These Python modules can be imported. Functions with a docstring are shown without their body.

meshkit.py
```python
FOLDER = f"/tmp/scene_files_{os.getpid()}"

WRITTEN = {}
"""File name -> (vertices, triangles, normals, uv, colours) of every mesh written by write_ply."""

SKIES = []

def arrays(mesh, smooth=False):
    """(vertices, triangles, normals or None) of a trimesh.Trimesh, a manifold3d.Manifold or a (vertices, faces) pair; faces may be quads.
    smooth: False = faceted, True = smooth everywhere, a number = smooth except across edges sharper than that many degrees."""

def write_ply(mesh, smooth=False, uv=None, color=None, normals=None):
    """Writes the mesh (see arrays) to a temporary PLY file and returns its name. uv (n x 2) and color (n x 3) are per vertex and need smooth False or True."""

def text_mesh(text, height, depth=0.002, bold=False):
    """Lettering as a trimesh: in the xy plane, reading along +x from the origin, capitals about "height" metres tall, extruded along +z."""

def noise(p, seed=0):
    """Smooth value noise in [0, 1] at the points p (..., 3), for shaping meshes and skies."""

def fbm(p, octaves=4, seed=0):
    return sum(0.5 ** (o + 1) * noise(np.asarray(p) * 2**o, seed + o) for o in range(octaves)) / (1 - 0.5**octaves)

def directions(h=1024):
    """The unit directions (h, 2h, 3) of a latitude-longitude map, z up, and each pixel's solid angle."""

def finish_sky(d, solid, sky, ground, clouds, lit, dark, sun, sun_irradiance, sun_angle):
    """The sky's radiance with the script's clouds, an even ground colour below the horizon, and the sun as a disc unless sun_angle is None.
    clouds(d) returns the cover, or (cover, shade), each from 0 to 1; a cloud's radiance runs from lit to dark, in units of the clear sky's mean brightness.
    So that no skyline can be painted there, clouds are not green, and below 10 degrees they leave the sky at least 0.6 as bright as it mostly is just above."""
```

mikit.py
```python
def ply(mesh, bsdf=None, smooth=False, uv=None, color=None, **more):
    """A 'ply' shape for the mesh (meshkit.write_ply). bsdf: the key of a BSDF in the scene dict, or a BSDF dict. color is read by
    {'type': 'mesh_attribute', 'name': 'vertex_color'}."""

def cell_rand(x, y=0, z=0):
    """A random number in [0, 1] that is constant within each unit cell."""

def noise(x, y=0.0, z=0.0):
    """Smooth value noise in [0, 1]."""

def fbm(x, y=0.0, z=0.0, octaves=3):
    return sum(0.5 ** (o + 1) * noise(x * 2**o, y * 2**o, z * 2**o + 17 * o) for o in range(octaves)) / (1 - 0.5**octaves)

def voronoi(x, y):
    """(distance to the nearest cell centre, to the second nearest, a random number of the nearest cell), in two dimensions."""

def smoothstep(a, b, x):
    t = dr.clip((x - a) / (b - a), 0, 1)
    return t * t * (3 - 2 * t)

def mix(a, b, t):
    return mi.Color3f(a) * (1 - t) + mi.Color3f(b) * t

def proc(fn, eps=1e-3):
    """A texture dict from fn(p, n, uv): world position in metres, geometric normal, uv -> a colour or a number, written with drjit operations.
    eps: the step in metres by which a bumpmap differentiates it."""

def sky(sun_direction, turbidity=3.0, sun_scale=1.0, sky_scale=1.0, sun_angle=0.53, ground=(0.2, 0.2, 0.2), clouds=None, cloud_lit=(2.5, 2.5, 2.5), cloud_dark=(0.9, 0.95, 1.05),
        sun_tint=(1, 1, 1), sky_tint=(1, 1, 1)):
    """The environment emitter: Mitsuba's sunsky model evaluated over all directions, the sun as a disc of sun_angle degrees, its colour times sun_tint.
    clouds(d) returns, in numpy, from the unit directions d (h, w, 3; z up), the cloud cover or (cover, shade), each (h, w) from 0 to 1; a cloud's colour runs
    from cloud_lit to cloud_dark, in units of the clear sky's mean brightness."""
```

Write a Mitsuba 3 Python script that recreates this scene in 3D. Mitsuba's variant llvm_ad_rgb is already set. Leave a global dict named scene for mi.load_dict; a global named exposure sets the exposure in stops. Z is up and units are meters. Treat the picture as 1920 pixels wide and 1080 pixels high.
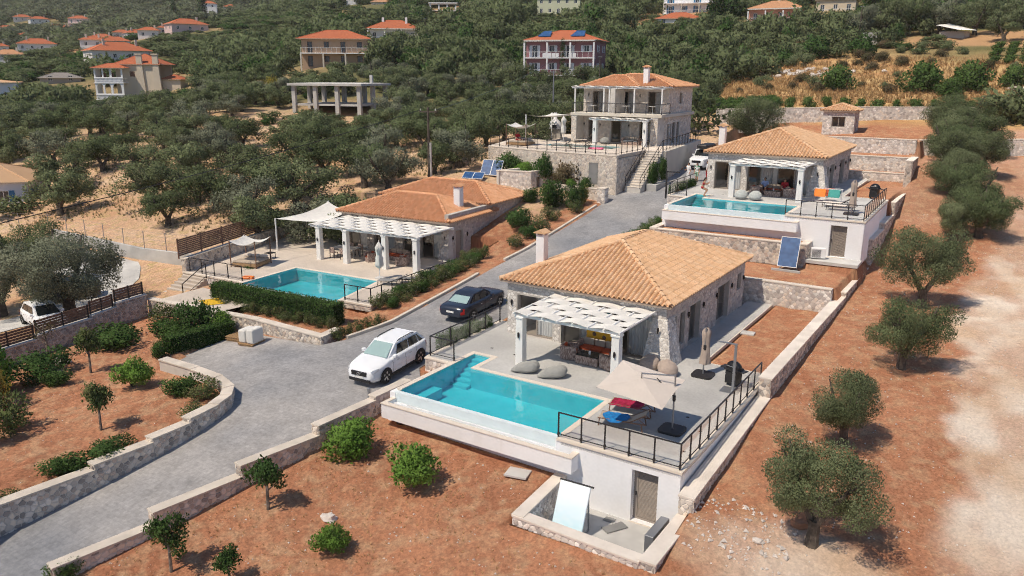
import math, random
import numpy as np, trimesh, shapely
import shapely.geometry as sg, shapely.affinity as sa
from shapely.ops import unary_union
from scipy.interpolate import RBFInterpolator
from scipy.spatial import Voronoi
import drjit as dr, mitsuba as mi, mikit, meshkit
from mikit import noise, fbm, voronoi, cell_rand, smoothstep, mix

T = mi.ScalarTransform4f
scene, labels = {}, {}
# ------------------------------------------------------------------ camera, sky, exposure
CAM = np.array([8.654, -24.492, 13.476])
FWD = np.array([-0.521848, 0.812523, -0.259768])
CUP = np.array([-0.144466, 0.215944, 0.965659])
scene['camera'] = {'type': 'perspective', 'fov': 65.46, 'fov_axis': 'x', 'near_clip': 0.5, 'far_clip': 6000.0,
                   'to_world': T().look_at(origin=CAM.tolist(), target=(CAM + FWD).tolist(), up=CUP.tolist())}
SUN = (-0.22, -0.62, 1.0)
scene['sky'] = mikit.sky(SUN, turbidity=3.0, sun_scale=1.0, sky_scale=1.05, sun_tint=(.955, 1.0, 1.065), ground=(0.16, 0.13, 0.09))
exposure = 1.48

# ------------------------------------------------------------------ terrain
ROADZ = np.array([[-30, -4.6], [-20, -3.4], [-14, -2.65], [-10, -2.15], [-4, -1.4], [0, -0.95], [4, -0.68], [8, -0.45], [14, -0.05],
                  [18, .25], [24.3, .95], [30, 1.75], [34, 2.35], [38, 3.2], [43, 3.85], [48, 4.2], [55, 4.6], [65, 5.0], [75, 5.4]])
def zroad(x, y):
    return np.interp(np.asarray(y, float), ROADZ[:, 0], ROADZ[:, 1])
CP = [(0.9, -20, -4.0), (0.9, -12, -3.1), (0.9, -6, -2.15), (0.9, -3.4, -1.7), (0.9, -.4, -1.15), (0.9, 3.2, -.95), (0.9, 5.6, -.58), (.9, 8.6, -.32), (.9, 14.2, -.15),
      (.9, 21.3, .17), (.9, 29, .5), (.9, 36.5, 1.4), (.8, 45, 3.4), (.6, 53, 5.8), (0, 64, 6.3), (-1, 72, 7.2),
      (9, -20, -4.2), (9, -8, -2.6), (9, 2, -1.4), (9, 12, -.7), (9, 24, .2), (9, 36, 1.2), (9, 48, 3.0), (9, 58, 5.2), (9, 70, 6.9),
      (24, -20, -4.0), (24, 0, -1.6), (24, 20, .3), (24, 40, 2.2), (24, 60, 5.6), (24, 74, 7.6),
      (60, 0, 0), (60, 40, 4), (60, 80, 9), (120, 40, 8), (120, -40, 0), (60, -40, -4),
      (-13.4, -.3, -1.45), (-9, -.4, -1.5), (-5.3, -.3, -1.6), (-5.2, -3, -1.75), (-2, -3.9, -1.8), (.5, -4.2, -1.8), (-8, -7, -2.5), (-13.6, -10, -2.5), (-13.6, -5, -1.85), (-13, -16, -3.3), (-4, -14, -3.5),
      (-17, -20, -3.4), (-17, -10, -2.2), (-18, 0, -.95), (-18, 8, -.45), (-19, 20, .5), (-19, 32, 2.05), (-19, 43, 3.85), (-18, 55, 4.6), (-17, 66, 5.1),
      (-22, -13, -1.5), (-22, -6, -1.25), (-28, -13, -1.6), (-28, -6, -1.3), (-28, 2, -1.2), (-33, -6, -1.3), (-33, 3, -1.1), (-30, -24, -2.6), (-36, -6, -1.5), (-36, 4, -1.2),
      (-24, 8, -.8), (-34, 8, -.6), (-24, 20, .3), (-36, 20, .3), (-30, 30, 2.6),
      (-40, -2, -1.5), (-44, 5, -1.5), (-50, 9, -1.4), (-52, -8, -2.2), (-60, -20, -3.4), (-43, 12.5, -.6), (-54, 12.5, -.5), (-70, 10, -1.3), (-60, 22, 1.6),
      (-50, 22, 1.5), (-42, 22, .9), (-44, 32, 3.0), (-37, 32, 3.6), (-33, 36, 4.3), (-26, 36, 3.6), (-72, 27, 3.7), (-63, 45, 5.4), (-50, 48, 5.2), (-40, 46, 5.4), (-34, 50, 5.6),
      (-27, 52, 5.6), (-30, 62, 6.4), (-10, 62, 7.0), (-9, 68, 7.2), (-12, 76, 7.5), (-26, 72, 7.2), (-40, 66, 6.6), (-76, 62, 7.2), (-60, 72, 7.6),
      (-90, 20, 2.2), (-110, 30, 4.5), (-100, 62, 8.0), (-100, 8, -.3), (-120, -10, -2.5), (-157, 77, 7.9), (-140, 50, 6.0), (-130, 75, 8.6), (-200, 100, 13), (-190, 60, 9), (-92, 57, 8.2),
      (-17, 82, 9.6), (-21, 97, 11.3), (-25, 112, 12.8), (-4, 86, 9.2), (8, 90, 9.2), (20, 92, 9.6), (-10, 110, 12.3), (10, 112, 12.6), (40, 110, 13), (-5, 135, 18), (-27, 135, 18.5), (20, 140, 18.5), (-3, 165, 23), (-50, 190, 27), (-44, 160, 23.0), (15, 200, 28),
      (-67, 110, 11.0), (-73, 120, 11.4), (-52, 100, 9.8), (-45, 120, 12.6), (-60, 150, 19), (-90, 145, 19), (-108, 92, 14.6), (-120, 110, 17.5), (-86, 84, 10.5), (-100, 110, 16), (-150, 115, 17),
      (-156, 246, 37), (-100, 200, 29), (-220, 160, 23), (-210, 125, 17), (-300, 260, 43), (-260, 140, 19.5), (-440, 248, 36), (-360, 190, 27), (-340, 250, 37), (-560, 300, 46), (-700, 370, 70), (-480, 120, 18), (-330, 90, 12),
      (-200, 330, 52), (-30, 260, 38), (60, 220, 32), (-300, 420, 72), (-100, 420, 68), (60, 380, 58), (200, 300, 42), (-600, 520, 100), (-900, 420, 85), (-900, 150, 22), (-400, -40, -4), (-900, -200, -10), (300, 100, 14), (400, 400, 60),
      (0, 700, 130), (-500, 800, 150), (400, 700, 110), (-1000, 800, 150), (0, -120, -12), (-200, -100, -10), (200, -120, -6), (800, 0, 0), (-1100, -400, -20), (500, -400, -10), (-300, -400, -20)]
CP += [(-22.5, 25, 1.0), (-23, 30, 1.9), (-23, 34, 2.5), (-24.5, 38, 3.2), (-22.4, 20, .5), (-22, 12, -.1), (-14.6, 12, -.1), (-14.5, 16, .1), (-14.5, 22, .6), (-14.5, 27, 1.3), (-14.6, 31, 2.0), (-14.4, 36, 2.8), (-14.4, 42, 3.7), (-14.5, 50, 4.3), (-14.2, 2.5, -.85), (-23, 36.5, 3.0), (-29, 36.5, 3.3), (-28, 40, 4.2), (-36, 39, 4.6)]
CP = np.array(CP, float)
_rbf = RBFInterpolator(CP[:, :2], CP[:, 2], kernel='linear', neighbors=40, smoothing=0.6)
def hbase(x, y):
    x, y = np.asarray(x, float), np.asarray(y, float)
    p = np.stack([x.ravel(), y.ravel()], 1)
    return _rbf(p).reshape(x.shape)

# ------------------------------------------------------------------ helpers
RNG = np.random.default_rng(7)
def num(base):
    if base not in _used: _used[base] = 0; return base
    _used[base] += 1
    return f'{base}_{_used[base]:03d}'
_used = {}
class Frame:
    def __init__(s, x=0, y=0, z=0, a=0):
        s.o = np.array([x, y, z], float); c, q = math.cos(a), math.sin(a); s.a = a
        s.R = np.array([[c, -q, 0], [q, c, 0], [0, 0, 1.0]])
    def __call__(s, p): return np.asarray(p, float) @ s.R.T + s.o
    def sub(s, x, y, z=0, a=0):
        o = s((x, y, z)); return Frame(o[0], o[1], o[2], s.a + a)
W0 = Frame()
def thing(name, label, cat, group=None, kind=None):
    k = num(name); labels[k] = {'label': label, 'category': cat}
    if group: labels[k]['group'] = group
    if kind: labels[k]['kind'] = kind; 
    return k
def ordw(n):
    """1 > first, 2 > second ..."""
    a = 'zeroth first second third fourth fifth sixth seventh eighth ninth tenth eleventh twelfth thirteenth fourteenth fifteenth sixteenth seventeenth eighteenth nineteenth'.split()
    if n < 20: return a[n]
    t = {2: ('twentieth', 'twenty'), 3: ('thirtieth', 'thirty'), 4: ('fortieth', 'forty'), 5: ('fiftieth', 'fifty')}[n // 10]
    return t[0] if n % 10 == 0 else t[1] + '-' + a[n % 10]
def band_labels(keys, xy, what, where, width=7.0):
    """labels for alike things of a scattered group: bands of distance from the drone's place, counted in each from the left"""
    xy = np.array(xy); d = np.hypot(*(xy - CAM[:2]).T); a = np.arctan2(xy[:, 0] - CAM[0], xy[:, 1] - CAM[1]); b = ((d - d.min()) / width).astype(int); u = {k: i + 1 for i, k in enumerate(sorted(set(b)))}
    for k in u:
        m = np.nonzero(b == k)[0]
        for i, j in enumerate(m[np.argsort(a[m])]): labels[keys[j]]['label'] = f'{what}, {ordw(i + 1)} from the left in the {ordw(u[k])} row {where}'
def struct(name, mesh, mat, smooth=False, **kw):
    k = num(name); scene[k] = mikit.ply(mesh, mat, smooth, **kw); labels[k] = {'label': name.replace('_', ' '), 'kind': 'structure'}; return k
def lab(k, label=None, **kw):
    labels.setdefault(k, {}).update({**({'label': label} if label else {}), **kw})

BOXF = np.array([[0, 2, 3], [0, 3, 1], [4, 5, 7], [4, 7, 6], [0, 1, 5], [0, 5, 4], [2, 6, 7], [2, 7, 3], [0, 4, 6], [0, 6, 2], [1, 3, 7], [1, 7, 5]])
class MB:
    """collects triangles, with an optional colour per vertex"""
    def __init__(s, fr=W0): s.v, s.f, s.c, s.n, s.fr, s.col = [], [], [], 0, fr, None
    def add(s, v, f, col=None):
        v = np.asarray(v, float); f = np.asarray(f, int)
        if f.ndim == 2 and f.shape[1] == 4: f = np.vstack([f[:, [0, 1, 2]], f[:, [0, 2, 3]]])
        s.v.append(v); s.f.append(f + s.n); s.n += len(v)
        col = s.col if col is None else col
        if col is not None:
            col = np.asarray(col, float); s.c.append(np.broadcast_to(col, (len(v), 3)))
        return s
    def box(s, a, b, col=None, rz=0, at=None, M=None):
        a, b = np.minimum(a, b), np.maximum(a, b)
        v = np.array([[x, y, z] for x in (a[0], b[0]) for y in (a[1], b[1]) for z in (a[2], b[2])], float)
        if M is not None: v = v @ np.asarray(M).T
        if rz: c, q = math.cos(rz), math.sin(rz); v = v @ np.array([[c, -q, 0], [q, c, 0], [0, 0, 1]]).T
        if at is not None: v = v + np.asarray(at, float)
        return s.add(v, BOXF, col)
    def bar(s, p, q, w, h=None, col=None, up=(0, 0, 1)):
        p, q = np.asarray(p, float), np.asarray(q, float); h = h or w
        d = q - p; L = np.linalg.norm(d); d /= L
        a = np.cross(d, up); 
        if np.linalg.norm(a) < 1e-6: a = np.array([1.0, 0, 0])
        a /= np.linalg.norm(a); b = np.cross(a, d)
        v = [p + t * d + x * a * w / 2 + y * b * h / 2 for t in (0, L) for x in (-1, 1) for y in (-1, 1)]
        return s.add(v, BOXF[:, ::-1], col)
    def tube(s, pts, r, n=6, col=None, cap=True):
        pts = np.asarray(pts, float); r = np.broadcast_to(r, (len(pts),)).astype(float)
        t = np.gradient(pts, axis=0) if len(pts) > 2 else np.tile(pts[1] - pts[0], (2, 1))
        t /= np.linalg.norm(t, axis=1, keepdims=True) + 1e-12
        ref = np.array([0, 0, 1.0]) if abs(t[0][2]) < .9 else np.array([1.0, 0, 0])
        a = np.cross(t, ref); a /= np.linalg.norm(a, axis=1, keepdims=True) + 1e-12; b = np.cross(a, t)
        th = np.arange(n) * 2 * np.pi / n
        v = (pts[:, None] + r[:, None, None] * (np.cos(th)[None, :, None] * a[:, None] + np.sin(th)[None, :, None] * b[:, None])).reshape(-1, 3)
        f = []
        for i in range(len(pts) - 1):
            for j in range(n):
                k = (j + 1) % n; f += [[i * n + j, i * n + k, (i + 1) * n + k], [i * n + j, (i + 1) * n + k, (i + 1) * n + j]]
        if cap:
            m = len(pts); v = np.vstack([v, pts[0], pts[-1]])
            for j in range(n):
                k = (j + 1) % n; f += [[m * n, k, j], [m * n + 1, (m - 1) * n + j, (m - 1) * n + k]]
        return s.add(v, f, col)
    def lathe(s, prof, at=(0, 0, 0), n=12, col=None, sx=1, sy=1):
        prof = np.asarray(prof, float); th = np.arange(n) * 2 * np.pi / n; m = len(prof)
        v = np.stack([prof[:, :1] * np.cos(th) * sx, prof[:, :1] * np.sin(th) * sy, np.tile(prof[:, 1:], (1, n))], -1).reshape(-1, 3) + np.asarray(at, float)
        f = []
        for i in range(m - 1):
            for j in range(n):
                k = (j + 1) % n; f += [[i * n + j, i * n + k, (i + 1) * n + k], [i * n + j, (i + 1) * n + k, (i + 1) * n + j]]
        v = np.vstack([v, [at[0], at[1], at[2] + prof[0, 1]], [at[0], at[1], at[2] + prof[-1, 1]]])
        for j in range(n):
            k = (j + 1) % n; f += [[m * n, k, j], [m * n + 1, (m - 1) * n + j, (m - 1) * n + k]]
        return s.add(v, f, col)
    def poly(s, pts, col=None):
        pts = np.asarray(pts, float); return s.add(pts, [[0, i, i + 1] for i in range(1, len(pts) - 1)], col)
    def prism(s, poly, z0, z1, col=None, M=None):
        """shapely polygon extruded from z0 to z1 (then the 3x4 matrix M)"""
        for g in getattr(poly, 'geoms', [poly]):
            if g.is_empty or g.area < 1e-6: continue
            m = trimesh.creation.extrude_polygon(g, z1 - z0, engine='earcut'); v = np.array(m.vertices) + [0, 0, z0]
            if M is not None: v = v @ M[:, :3].T + M[:, 3]
            s.add(v, m.faces, col)
        return s
    def mesh(s):
        return s.fr(np.vstack(s.v)), np.vstack(s.f)
    def put(s, key, mat, smooth=False, exact=False):
        if not s.v: return None
        k = key if exact else num(key); v, f = s.mesh()
        if s.c: scene[k] = mikit.ply((v, f), mat, smooth, color=np.vstack(s.c))
        else: scene[k] = mikit.ply((v, f), mat, smooth)
        return k
def rbox(a, b, r=.03, seg=2):
    """rounded box as (v, f)"""
    import manifold3d as m3
    a, b = np.minimum(a, b) + r, np.maximum(a, b) - r
    s = m3.Manifold.sphere(r, 4 * seg)
    h = m3.Manifold.batch_hull([s.translate([x, y, z]) for x in (a[0], b[0]) for y in (a[1], b[1]) for z in (a[2], b[2])])
    m = h.to_mesh(); return np.array(m.vert_properties[:, :3]), np.array(m.tri_verts)
def plane(p0, u, n=None):
    """3x4 matrix of a wall plane: columns u, z, outward normal"""
    u = np.asarray(u, float) / np.linalg.norm(u); z = np.array([0, 0, 1.0]); n = np.cross(u, z)
    return np.stack([u, z, n, np.asarray(p0, float)], 1)
def ap(M, p): return np.asarray(p, float) @ M[:, :3].T + M[:, 3]
def pin(poly, pts):
    return shapely.contains_xy(poly, pts[:, 0], pts[:, 1])
def sheet(poly, zf, step):
    """a terrain-following sheet over a shapely polygon"""
    from scipy.spatial import Delaunay
    ring = []
    for r in [poly.exterior, *poly.interiors]:
        n = max(4, int(r.length / step)); ring += [r.interpolate(t, normalized=True).coords[0] for t in np.linspace(0, 1, n, endpoint=False)] + list(r.coords[:-1])
    x0, y0, x1, y1 = poly.bounds
    g = np.stack(np.meshgrid(np.arange(x0, x1, step), np.arange(y0, y1, step)), -1).reshape(-1, 2)
    g = g[pin(poly.buffer(-step * .4), g)]
    p = np.vstack([np.array(ring), g]); p = np.unique(np.round(p, 4), axis=0); d = Delaunay(p)
    c = p[d.simplices].mean(1); f = d.simplices[pin(poly.buffer(.01), c)]
    v = np.column_stack([p, zf(p[:, 0], p[:, 1])])
    nz = np.cross(v[f[:, 1]] - v[f[:, 0]], v[f[:, 2]] - v[f[:, 0]])[:, 2]; f[nz < 0] = f[nz < 0][:, ::-1]
    return v, f

# ------------------------------------------------------------------ materials
def rgb(*c): return {'type': 'rgb', 'value': list(c)}
def mat(name, col, rough=.7, **kw):
    c = col if isinstance(col, dict) else rgb(*col)
    scene[name] = {'type': 'twosided', 'bsdf': {'type': 'principled', 'base_color': c, 'roughness': rough, **kw}}
    return name
def bump(name, inner, tex, scale=1.0):
    b = scene[inner]['bsdf']; scene[name] = {'type': 'twosided', 'bsdf': {'type': 'bumpmap', 'arbitrary': tex, 'scale': scale, 'b': b}}
    return name
def grain(c, amt=.15, f=3.0, c2=None):
    c2 = c2 or tuple(x * .72 for x in c)
    return mikit.proc(lambda p, n, uv: mix(c, c2, dr.clip((fbm(p.x * f, p.y * f, p.z * f) - .5) * 2.2 + .5, 0, 1) * amt * 3 + .15 * noise(p.x * f * 9, p.y * f * 9, p.z * f * 9)))
mat('vc', {'type': 'mesh_attribute', 'name': 'vertex_color'}, .85, specular=.2)
mat('vc_tile', {'type': 'mesh_attribute', 'name': 'vertex_color'}, .75, specular=.3)
mat('plaster_white', mikit.proc(lambda p, n, uv: mix((.80, .80, .82), (.66, .64, .61), dr.clip(fbm(p.x * .9, p.y * .9, p.z * .5) * 1.6 - .55, 0, 1) * .45 + .30 * smoothstep(.62, .85, noise(p.x * 5, p.y * 5, p.z * .35)) * noise(p.x * 1.3, p.y * 1.3, 4.0)) * (.96 + .06 * noise(p.x * 12, p.y * 12, p.z * 12))), .8)
mat('plaster_cream', grain((.62, .57, .49), .15, .6), .85)
mat('pillar_white', grain((.80, .80, .78), .08, 2.0), .7)
mat('mortar', grain((.50, .47, .43), .25, 2.0), .9)
mat('mortar_pale', grain((.62, .59, .55), .22, 2.0), .9)
mat('cap_stone', grain((.64, .57, .49), .22, 1.6, (.45, .40, .34)), .85)
mat('cap_pale', grain((.72, .655, .585), .22, 1.6, (.55, .49, .43)), .85)
mat('coping', grain((.70, .62, .53), .12, 2.5, (.56, .49, .41)), .7)
mat('deck_grey', mikit.proc(lambda p, n, uv: mix((.47, .465, .45), (.36, .355, .345), dr.clip(fbm(p.x * .6, p.y * .6, 3.0) * 1.7 - .35, 0, 1)) * (0.94 + .12 * noise(p.x * 14, p.y * 14))), .8)
mat('deck_beige', mikit.proc(lambda p, n, uv: mix((.56, .49, .42), (.46, .40, .34), dr.clip(fbm(p.x * .6, p.y * .6, 3.0) * 1.7 - .35, 0, 1)) * (0.94 + .12 * noise(p.x * 14, p.y * 14))), .8)
mat('concrete', grain((.54, .53, .51), .3, .8), .9)
mat('concrete_dark', grain((.25, .25, .25), .3, 1.5), .9)
mat('metal_dark', (.035, .033, .035), .45, metallic=.3)
mat('metal_grey', (.30, .31, .33), .4, metallic=.6)
mat('metal_black', (.012, .012, .014), .35)
mat('rubber', (.018, .018, .018), .8)
mat('frame_taupe', (.28, .24, .21), .5)
mat('frame_white', (.78, .78, .77), .4)
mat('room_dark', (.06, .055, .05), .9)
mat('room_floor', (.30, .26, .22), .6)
mat('curtain', grain((.55, .57, .58), .1, 3), .9)
mat('shutter_taupe', grain((.36, .31, .27), .12, 3), .6)
mat('wood_brown', grain((.20, .11, .075), .3, 2.5), .7)
mat('wood_light', grain((.40, .25, .13), .3, 5), .7)
mat('wicker', mikit.proc(lambda p, n, uv: mix((.42, .33, .29), (.20, .14, .12), smoothstep(.3, .7, noise(p.x * 24, p.y * 24, p.z * 9)))), .7)
mat('cushion_rust', (.40, .075, .03), .9)
mat('cushion_red', (.45, .04, .05), .9)
mat('cushion_blue', (.25, .33, .55), .9)
mat('fabric_grey', grain((.30, .30, .285), .12, 5), .95)
mat('fabric_pale', grain((.47, .49, .47), .1, 5), .95)
mat('fabric_white', grain((.66, .645, .61), .06, 4), .9)
mat('fabric_beige', grain((.62, .55, .49), .06, 2), .9)
mat('fabric_taupe', grain((.42, .34, .29), .1, 4), .9)
mat('sling_tan', grain((.42, .35, .28), .1, 6), .8)
mat('towel_red', grain((.42, .015, .07), .35, 9, (.22, .006, .03)), .95)
mat('towel_blue', grain((.012, .22, .52), .3, 7, (.006, .10, .33)), .95)
mat('towel_orange', (.75, .22, .04), .9)
mat('towel_green', (.06, .30, .27), .9)
mat('yellow_paint', (.62, .38, .02), .6)
mat('yellow_float', (.80, .42, .03), .5)
mat('pink_float', (.75, .10, .25), .4)
mat('orange_float', (.85, .20, .03), .4)
mat('bark', grain((.13, .105, .085), .35, 6, (.06, .05, .04)), .95)
mat('bark_grey', grain((.22, .19, .165), .35, 6, (.1, .085, .07)), .95)
mat('terracotta', grain((.42, .20, .11), .2, 5), .85)
mat('solar_blue', mikit.proc(lambda p, n, uv: mix((.02, .06, .17), (.05, .13, .30), dr.clip(noise(p.x * 5, p.y * 5, p.z * 5), 0, 1))), .45, specular=.3)
mat('pool_tile', mikit.proc(lambda p, n, uv: mix((.035, .50, .575), (.025, .43, .51), noise(p.x * 2.5, p.y * 2.5, p.z * 2.5))), .4)
mat('pool_ledge', grain((.68, .76, .78), .08, 3), .4)
scene['glass_pane'] = {'type': 'thindielectric', 'int_ior': 1.5}
scene['water'] = {'type': 'thindielectric', 'int_ior': 1.33}
def skin(c): return c
mat('skin_tan', (.45, .24, .15), .6)
mat('hair_dark', (.03, .018, .012), .6)
mat('cloth_white', (.75, .75, .77), .9)
mat('cloth_red', (.40, .02, .03), .9)
mat('cloth_blue', (.32, .40, .66), .9)
mat('cloth_dark', (.04, .045, .07), .9)
mat('cloth_green', (.30, .48, .36), .9)
mat('cloth_stripe', mikit.proc(lambda p, n, uv: mix((.75, .75, .75), (.05, .18, .10), smoothstep(.45, .55, noise(p.x * 9, p.y * 9, p.z * 9)))), .9)
# stamped concrete of the road: rows of setts
def road_col(p, n, uv):
    big = fbm(p.x * .22, p.y * .22, 2.0); mid = fbm(p.x * 1.3, p.y * 1.3, 7.0)
    wx, wy = p.x + .10 * noise(p.x * 2, p.y * 2), p.y + .10 * noise(p.x * 2, p.y * 2, 9.0)
    sx, sy = wx * 3.1, wy * 5.2; row = dr.floor(sy); off = .5 * cell_rand(row, 3); cr = cell_rand(dr.floor(sx + off), row)
    c = mix((.35, .335, .325), (.215, .222, .24), dr.clip(big * 2.1 - .5, 0, 1)) * (.76 + .34 * mid + .11 * cr)
    fx = sx + off; j = dr.minimum(dr.abs(fx - dr.round(fx)) * .33, dr.abs(sy - dr.round(sy)) * .19)
    return c * (.93 + .07 * smoothstep(.0, .05, j)) * (.86 + .26 * noise(p.x * 9, p.y * 9, 4.0)) * (.92 + .14 * noise(p.x * 27, p.y * 27))
mat('road_mat', mikit.proc(road_col), .75)
def soil_mix(p):
    n1 = fbm(p.x * .35, p.y * .35, 1.0); n2 = fbm(p.x * 2.4, p.y * 2.4, 4.0); n3 = noise(p.x * 13, p.y * 13, 2.0); n4 = noise(p.x * 31, p.y * 31, 8.0)
    red = mix((.385, .182, .104), (.30, .132, .074), dr.clip(n1 * 1.6 - .3, 0, 1)); red = mix(red, (.42, .27, .165), dr.clip(n2 * 2.4 - 1.0, 0, 1) * .7)
    return red * (.62 + .40 * n3 + .36 * n4), n1, n2, n3, n4
mat('soil_red', mikit.proc(lambda p, n, uv: soil_mix(p)[0]), .95)
def ground_col(p, n, uv):
    red, n1, n2, n3, n4 = soil_mix(p)
    w = fbm(p.x * .12, p.y * .12, 9.0) * 9 - 4.5; w2 = fbm(p.x * .45, p.y * .45, 3.0) * 4 - 2
    spk = .66 + .36 * n3 + .32 * n4
    tan = mix((.54, .39, .27), (.44, .265, .16), dr.clip(n1 * 1.7 - .35, 0, 1)); tan = mix(tan, (.38, .29, .14), dr.clip(n2 * 2.4 - 1.2, 0, 1)) * spk
    pale = mix((.60, .52, .44), (.50, .365, .26), dr.clip(n1 * 2.4 - .75, 0, 1)) * (.80 + .22 * n3 + .18 * n4)
    gold = mix((.47, .33, .16), (.36, .20, .095), dr.clip(fbm(p.x * .3, p.y * .5, 6.0) * 2.0 - .5, 0, 1)) * spk
    wild = mix((.085, .095, .04), (.26, .19, .10), dr.clip(fbm(p.x * .06, p.y * .06, 5.0) * 2.8 - 1.15, 0, 1)) * (.7 + .6 * n3)
    # the red site east of x = -37, the grove west of it, the dry field above y = 76, scrub on the hill beyond
    c = mix(tan, red, smoothstep(-38.5, -36.5, p.x + w2 * .25) * (1 - smoothstep(27, 33, p.y + w * .5 - smoothstep(-24, -20, p.x) * 60)))
    c = mix(c, mix(red, pale, .55), smoothstep(40, 46, p.y + w2) * smoothstep(-2, 2, p.x) * .35)
    t = smoothstep(7.5, 8.9, p.x + w2 * .7 + 1.5 * smoothstep(8, 20, p.y) - .9 * smoothstep(24, 40, p.y)) * (1 - smoothstep(34, 52, p.y + w))
    t = dr.maximum(t, (1 - smoothstep(2.2, 3.9, dr.sqrt(dr.square((p.x - 4.1) * 1.0) + dr.square((p.y + 1.5) * 1.35)) + w2 * .45)) * .9)
    c = mix(c, pale, t * (.55 + .45 * smoothstep(.35, .6, fbm(p.x * .5, p.y * .25, 11.0))))
    c = mix(c, gold, smoothstep(76, 80, p.y + w * .3) * smoothstep(-42, -36, p.x + w * .6))
    far = smoothstep(122, 134, p.y + w + .12 * p.x); far = dr.maximum(far, smoothstep(72, 90, p.y * .8 - p.x * .35 + w * 2) * (1 - smoothstep(-46, -38, p.x + w * .5)))
    far = dr.maximum(far, smoothstep(95, 120, -p.x + w))
    c = mix(c, wild, far * .92)
    orange = smoothstep(.62, .70, fbm(p.x * .035, p.y * .035, 21.0)) * smoothstep(125, 140, p.y)
    return mix(c, (.48, .27, .15), orange * .6)
mat('ground_base', mikit.proc(ground_col), .95, specular=.1)
bump('ground_mat', 'ground_base', mikit.proc(lambda p, n, uv: fbm(p.x * 3.5, p.y * 3.5, 2.0, octaves=4), eps=.03), .11)
bump('soil_bump', 'soil_red', mikit.proc(lambda p, n, uv: fbm(p.x * 3.5, p.y * 3.5, 2.0, octaves=4), eps=.03), .11)

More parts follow.
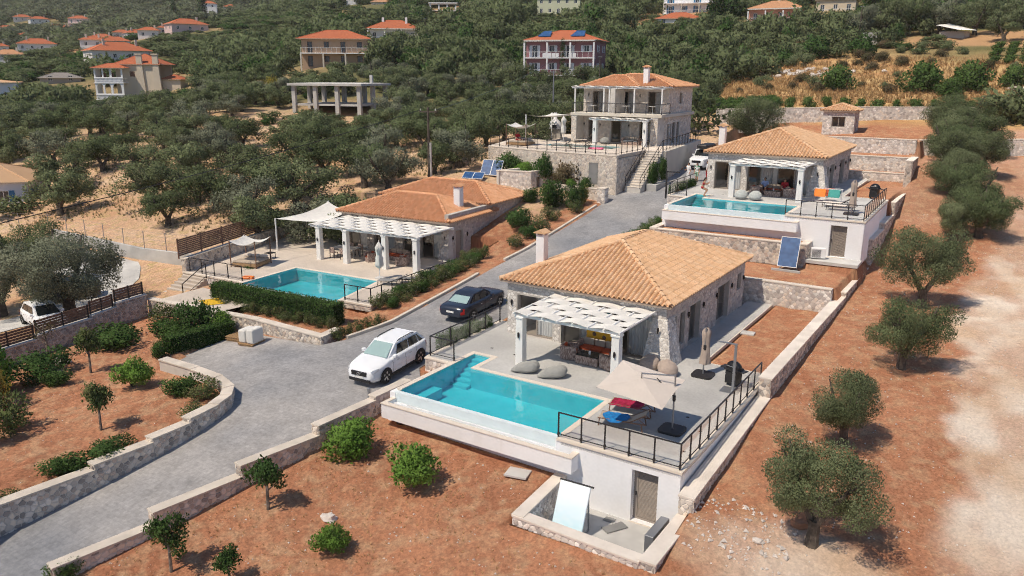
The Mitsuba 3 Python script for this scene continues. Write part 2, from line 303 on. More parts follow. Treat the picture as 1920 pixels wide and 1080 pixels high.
STONE_TONES = {
    'grey': [(.52, .47, .42), (.64, .57, .50), (.40, .35, .31), (.70, .63, .56), (.52, .42, .35), (.66, .57, .47), (.31, .28, .26)],
    'pale': [(.74, .69, .64), (.66, .60, .55), (.55, .51, .48), (.70, .61, .53), (.78, .74, .70), (.47, .42, .39)],
    'pink': [(.54, .475, .435), (.50, .45, .42), (.46, .41, .39), (.56, .50, .46), (.41, .36, .35), (.58, .53, .485)],
    'white': [(.68, .65, .62), (.63, .60, .57), (.58, .55, .52), (.70, .66, .62), (.72, .70, .67), (.52, .49, .47)],
    'cream': [(.68, .60, .51), (.64, .56, .48), (.58, .50, .43), (.70, .63, .55), (.62, .57, .51), (.52, .46, .41)],
    'dark': [(.36, .32, .29), (.45, .40, .36), (.28, .25, .24), (.50, .45, .41), (.40, .33, .28), (.31, .27, .24)]}
def stone_cells(L, z0, z1, size, seed, holes=None, asp=1.35, top=None):
    """Voronoi pieces of a wall face in (u, z)"""
    r = np.random.default_rng(seed); a, b = size * asp, size / asp ** .5
    g = [(x + .5 * a * (j % 2), y) for j, y in enumerate(np.arange(z0 - 2 * b, z1 + 2 * b, b)) for x in np.arange(-2 * a, L + 2 * a, a)]
    p = np.array(g) + r.uniform(-.36, .36, (len(g), 2)) * [a, b]
    v = Voronoi(p); box = sg.box(0, z0, L, z1) if top is None else top
    if holes is not None: box = box.difference(holes)
    out = []
    for i, k in enumerate(v.point_region):
        reg = v.regions[k]
        if len(reg) < 3 or -1 in reg: continue
        q = v.vertices[reg]
        if q[:, 0].max() < 0 or q[:, 0].min() > L or q[:, 1].max() < z0 or q[:, 1].min() > z1: continue
        g = sg.Polygon(q).intersection(box).buffer(-size * .055, join_style=2)
        for h in getattr(g, 'geoms', [g]):
            if h.geom_type == 'Polygon' and h.area > (size * .22) ** 2:
                out.append(h.simplify(size * .05))
    return out
def stone_mesh(poly, proud, M, r, base=-.01):
    ring = np.array(poly.exterior.coords)[:-1]
    if not poly.exterior.is_ccw: ring = ring[::-1]
    n = len(ring); c = ring.mean(0)
    ins = c + (ring - c) * .84; hh = proud * (.75 + .35 * r.random(n))
    v = np.vstack([np.column_stack([ring, np.full(n, base)]), np.column_stack([ins, hh]), [[c[0], c[1], proud * 1.08]]])
    f = []
    for i in range(n):
        j = (i + 1) % n; f += [[i, j, n + j], [i, n + j, n + i], [n + i, n + j, 2 * n]]
    return ap(M, v), np.array(f)
def stones(parent, fr, M, cells, tone, proud, seed, keep=0, name='stone'):
    """keep: the largest pieces that become parts of their own; the others are joined as one part"""
    r = np.random.default_rng(seed); tones = STONE_TONES[tone] if isinstance(tone, str) else tone
    order = np.argsort([-c.area for c in cells]); big = set(order[:keep].tolist()); rest = MB(fr)
    for i, c in enumerate(cells):
        col = np.array(tones[r.integers(len(tones))]) * r.uniform(.82, 1.15)
        v, f = stone_mesh(c, proud * r.uniform(.6, 1.3), M, r)
        if i in big: MB(fr).add(v, f, col).put(parent + '__' + name, 'vc')
        else: rest.add(v, f, col)
    k = rest.put(parent + '__' + name, 'vc')
    if k and keep: lab(k, kind='stuff')
    elif k: lab(k, kind='stuff')
def stone_wall(parent, fr, p0, p1, zb, zt, thick, tone='pale', size=.28, seed=0, keep=0, faces='ob', cap=True, capmat='cap_stone', core='mortar_pale', proud=.03, ends=True):
    """a free-standing rubble wall from p0 to p1 (outer face to the right of p0>p1 seen from outside); zb, zt: bottom and top, each one number or (at p0, at p1)"""
    p0, p1 = np.array(p0, float), np.array(p1, float); d = p1 - p0; L = np.linalg.norm(d); u = np.array([*(d / L), 0])
    zb = np.broadcast_to(zb, 2).astype(float); zt = np.broadcast_to(zt, 2).astype(float); ct = .07
    prof = sg.Polygon([(0, zb[0]), (L, zb[1]), (L, zt[1] - ct), (0, zt[0] - ct)])
    M = plane([*p0, 0], u); MB(fr).prism(prof, -thick, 0, M=M).put(parent + '__core', core)
    lo, hi = zb.min(), (zt - ct).max()
    if 'o' in faces: stones(parent, fr, M, stone_cells(L, lo, hi, size, seed, top=prof), tone, proud, seed, keep)
    n = M[:, 2]
    if 'b' in faces:
        Mb = plane([*p1, 0] - n * thick, -u); pb = sa.affine_transform(prof, [-1, 0, 0, 1, L, 0])
        stones(parent, fr, Mb, stone_cells(L, lo, hi, size, seed + 1, top=pb), tone, proud, seed + 1, 0)
    if ends:
        for e, q, uu in ((0, [*p0, 0] - n * thick, n), (1, [*p1, 0], -n)):
            Me = plane(q, uu); pe = sg.box(0, zb[e], thick, zt[e] - ct)
            stones(parent, fr, Me, stone_cells(thick, zb[e], zt[e] - ct, size, seed + 5 + e, top=pe), tone, proud, seed + 5, 0)
    if cap:
        pc = sg.Polygon([(-.02, zt[0] - ct + .001), (L + .02, zt[1] - ct + .001), (L + .02, zt[1]), (-.02, zt[0])])
        MB(fr).prism(pc, -thick - .05, .05, M=M).put(parent + '__cap', capmat)

# ------------------------------------------------------------------ the site: frames of the four villas, terrain with its terraces, road
FA, FB, FC, FD = Frame(), Frame(-23.684, 10.01, -.142, .057), Frame(.435, 30.0, 4.42, .021), Frame(-28.18, 48.15, 6.7, .03)
def fpoly(fr, pts): return sg.Polygon([fr((x, y, 0))[:2] for x, y in pts])
def frect(fr, x0, y0, x1, y1): return fpoly(fr, [(x0, y0), (x1, y0), (x1, y1), (x0, y1)])
ROAD_L = [(-17.6, -30), (-20.45, -13.2), (-20.1, -9.8), (-19.95, -6), (-20.2, -3.9), (-21.2, -2.45), (-22.6, -1.95), (-27.0, -1.9), (-28.3, .1), (-29.0, 4.0), (-27.2, 4.2), (-22.0, 4.1), (-21.25, 5.4), (-20.7, 8.4),
          (-21.5, 18.5), (-21.4, 24.3), (-21.5, 34), (-21.3, 36), (-22.6, 38.6), (-21.4, 40), (-19.3, 40.6), (-19.3, 44.5), (-20.3, 52), (-21.5, 60), (-22, 75)]
ROAD_R = [(-15.6, 75), (-15.6, 60), (-15.0, 46), (-15.0, 34.5), (-15.6, 30), (-15.4, 24), (-15.5, 18), (-15.4, 11), (-15.3, 4.3), (-14.3, 3.2), (-14.25, 0), (-14.4, -3.5), (-15.0, -7), (-15.5, -10.3), (-16.0, -13.4), (-17.0, -20), (-17.2, -30)]
ROAD = sg.Polygon(ROAD_L + ROAD_R)
def zdrive(x, y): return zroad(x, y) - .07 * np.clip(-21.5 - np.asarray(x), 0, 6.5) * np.clip((12 - np.asarray(y)) / 8, 0, 1)
D_TERR = sg.Polygon([(-35.7, 40.2), (-28.5, 38.9), (-21.2, 38.6), (-21.2, 44.6), (-19.4, 44.6), (-20.4, 52), (-21.6, 60), (-33, 64), (-40, 54)])
ZONES = [  # polygon, height, kind
    (ROAD, lambda x, y: zdrive(x, y) - .07),
    (frect(FA, -13.2, .1, .1, 11.3), lambda x, y: 0 * x - 2.9), (frect(FA, -14.9, 4.5, -3.1, 23.45), lambda x, y: 0 * x - 1.2),
    (frect(FA, -3.1, 11.2, .3, 23.45), lambda x, y: .03 * np.sin(x * 3 + y) - .06), (frect(FA, -14.3, 23.5, .3, 28.45), lambda x, y: 1.32 + .0 * x),
    (frect(FA, -5.0, -3.5, .3, .2), lambda x, y: 0 * x - 2.75),
    (frect(FC, -13.7, .1, .1, 11.3), lambda x, y: 0 * x + 1.4), (frect(FC, -14.9, 4.5, -3.1, 23.5), lambda x, y: 0 * x + 3.1),
    (frect(FC, -13.6, -1.25, -3.3, .2), lambda x, y: 0 * x + 2.78), (frect(FC, -3.2, -1.6, .1, .2), lambda x, y: 0 * x + 1.75),
    (frect(FC, -3.1, 11.2, .3, 23.5), lambda x, y: 4.36 + .02 * np.sin(x * 3)), (frect(FC, -14, 23.5, .3, 24.9), lambda x, y: 5.1 + 0 * x), (frect(FC, -14, 24.9, .3, 28.5), lambda x, y: 6.35 + 0 * x), (frect(FC, -14, 28.5, .3, 34), lambda x, y: 7.55 + 0 * x),
    (frect(FB, -16.6, -.1, -.05, 15.1), lambda x, y: 0 * x - 1.4), (frect(FB, -12.5, 12, -2.55, 23.5), lambda x, y: 0 * x - 1.0), (fpoly(FB, [(-16.5, 0), (-19.5, 12), (-19.8, 20.9), (-12.3, 20.9), (-12.3, 0)]), lambda x, y: 0 * x - .8), (frect(FB, -12.2, -3.6, .1, -.4), lambda x, y: 0 * x - .82),
    (D_TERR.buffer(-.45), lambda x, y: 0 * x + 5.2),
]
def hfun(x, y):
    x, y = np.asarray(x, float), np.asarray(y, float); h = hbase(x, y); sh = h.shape
    h, xf, yf = h.ravel().copy(), x.ravel(), y.ravel()
    for poly, zf in ZONES:
        b = poly.bounds; m = (xf > b[0]) & (xf < b[2]) & (yf > b[1]) & (yf < b[3])
        if m.any():
            i = np.nonzero(m)[0]; i = i[shapely.contains_xy(poly, xf[i], yf[i])]; h[i] = zf(xf[i], yf[i])
    return h.reshape(sh)
def grow(a, step, end, k=1.09):
    out = []; 
    while abs(a) < end: step *= k; a += math.copysign(step, end) if False else step; out.append(a)
    return np.array(out)
_xs = np.arange(-48, 14.01, .25); _ys = np.arange(-16, 62.01, .25)
def axis(c, lo, hi):
    l = [c[0]]; s = .25
    while l[-1] > lo: s = min(s * 1.09, 40); l.append(l[-1] - s)
    r = [c[-1]]; s = .25
    while r[-1] < hi: s = min(s * 1.09, 40); r.append(r[-1] + s)
    return np.concatenate([l[:0:-1], c, r[1:]])
_X, _Y = axis(_xs, -1300, 900), axis(_ys, -500, 1100)
_gx, _gy = np.meshgrid(_X, _Y)
_H = hfun(_gx, _gy)
_nz = meshkit.fbm(np.stack([_gx * .5, _gy * .5, 0 * _gx], -1), 4, 3) - .5
_inz = np.zeros(_H.shape, bool)
for _p, _z in ZONES: _inz |= shapely.contains_xy(_p.buffer(.3), _gx, _gy)
_H = _H + np.where(_inz, 0, _nz * .22) + np.where(_gy + .4 * np.abs(_gx) > 150, (meshkit.fbm(np.stack([_gx * .012, _gy * .012, 0 * _gx], -1), 3, 8) - .5) * 9 * np.clip((_gy + .4 * np.abs(_gx) - 150) / 150, 0, 1), 0)
def ground_z(x, y):
    """height of the terrain mesh (bilinear)"""
    x, y = np.asarray(x, float), np.asarray(y, float)
    i = np.clip(np.searchsorted(_X, x) - 1, 0, len(_X) - 2); j = np.clip(np.searchsorted(_Y, y) - 1, 0, len(_Y) - 2)
    a = (x - _X[i]) / (_X[i + 1] - _X[i]); b = (y - _Y[j]) / (_Y[j + 1] - _Y[j])
    return (_H[j, i] * (1 - a) + _H[j, i + 1] * a) * (1 - b) + (_H[j + 1, i] * (1 - a) + _H[j + 1, i + 1] * a) * b
_n = len(_X); _i, _j = np.meshgrid(np.arange(_n - 1), np.arange(len(_Y) - 1)); _k = (_j * _n + _i).ravel()
struct('ground', (np.column_stack([_gx.ravel(), _gy.ravel(), _H.ravel()]), np.vstack([np.column_stack([_k, _k + 1, _k + _n + 1]), np.column_stack([_k, _k + _n + 1, _k + _n])])), 'ground_mat', True)
lab('ground', 'ground of red soil, dry grass and scrub rising to the hillside')
struct('road', sheet(ROAD, lambda x, y: zdrive(x, y), .8), 'road_mat', True); lab('road', 'grey stamped concrete road with its driveway')

# planting beds and terrace soil as sheets, kerbs
def kerb(pts, label, w=.2, h=.16):
    k = num('kerb'); labels[k] = {'label': label, 'kind': 'structure'}
    ln = sg.LineString(pts); n = int(ln.length / 1.0)
    for i in range(n):
        a, b = np.array(ln.interpolate(i / n, normalized=True).coords[0]), np.array(ln.interpolate((i + .985) / n, normalized=True).coords[0])
        za, zb = float(zdrive(*a)), float(zdrive(*b))
        MB().bar((*a, za + h / 2 - .1), (*b, zb + h / 2 - .1), w, h + .2).put(k + '__stone', 'cap_stone')
kerb([(-21.35, 5.5), (-20.82, 8.4), (-21.62, 18.4)], 'pale kerb along the road below the first left villa')
kerb([(-21.6, 21.6), (-21.5, 24.3), (-21.62, 34), (-21.5, 35.6)], 'pale kerb along the road beside the flowering bed')

def long_wall(name, label, pts, zts, zbs, thick, tone, size, seed, keep, faces='ob', capmat='cap_stone', cat='stone wall', core='mortar_pale'):
    """a stepped wall: pts along its face (outer face on the right hand), one level per stretch"""
    t = thing(name, label, cat)
    for i in range(len(pts) - 1):
        L = math.dist(pts[i], pts[i + 1]); tot = sum(math.dist(pts[q], pts[q + 1]) for q in range(len(pts) - 1))
        stone_wall(t, W0, pts[i], pts[i + 1], zbs[i], zts[i], thick, tone, size, seed + 10 * i, int(keep * L / tot), faces, capmat=capmat, core=core)
    return t
# low wall between road and the front field (outer face to the field, seen from the east)
_rw = [(-14.15, 2.3), (-14.2, -.1), (-14.35, -3.4), (-14.9, -6.9), (-15.4, -10.3), (-15.95, -13.6), (-16.6, -18)][::-1]
long_wall('boundary_wall', 'low stepped rubble wall with pale coping between the grey road and the front field', _rw,
          [-2.55, -2.0, -1.45, -.98, -.55, -.38], [(-4.1, -3.4), (-3.4, -2.9), (-2.9, -2.4), (-2.4, -1.9), (-1.9, -1.6), (-1.7, -1.4)], .38, 'grey', .19, 11, 300, faces='ob')
# garden retaining wall on the left of the road, its face to the road
_gw = [(-18.5, -20), (-20.2, -13.2), (-19.85, -9.8), (-19.7, -7.4), (-19.72, -5.6), (-19.95, -4.0), (-20.35, -3.0), (-21.1, -2.25), (-22.6, -1.75), (-24.5, -1.65), (-27.0, -1.7)]
long_wall('retaining_wall', 'curved rubble retaining wall of the red garden along the left side of the road', _gw[::1],
          [-1.55, -1.32, -1.1, -.92, -.72, -.68, -.66, -.64, -.62, -.60], [(-4.4, -3.4), (-3.4, -2.9), (-2.9, -2.6), (-2.6, -2.3), (-2.3, -2.1), (-2.1, -1.9), (-2, -1.8), (-1.9, -1.8), (-1.8, -1.8), (-1.8, -1.8)], .42, 'grey', .19, 31, 300, faces='o')
# planter wall in front of the left villa
long_wall('planter_wall', 'rubble planter wall with coping behind the pallets of white sacks', [(-36.4, 3.5), (-31.5, 3.95), (-27.3, 4.35), (-21.95, 4.2)], [-.22, -.22, -.24], [-1.8, -1.8, -1.8], .4, 'grey', .18, 51, 120)
long_wall('planter_wall', 'short rubble planter wall returning from the corner towards the pool railing', [(-21.95, 4.25), (-22.15, 5.9)], [-.24], [-1.5], .4, 'grey', .18, 57, 20)
# east boundary wall, stepping up the hill
_ew = [(.62, -3.6), (.62, -.35), (.62, 8.9), (.62, 24.9), (.62, 33.0), (.62, 37.6), (.60, 42), (.55, 50), (.5, 54)]
long_wall('boundary_wall', 'long stepped rubble wall with pale coping between the villas and the right-hand olive field', _ew,
          [-1.4, (-.66, -.18), .70, .95, 2.8, 3.2, 4.15, 6.6], [(-2.6, -2.0), (-2, -.9), (-.9, -.4), (-.4, .1), (.1, .6), (.6, 1.5), (1.5, 3), (3, 4)], .5, 'grey', .19, 71, 300, faces='ob', capmat='cap_pale')
# service yard of the front villa
long_wall('yard_wall', 'low white rubble wall round the sunken service yard under the front pool terrace', [(-4.95, -.05), (-4.75, -3.5), (.1, -3.65)], [-1.42, -1.45], [(-2.8, -2.8), (-2.8, -2.8)], .38, 'pale', .18, 91, 200, capmat='cap_pale')
struct('yard_floor', trimesh.creation.box((5.4, 3.6, .2), trimesh.transformations.translation_matrix((-2.3, -1.75, -2.62))), 'concrete')
# behind the front villa and behind the rear villa
long_wall('retaining_wall', 'rubble retaining wall behind the front villa below the strip of red soil', [(-14.3, 23.25), (.1, 23.25)], [1.42], [-.3], .4, 'pale', .19, 111, 200, faces='o')
def fwall(fr, name, label, a, b, zt, zb, thick, tone, size, seed, keep=0, faces='o'):
    t = thing(name, label, 'stone wall'); p, q = fr((*a, 0)), fr((*b, 0))
    stone_wall(t, W0, p[:2], q[:2], zb + fr.o[2], zt + fr.o[2], thick, tone, size, seed, keep, faces)
fwall(FC, 'planter_wall', 'curved-ended rubble planter wall below the rear right pool, behind the solar panel', (-13.9, -1.55), (-3.1, -1.55), -1.55, -3.4, .4, 'grey', .19, 131, 200, 'ob')
fwall(FC, 'planter_wall', 'short end of the rubble planter beside the air conditioner', (-3.1, -1.55), (-3.1, -.05), -1.55, -3.4, .4, 'grey', .19, 133, 0, 'ob')
fwall(FC, 'planter_wall', 'left end of the rubble planter of the rear right pool beside the road', (-13.9, 1.9), (-13.9, -1.55), -1.5, -3.4, .4, 'grey', .19, 135, 0, 'ob')
fwall(FC, 'retaining_wall', 'lowest of three rubble terrace walls behind the rear right villa', (-14, 23.3), (-.1, 23.3), .72, -.6, .4, 'pale', .21, 141)
fwall(FC, 'retaining_wall', 'middle of three rubble terrace walls behind the rear right villa', (-14, 24.7), (-.1, 24.7), 2.0, .3, .4, 'pale', .21, 143)
fwall(FC, 'retaining_wall', 'topmost of three rubble terrace walls behind the rear right villa', (-14, 28.3), (-.1, 28.3), 3.35, 1.6, .4, 'pale', .21, 145)
struct('yard_floor', (FC(trimesh.creation.box((3.4, 1.7, .2)).vertices + [-1.6, -.75, -2.63]), trimesh.creation.box((3.4, 1.7, .2)).faces), 'concrete')

_t = long_wall('boundary_wall', 'stone field wall crossing behind the right-hand row of olives, lower of two', [(-.2, 60.6), (24, 72.5)], [(7.6, 8.2)], [(5.5, 6)], .5, 'pale', .22, 151, 0, faces='o')
_t = long_wall('boundary_wall', 'upper stone field wall behind the tiled stone hut below the golden hillside', [(-24.5, 73.5), (-9, 79.2), (26, 92.5)], [(9.4, 9.9), (9.9, 10.2)], [(6.5, 7), (7, 7.5)], .5, 'pale', .24, 155, 0, faces='o')

# ------------------------------------------------------------------ houses: walls, openings, tiled roofs
TILE = {'peach': [(.63, .40, .235), (.65, .42, .255), (.60, .375, .215), (.66, .445, .28), (.62, .40, .24)],
        'orange': [(.60, .315, .17), (.62, .335, .185), (.57, .285, .15), (.64, .36, .21), (.59, .32, .18)],
        'red': [(.52, .155, .075), (.56, .18, .09), (.48, .135, .065), (.58, .21, .11)]}
def tile_mesh(w, l):
    x = np.array([0, .10, .22, .36, .50, .62, .70, 1.0]) * w; z = np.array([.01, .065, .115, .132, .115, .065, .008, .006])
    v = np.vstack([np.column_stack([x, 0 * x, z + .028]), np.column_stack([x, 0 * x + l, z])]); n = len(x)
    f = [[i, i + 1, n + i + 1] for i in range(n - 1)] + [[i, n + i + 1, n + i] for i in range(n - 1)]
    return v, np.array(f)
def hip_roof(parent, fr, x0, x1, y0, y1, ze, slope, tone, seed, tiles=True, keep=0, tw=.26, tl=.34, thick=.10, soffit='plaster_cream', shade_var=.075):
    """hipped roof over the eave rectangle; returns the ridge height"""
    r = np.random.default_rng(seed); W, D = x1 - x0, y1 - y0; h = min(W, D) / 2; zr = ze + h * slope
    if D >= W: ra, rb = np.array([(x0 + x1) / 2, y0 + h, zr]), np.array([(x0 + x1) / 2, y1 - h, zr])
    else: ra, rb = np.array([x0 + h, (y0 + y1) / 2, zr]), np.array([x1 - h, (y0 + y1) / 2, zr])
    c = [np.array([x, y, ze]) for x, y in ((x0, y0), (x1, y0), (x1, y1), (x0, y1))]
    if D >= W: sl = [(c[0], c[1], ra, ra), (c[1], c[2], rb, ra), (c[2], c[3], rb, rb), (c[3], c[0], ra, rb)]
    else: sl = [(c[0], c[1], rb, ra), (c[1], c[2], rb, rb), (c[2], c[3], ra, rb), (c[3], c[0], ra, ra)]
    tones = TILE[tone] if isinstance(tone, str) else tone
    rk = num(parent + '__roof')
    m = MB(fr); base = np.array(tones).mean(0) * .75
    for a, b, p, q in sl: m.poly([a, b, p, q] if np.linalg.norm(p - q) > .01 else [a, b, p], base)
    lo = [p - [0, 0, thick] for p in c]
    for i in range(4): j = (i + 1) % 4; m.poly([lo[i], lo[j], c[j], c[i]], (.42, .33, .26))
    m.poly(lo[::-1], (.62, .56, .50)); m.put(rk, 'vc', exact=True)
    if tiles:
        tv, tf = tile_mesh(tw, tl * 1.12); allv, allf, allc, n = [], [], [], 0; kept = 0
        for si, (a, b, p, q) in enumerate(sl):
            u = (b - a) / np.linalg.norm(b - a); L = np.linalg.norm(b - a); up = (p + q) / 2 - (a + b) / 2
            up = up - u * (up @ u); H = np.linalg.norm(up); t = up / H; nn = np.cross(u, t)
            loc = sg.Polygon([((s - a) @ u, (s - a) @ t) for s in (a, b, p, q)]).buffer(0)
            nx, ny = int(L / tw), int(H / tl) + 1; ox = (L - nx * tw) / 2
            for j in range(ny):
                for i in range(nx):
                    cx, cy = ox + (i + .42) * tw, j * tl + tl * .5 - .05
                    if not loc.contains(sg.Point(cx, cy)): continue
                    col = np.array(tones[r.integers(len(tones))]) * r.uniform(1 - shade_var, 1 + shade_var)
                    v = a + np.outer(tv[:, 0] + ox + i * tw, u) + np.outer(tv[:, 1] + j * tl - .05 + r.uniform(-.004, .004), t) + np.outer(tv[:, 2], nn)
                    if keep and si == 0 and kept < keep:
                        kept += 1; MB(fr).add(v, tf, col).put(rk + '__tile', 'vc_tile')
                    else:
                        allv.append(v); allf.append(tf + n); allc.append(np.tile(col, (len(v), 1))); n += len(v)
        k = num(rk + '__tile'); scene[k] = mikit.ply((fr(np.vstack(allv)), np.vstack(allf)), 'vc_tile', color=np.vstack(allc)); lab(k, kind='stuff')
    for a, b in ((c[0], ra), (c[1], ra if D >= W else rb), (c[2], rb), (c[3], rb if D >= W else ra), (ra, rb)):
        d = b - a; L = np.linalg.norm(d); n = max(1, int(L / .42))
        if L < .1: continue
        if not tiles:
            MB(fr).bar(a, b, .16, .1, col=np.array(tones[0]) * .95).put(rk + '__ridge_cap', 'vc'); continue
        mm = MB(fr)
        for i in range(n):
            p, q = a + d * i / n, a + d * (i + 1.12) / n
            mm.tube([p + [0, 0, .07], q + [0, 0, .045]], [.125, .10], 8, col=np.array(tones[r.integers(len(tones))]) * r.uniform(.95, 1.2), cap=False)
        mm.put(rk + '__ridge_cap', 'vc_tile')
    return zr, rk

def wall(parent, fr, p0, p1, z0, z1, thick, holes, mat_, tone=None, size=.27, seed=0, keep=0, proud=.014, inset=.12, core=None):
    """a house wall seen from outside from p0 (left) to p1, holes (a, b, za, zb)"""
    p0, p1 = np.array(p0, float), np.array(p1, float); L = np.linalg.norm(p1 - p0); M = plane([*p0, 0], [*(p1 - p0), 0])
    hs = unary_union([sg.box(a, za, b, zb) for a, b, za, zb in holes]) if holes else sg.Polygon()
    wk = MB(fr).prism(sg.box(0, z0, L, z1).difference(hs), -thick, 0, M=M).put(parent + '__wall', mat_)
    if tone:
        big = unary_union([sg.box(a - inset, za - .02, b + inset, zb + inset) for a, b, za, zb in holes]) if holes else sg.Polygon()
        if keep: stones(wk, fr, M, stone_cells(L, z0, z1, size, seed, big), tone, proud, seed, keep)
        else: stones(wk, fr, M, stone_cells(L, z0, z1, size, seed, big), tone, proud, seed, 0)
    return M, wk
def opening(parent, fr, M, a, b, za, zb, kind='sliding', depth=.22, frame='frame_taupe', n=2, curtain=0, name='window', fw=.07):
    """what fills a hole of a wall"""
    w = num(parent + '__' + name)
    def B(m, a0, b0, z0, z1, d0, d1): return m.box((a0, z0, d0), (b0, z1, d1))
    m = MB(fr); fr_ = lambda mm: mm
    B(m, a, b, zb - fw, zb, -depth - .06, -depth); B(m, a, b, za, za + fw * .8, -depth - .06, -depth)
    for i in range(n + 1):
        x = a + (b - a) * i / n; lo = max(a, x - fw / 2) if 0 < i < n else (a if i == 0 else b - fw); B(m, lo, lo + fw, za + fw * .8, zb - fw, -depth - .062, -depth + .002)
    m.v = [ap(M, v) for v in m.v]; m.put(w if kind != 'shutter' else w + '__frame', frame, exact=kind != 'shutter')
    if kind in ('sliding', 'glass'):
        for i in range(n):
            x0_, x1_ = a + (b - a) * i / n, a + (b - a) * (i + 1) / n
            MB(fr).add(ap(M, [(x0_, za, -depth - .03), (x1_, za, -depth - .03), (x1_, zb, -depth - .03), (x0_, zb, -depth - .03)]), [[0, 1, 2], [0, 2, 3]]).put(w + '__pane', 'glass_pane')
    if kind == 'shutter':
        m = MB(fr); k = int((zb - za - .2) / .055)
        for i in range(k):
            z = za + .1 + i * .055; m.add(ap(M, [(a + fw, z, -depth - .05), (b - fw, z, -depth - .05), (b - fw, z + .035, -depth - .005), (a + fw, z + .035, -depth - .005),
                (a + fw, z + .045, -depth - .05), (b - fw, z + .045, -depth - .05)]), [[0, 1, 2], [0, 2, 3], [3, 2, 5], [3, 5, 4]])
        m.put(w, 'shutter_taupe', exact=True)
        MB(fr).add(ap(M, [(a, za, -depth - .07), (b, za, -depth - .07), (b, zb, -depth - .07), (a, zb, -depth - .07)]), [[0, 1, 2], [0, 2, 3]]).put(w + '__backing', 'shutter_taupe')
    if kind == 'panel':
        m = MB(fr); B(m, a, b, za, zb, -depth - .05, -depth - .02); m.v = [ap(M, v) for v in m.v]; m.put(w + '__leaf', 'shutter_taupe')
    if curtain:
        for s in range(curtain):
            u = np.linspace(0, 1, 30); x = a + (b - a) * (.03 + (.62 * s) + .32 * u) if curtain > 1 else a + (b - a) * (.45 + .52 * u)
            z = -depth - .28 + .04 * np.sin(u * 46)
            v = np.vstack([np.column_stack([x, 0 * x + za + .03, z]), np.column_stack([x, 0 * x + zb - .05, z])]); n_ = 30
            MB(fr).add(ap(M, v), [[i, i + 1, n_ + i + 1] for i in range(n_ - 1)] + [[i, n_ + i + 1, n_ + i] for i in range(n_ - 1)]).put(w + '__curtain', 'curtain')
    return w
def wall_lamp(parent, fr, M, u, z):
    m = MB(fr); m.lathe([(.02, .16), (.05, .13), (.06, -.02), (.03, -.12), (.02, -.17)], n=8); m.box((-.03, -.06, -.05), (.03, .1, .06))
    q = m.v; m.v = [ap(M, np.column_stack([v[:, 0] + u, v[:, 2] + z, -v[:, 1] + .07])) for v in q]
    m.put(parent + '__wall_lamp', 'metal_black')
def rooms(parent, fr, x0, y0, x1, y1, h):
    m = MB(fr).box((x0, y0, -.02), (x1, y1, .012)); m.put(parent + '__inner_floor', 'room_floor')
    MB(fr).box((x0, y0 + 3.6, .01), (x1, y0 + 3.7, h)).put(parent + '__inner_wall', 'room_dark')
def chimney(parent, fr, x, y, z0, z1, w=.5, tone='peach', plaster='plaster_white'):
    k = num(parent + '__chimney'); MB(fr).box((x - w / 2, y - w / 2, z0), (x + w / 2, y + w / 2, z1)).put(k, plaster, exact=True)
    m = MB(fr)
    for sx in (-1, 1):
        for sy in (-1, 1): m.box((x + sx * w * .42 - .05, y + sy * w * .42 - .05, z1 + .002), (x + sx * w * .42 + .05, y + sy * w * .42 + .05, z1 + .16))
    m.put(k + '__cap_support', plaster)
    m = MB(fr); c = TILE[tone][0]
    for s in (-1, 1): m.poly([(x - s * w * .75, y - w * .75, z1 + .16), (x - s * w * .75, y + w * .75, z1 + .16), (x, y + w * .75, z1 + .34), (x, y - w * .75, z1 + .34)], c)
    for s in (-1, 1): m.poly([(x - w * .75, y + s * w * .75, z1 + .16), (x + w * .75, y + s * w * .75, z1 + .16), (x, y + s * w * .75, z1 + .34)], c)
    m.box((x - w * .76, y - w * .76, z1 + .13), (x + w * .76, y + w * .76, z1 + .158), c); m.put(k + '__cap', 'vc')

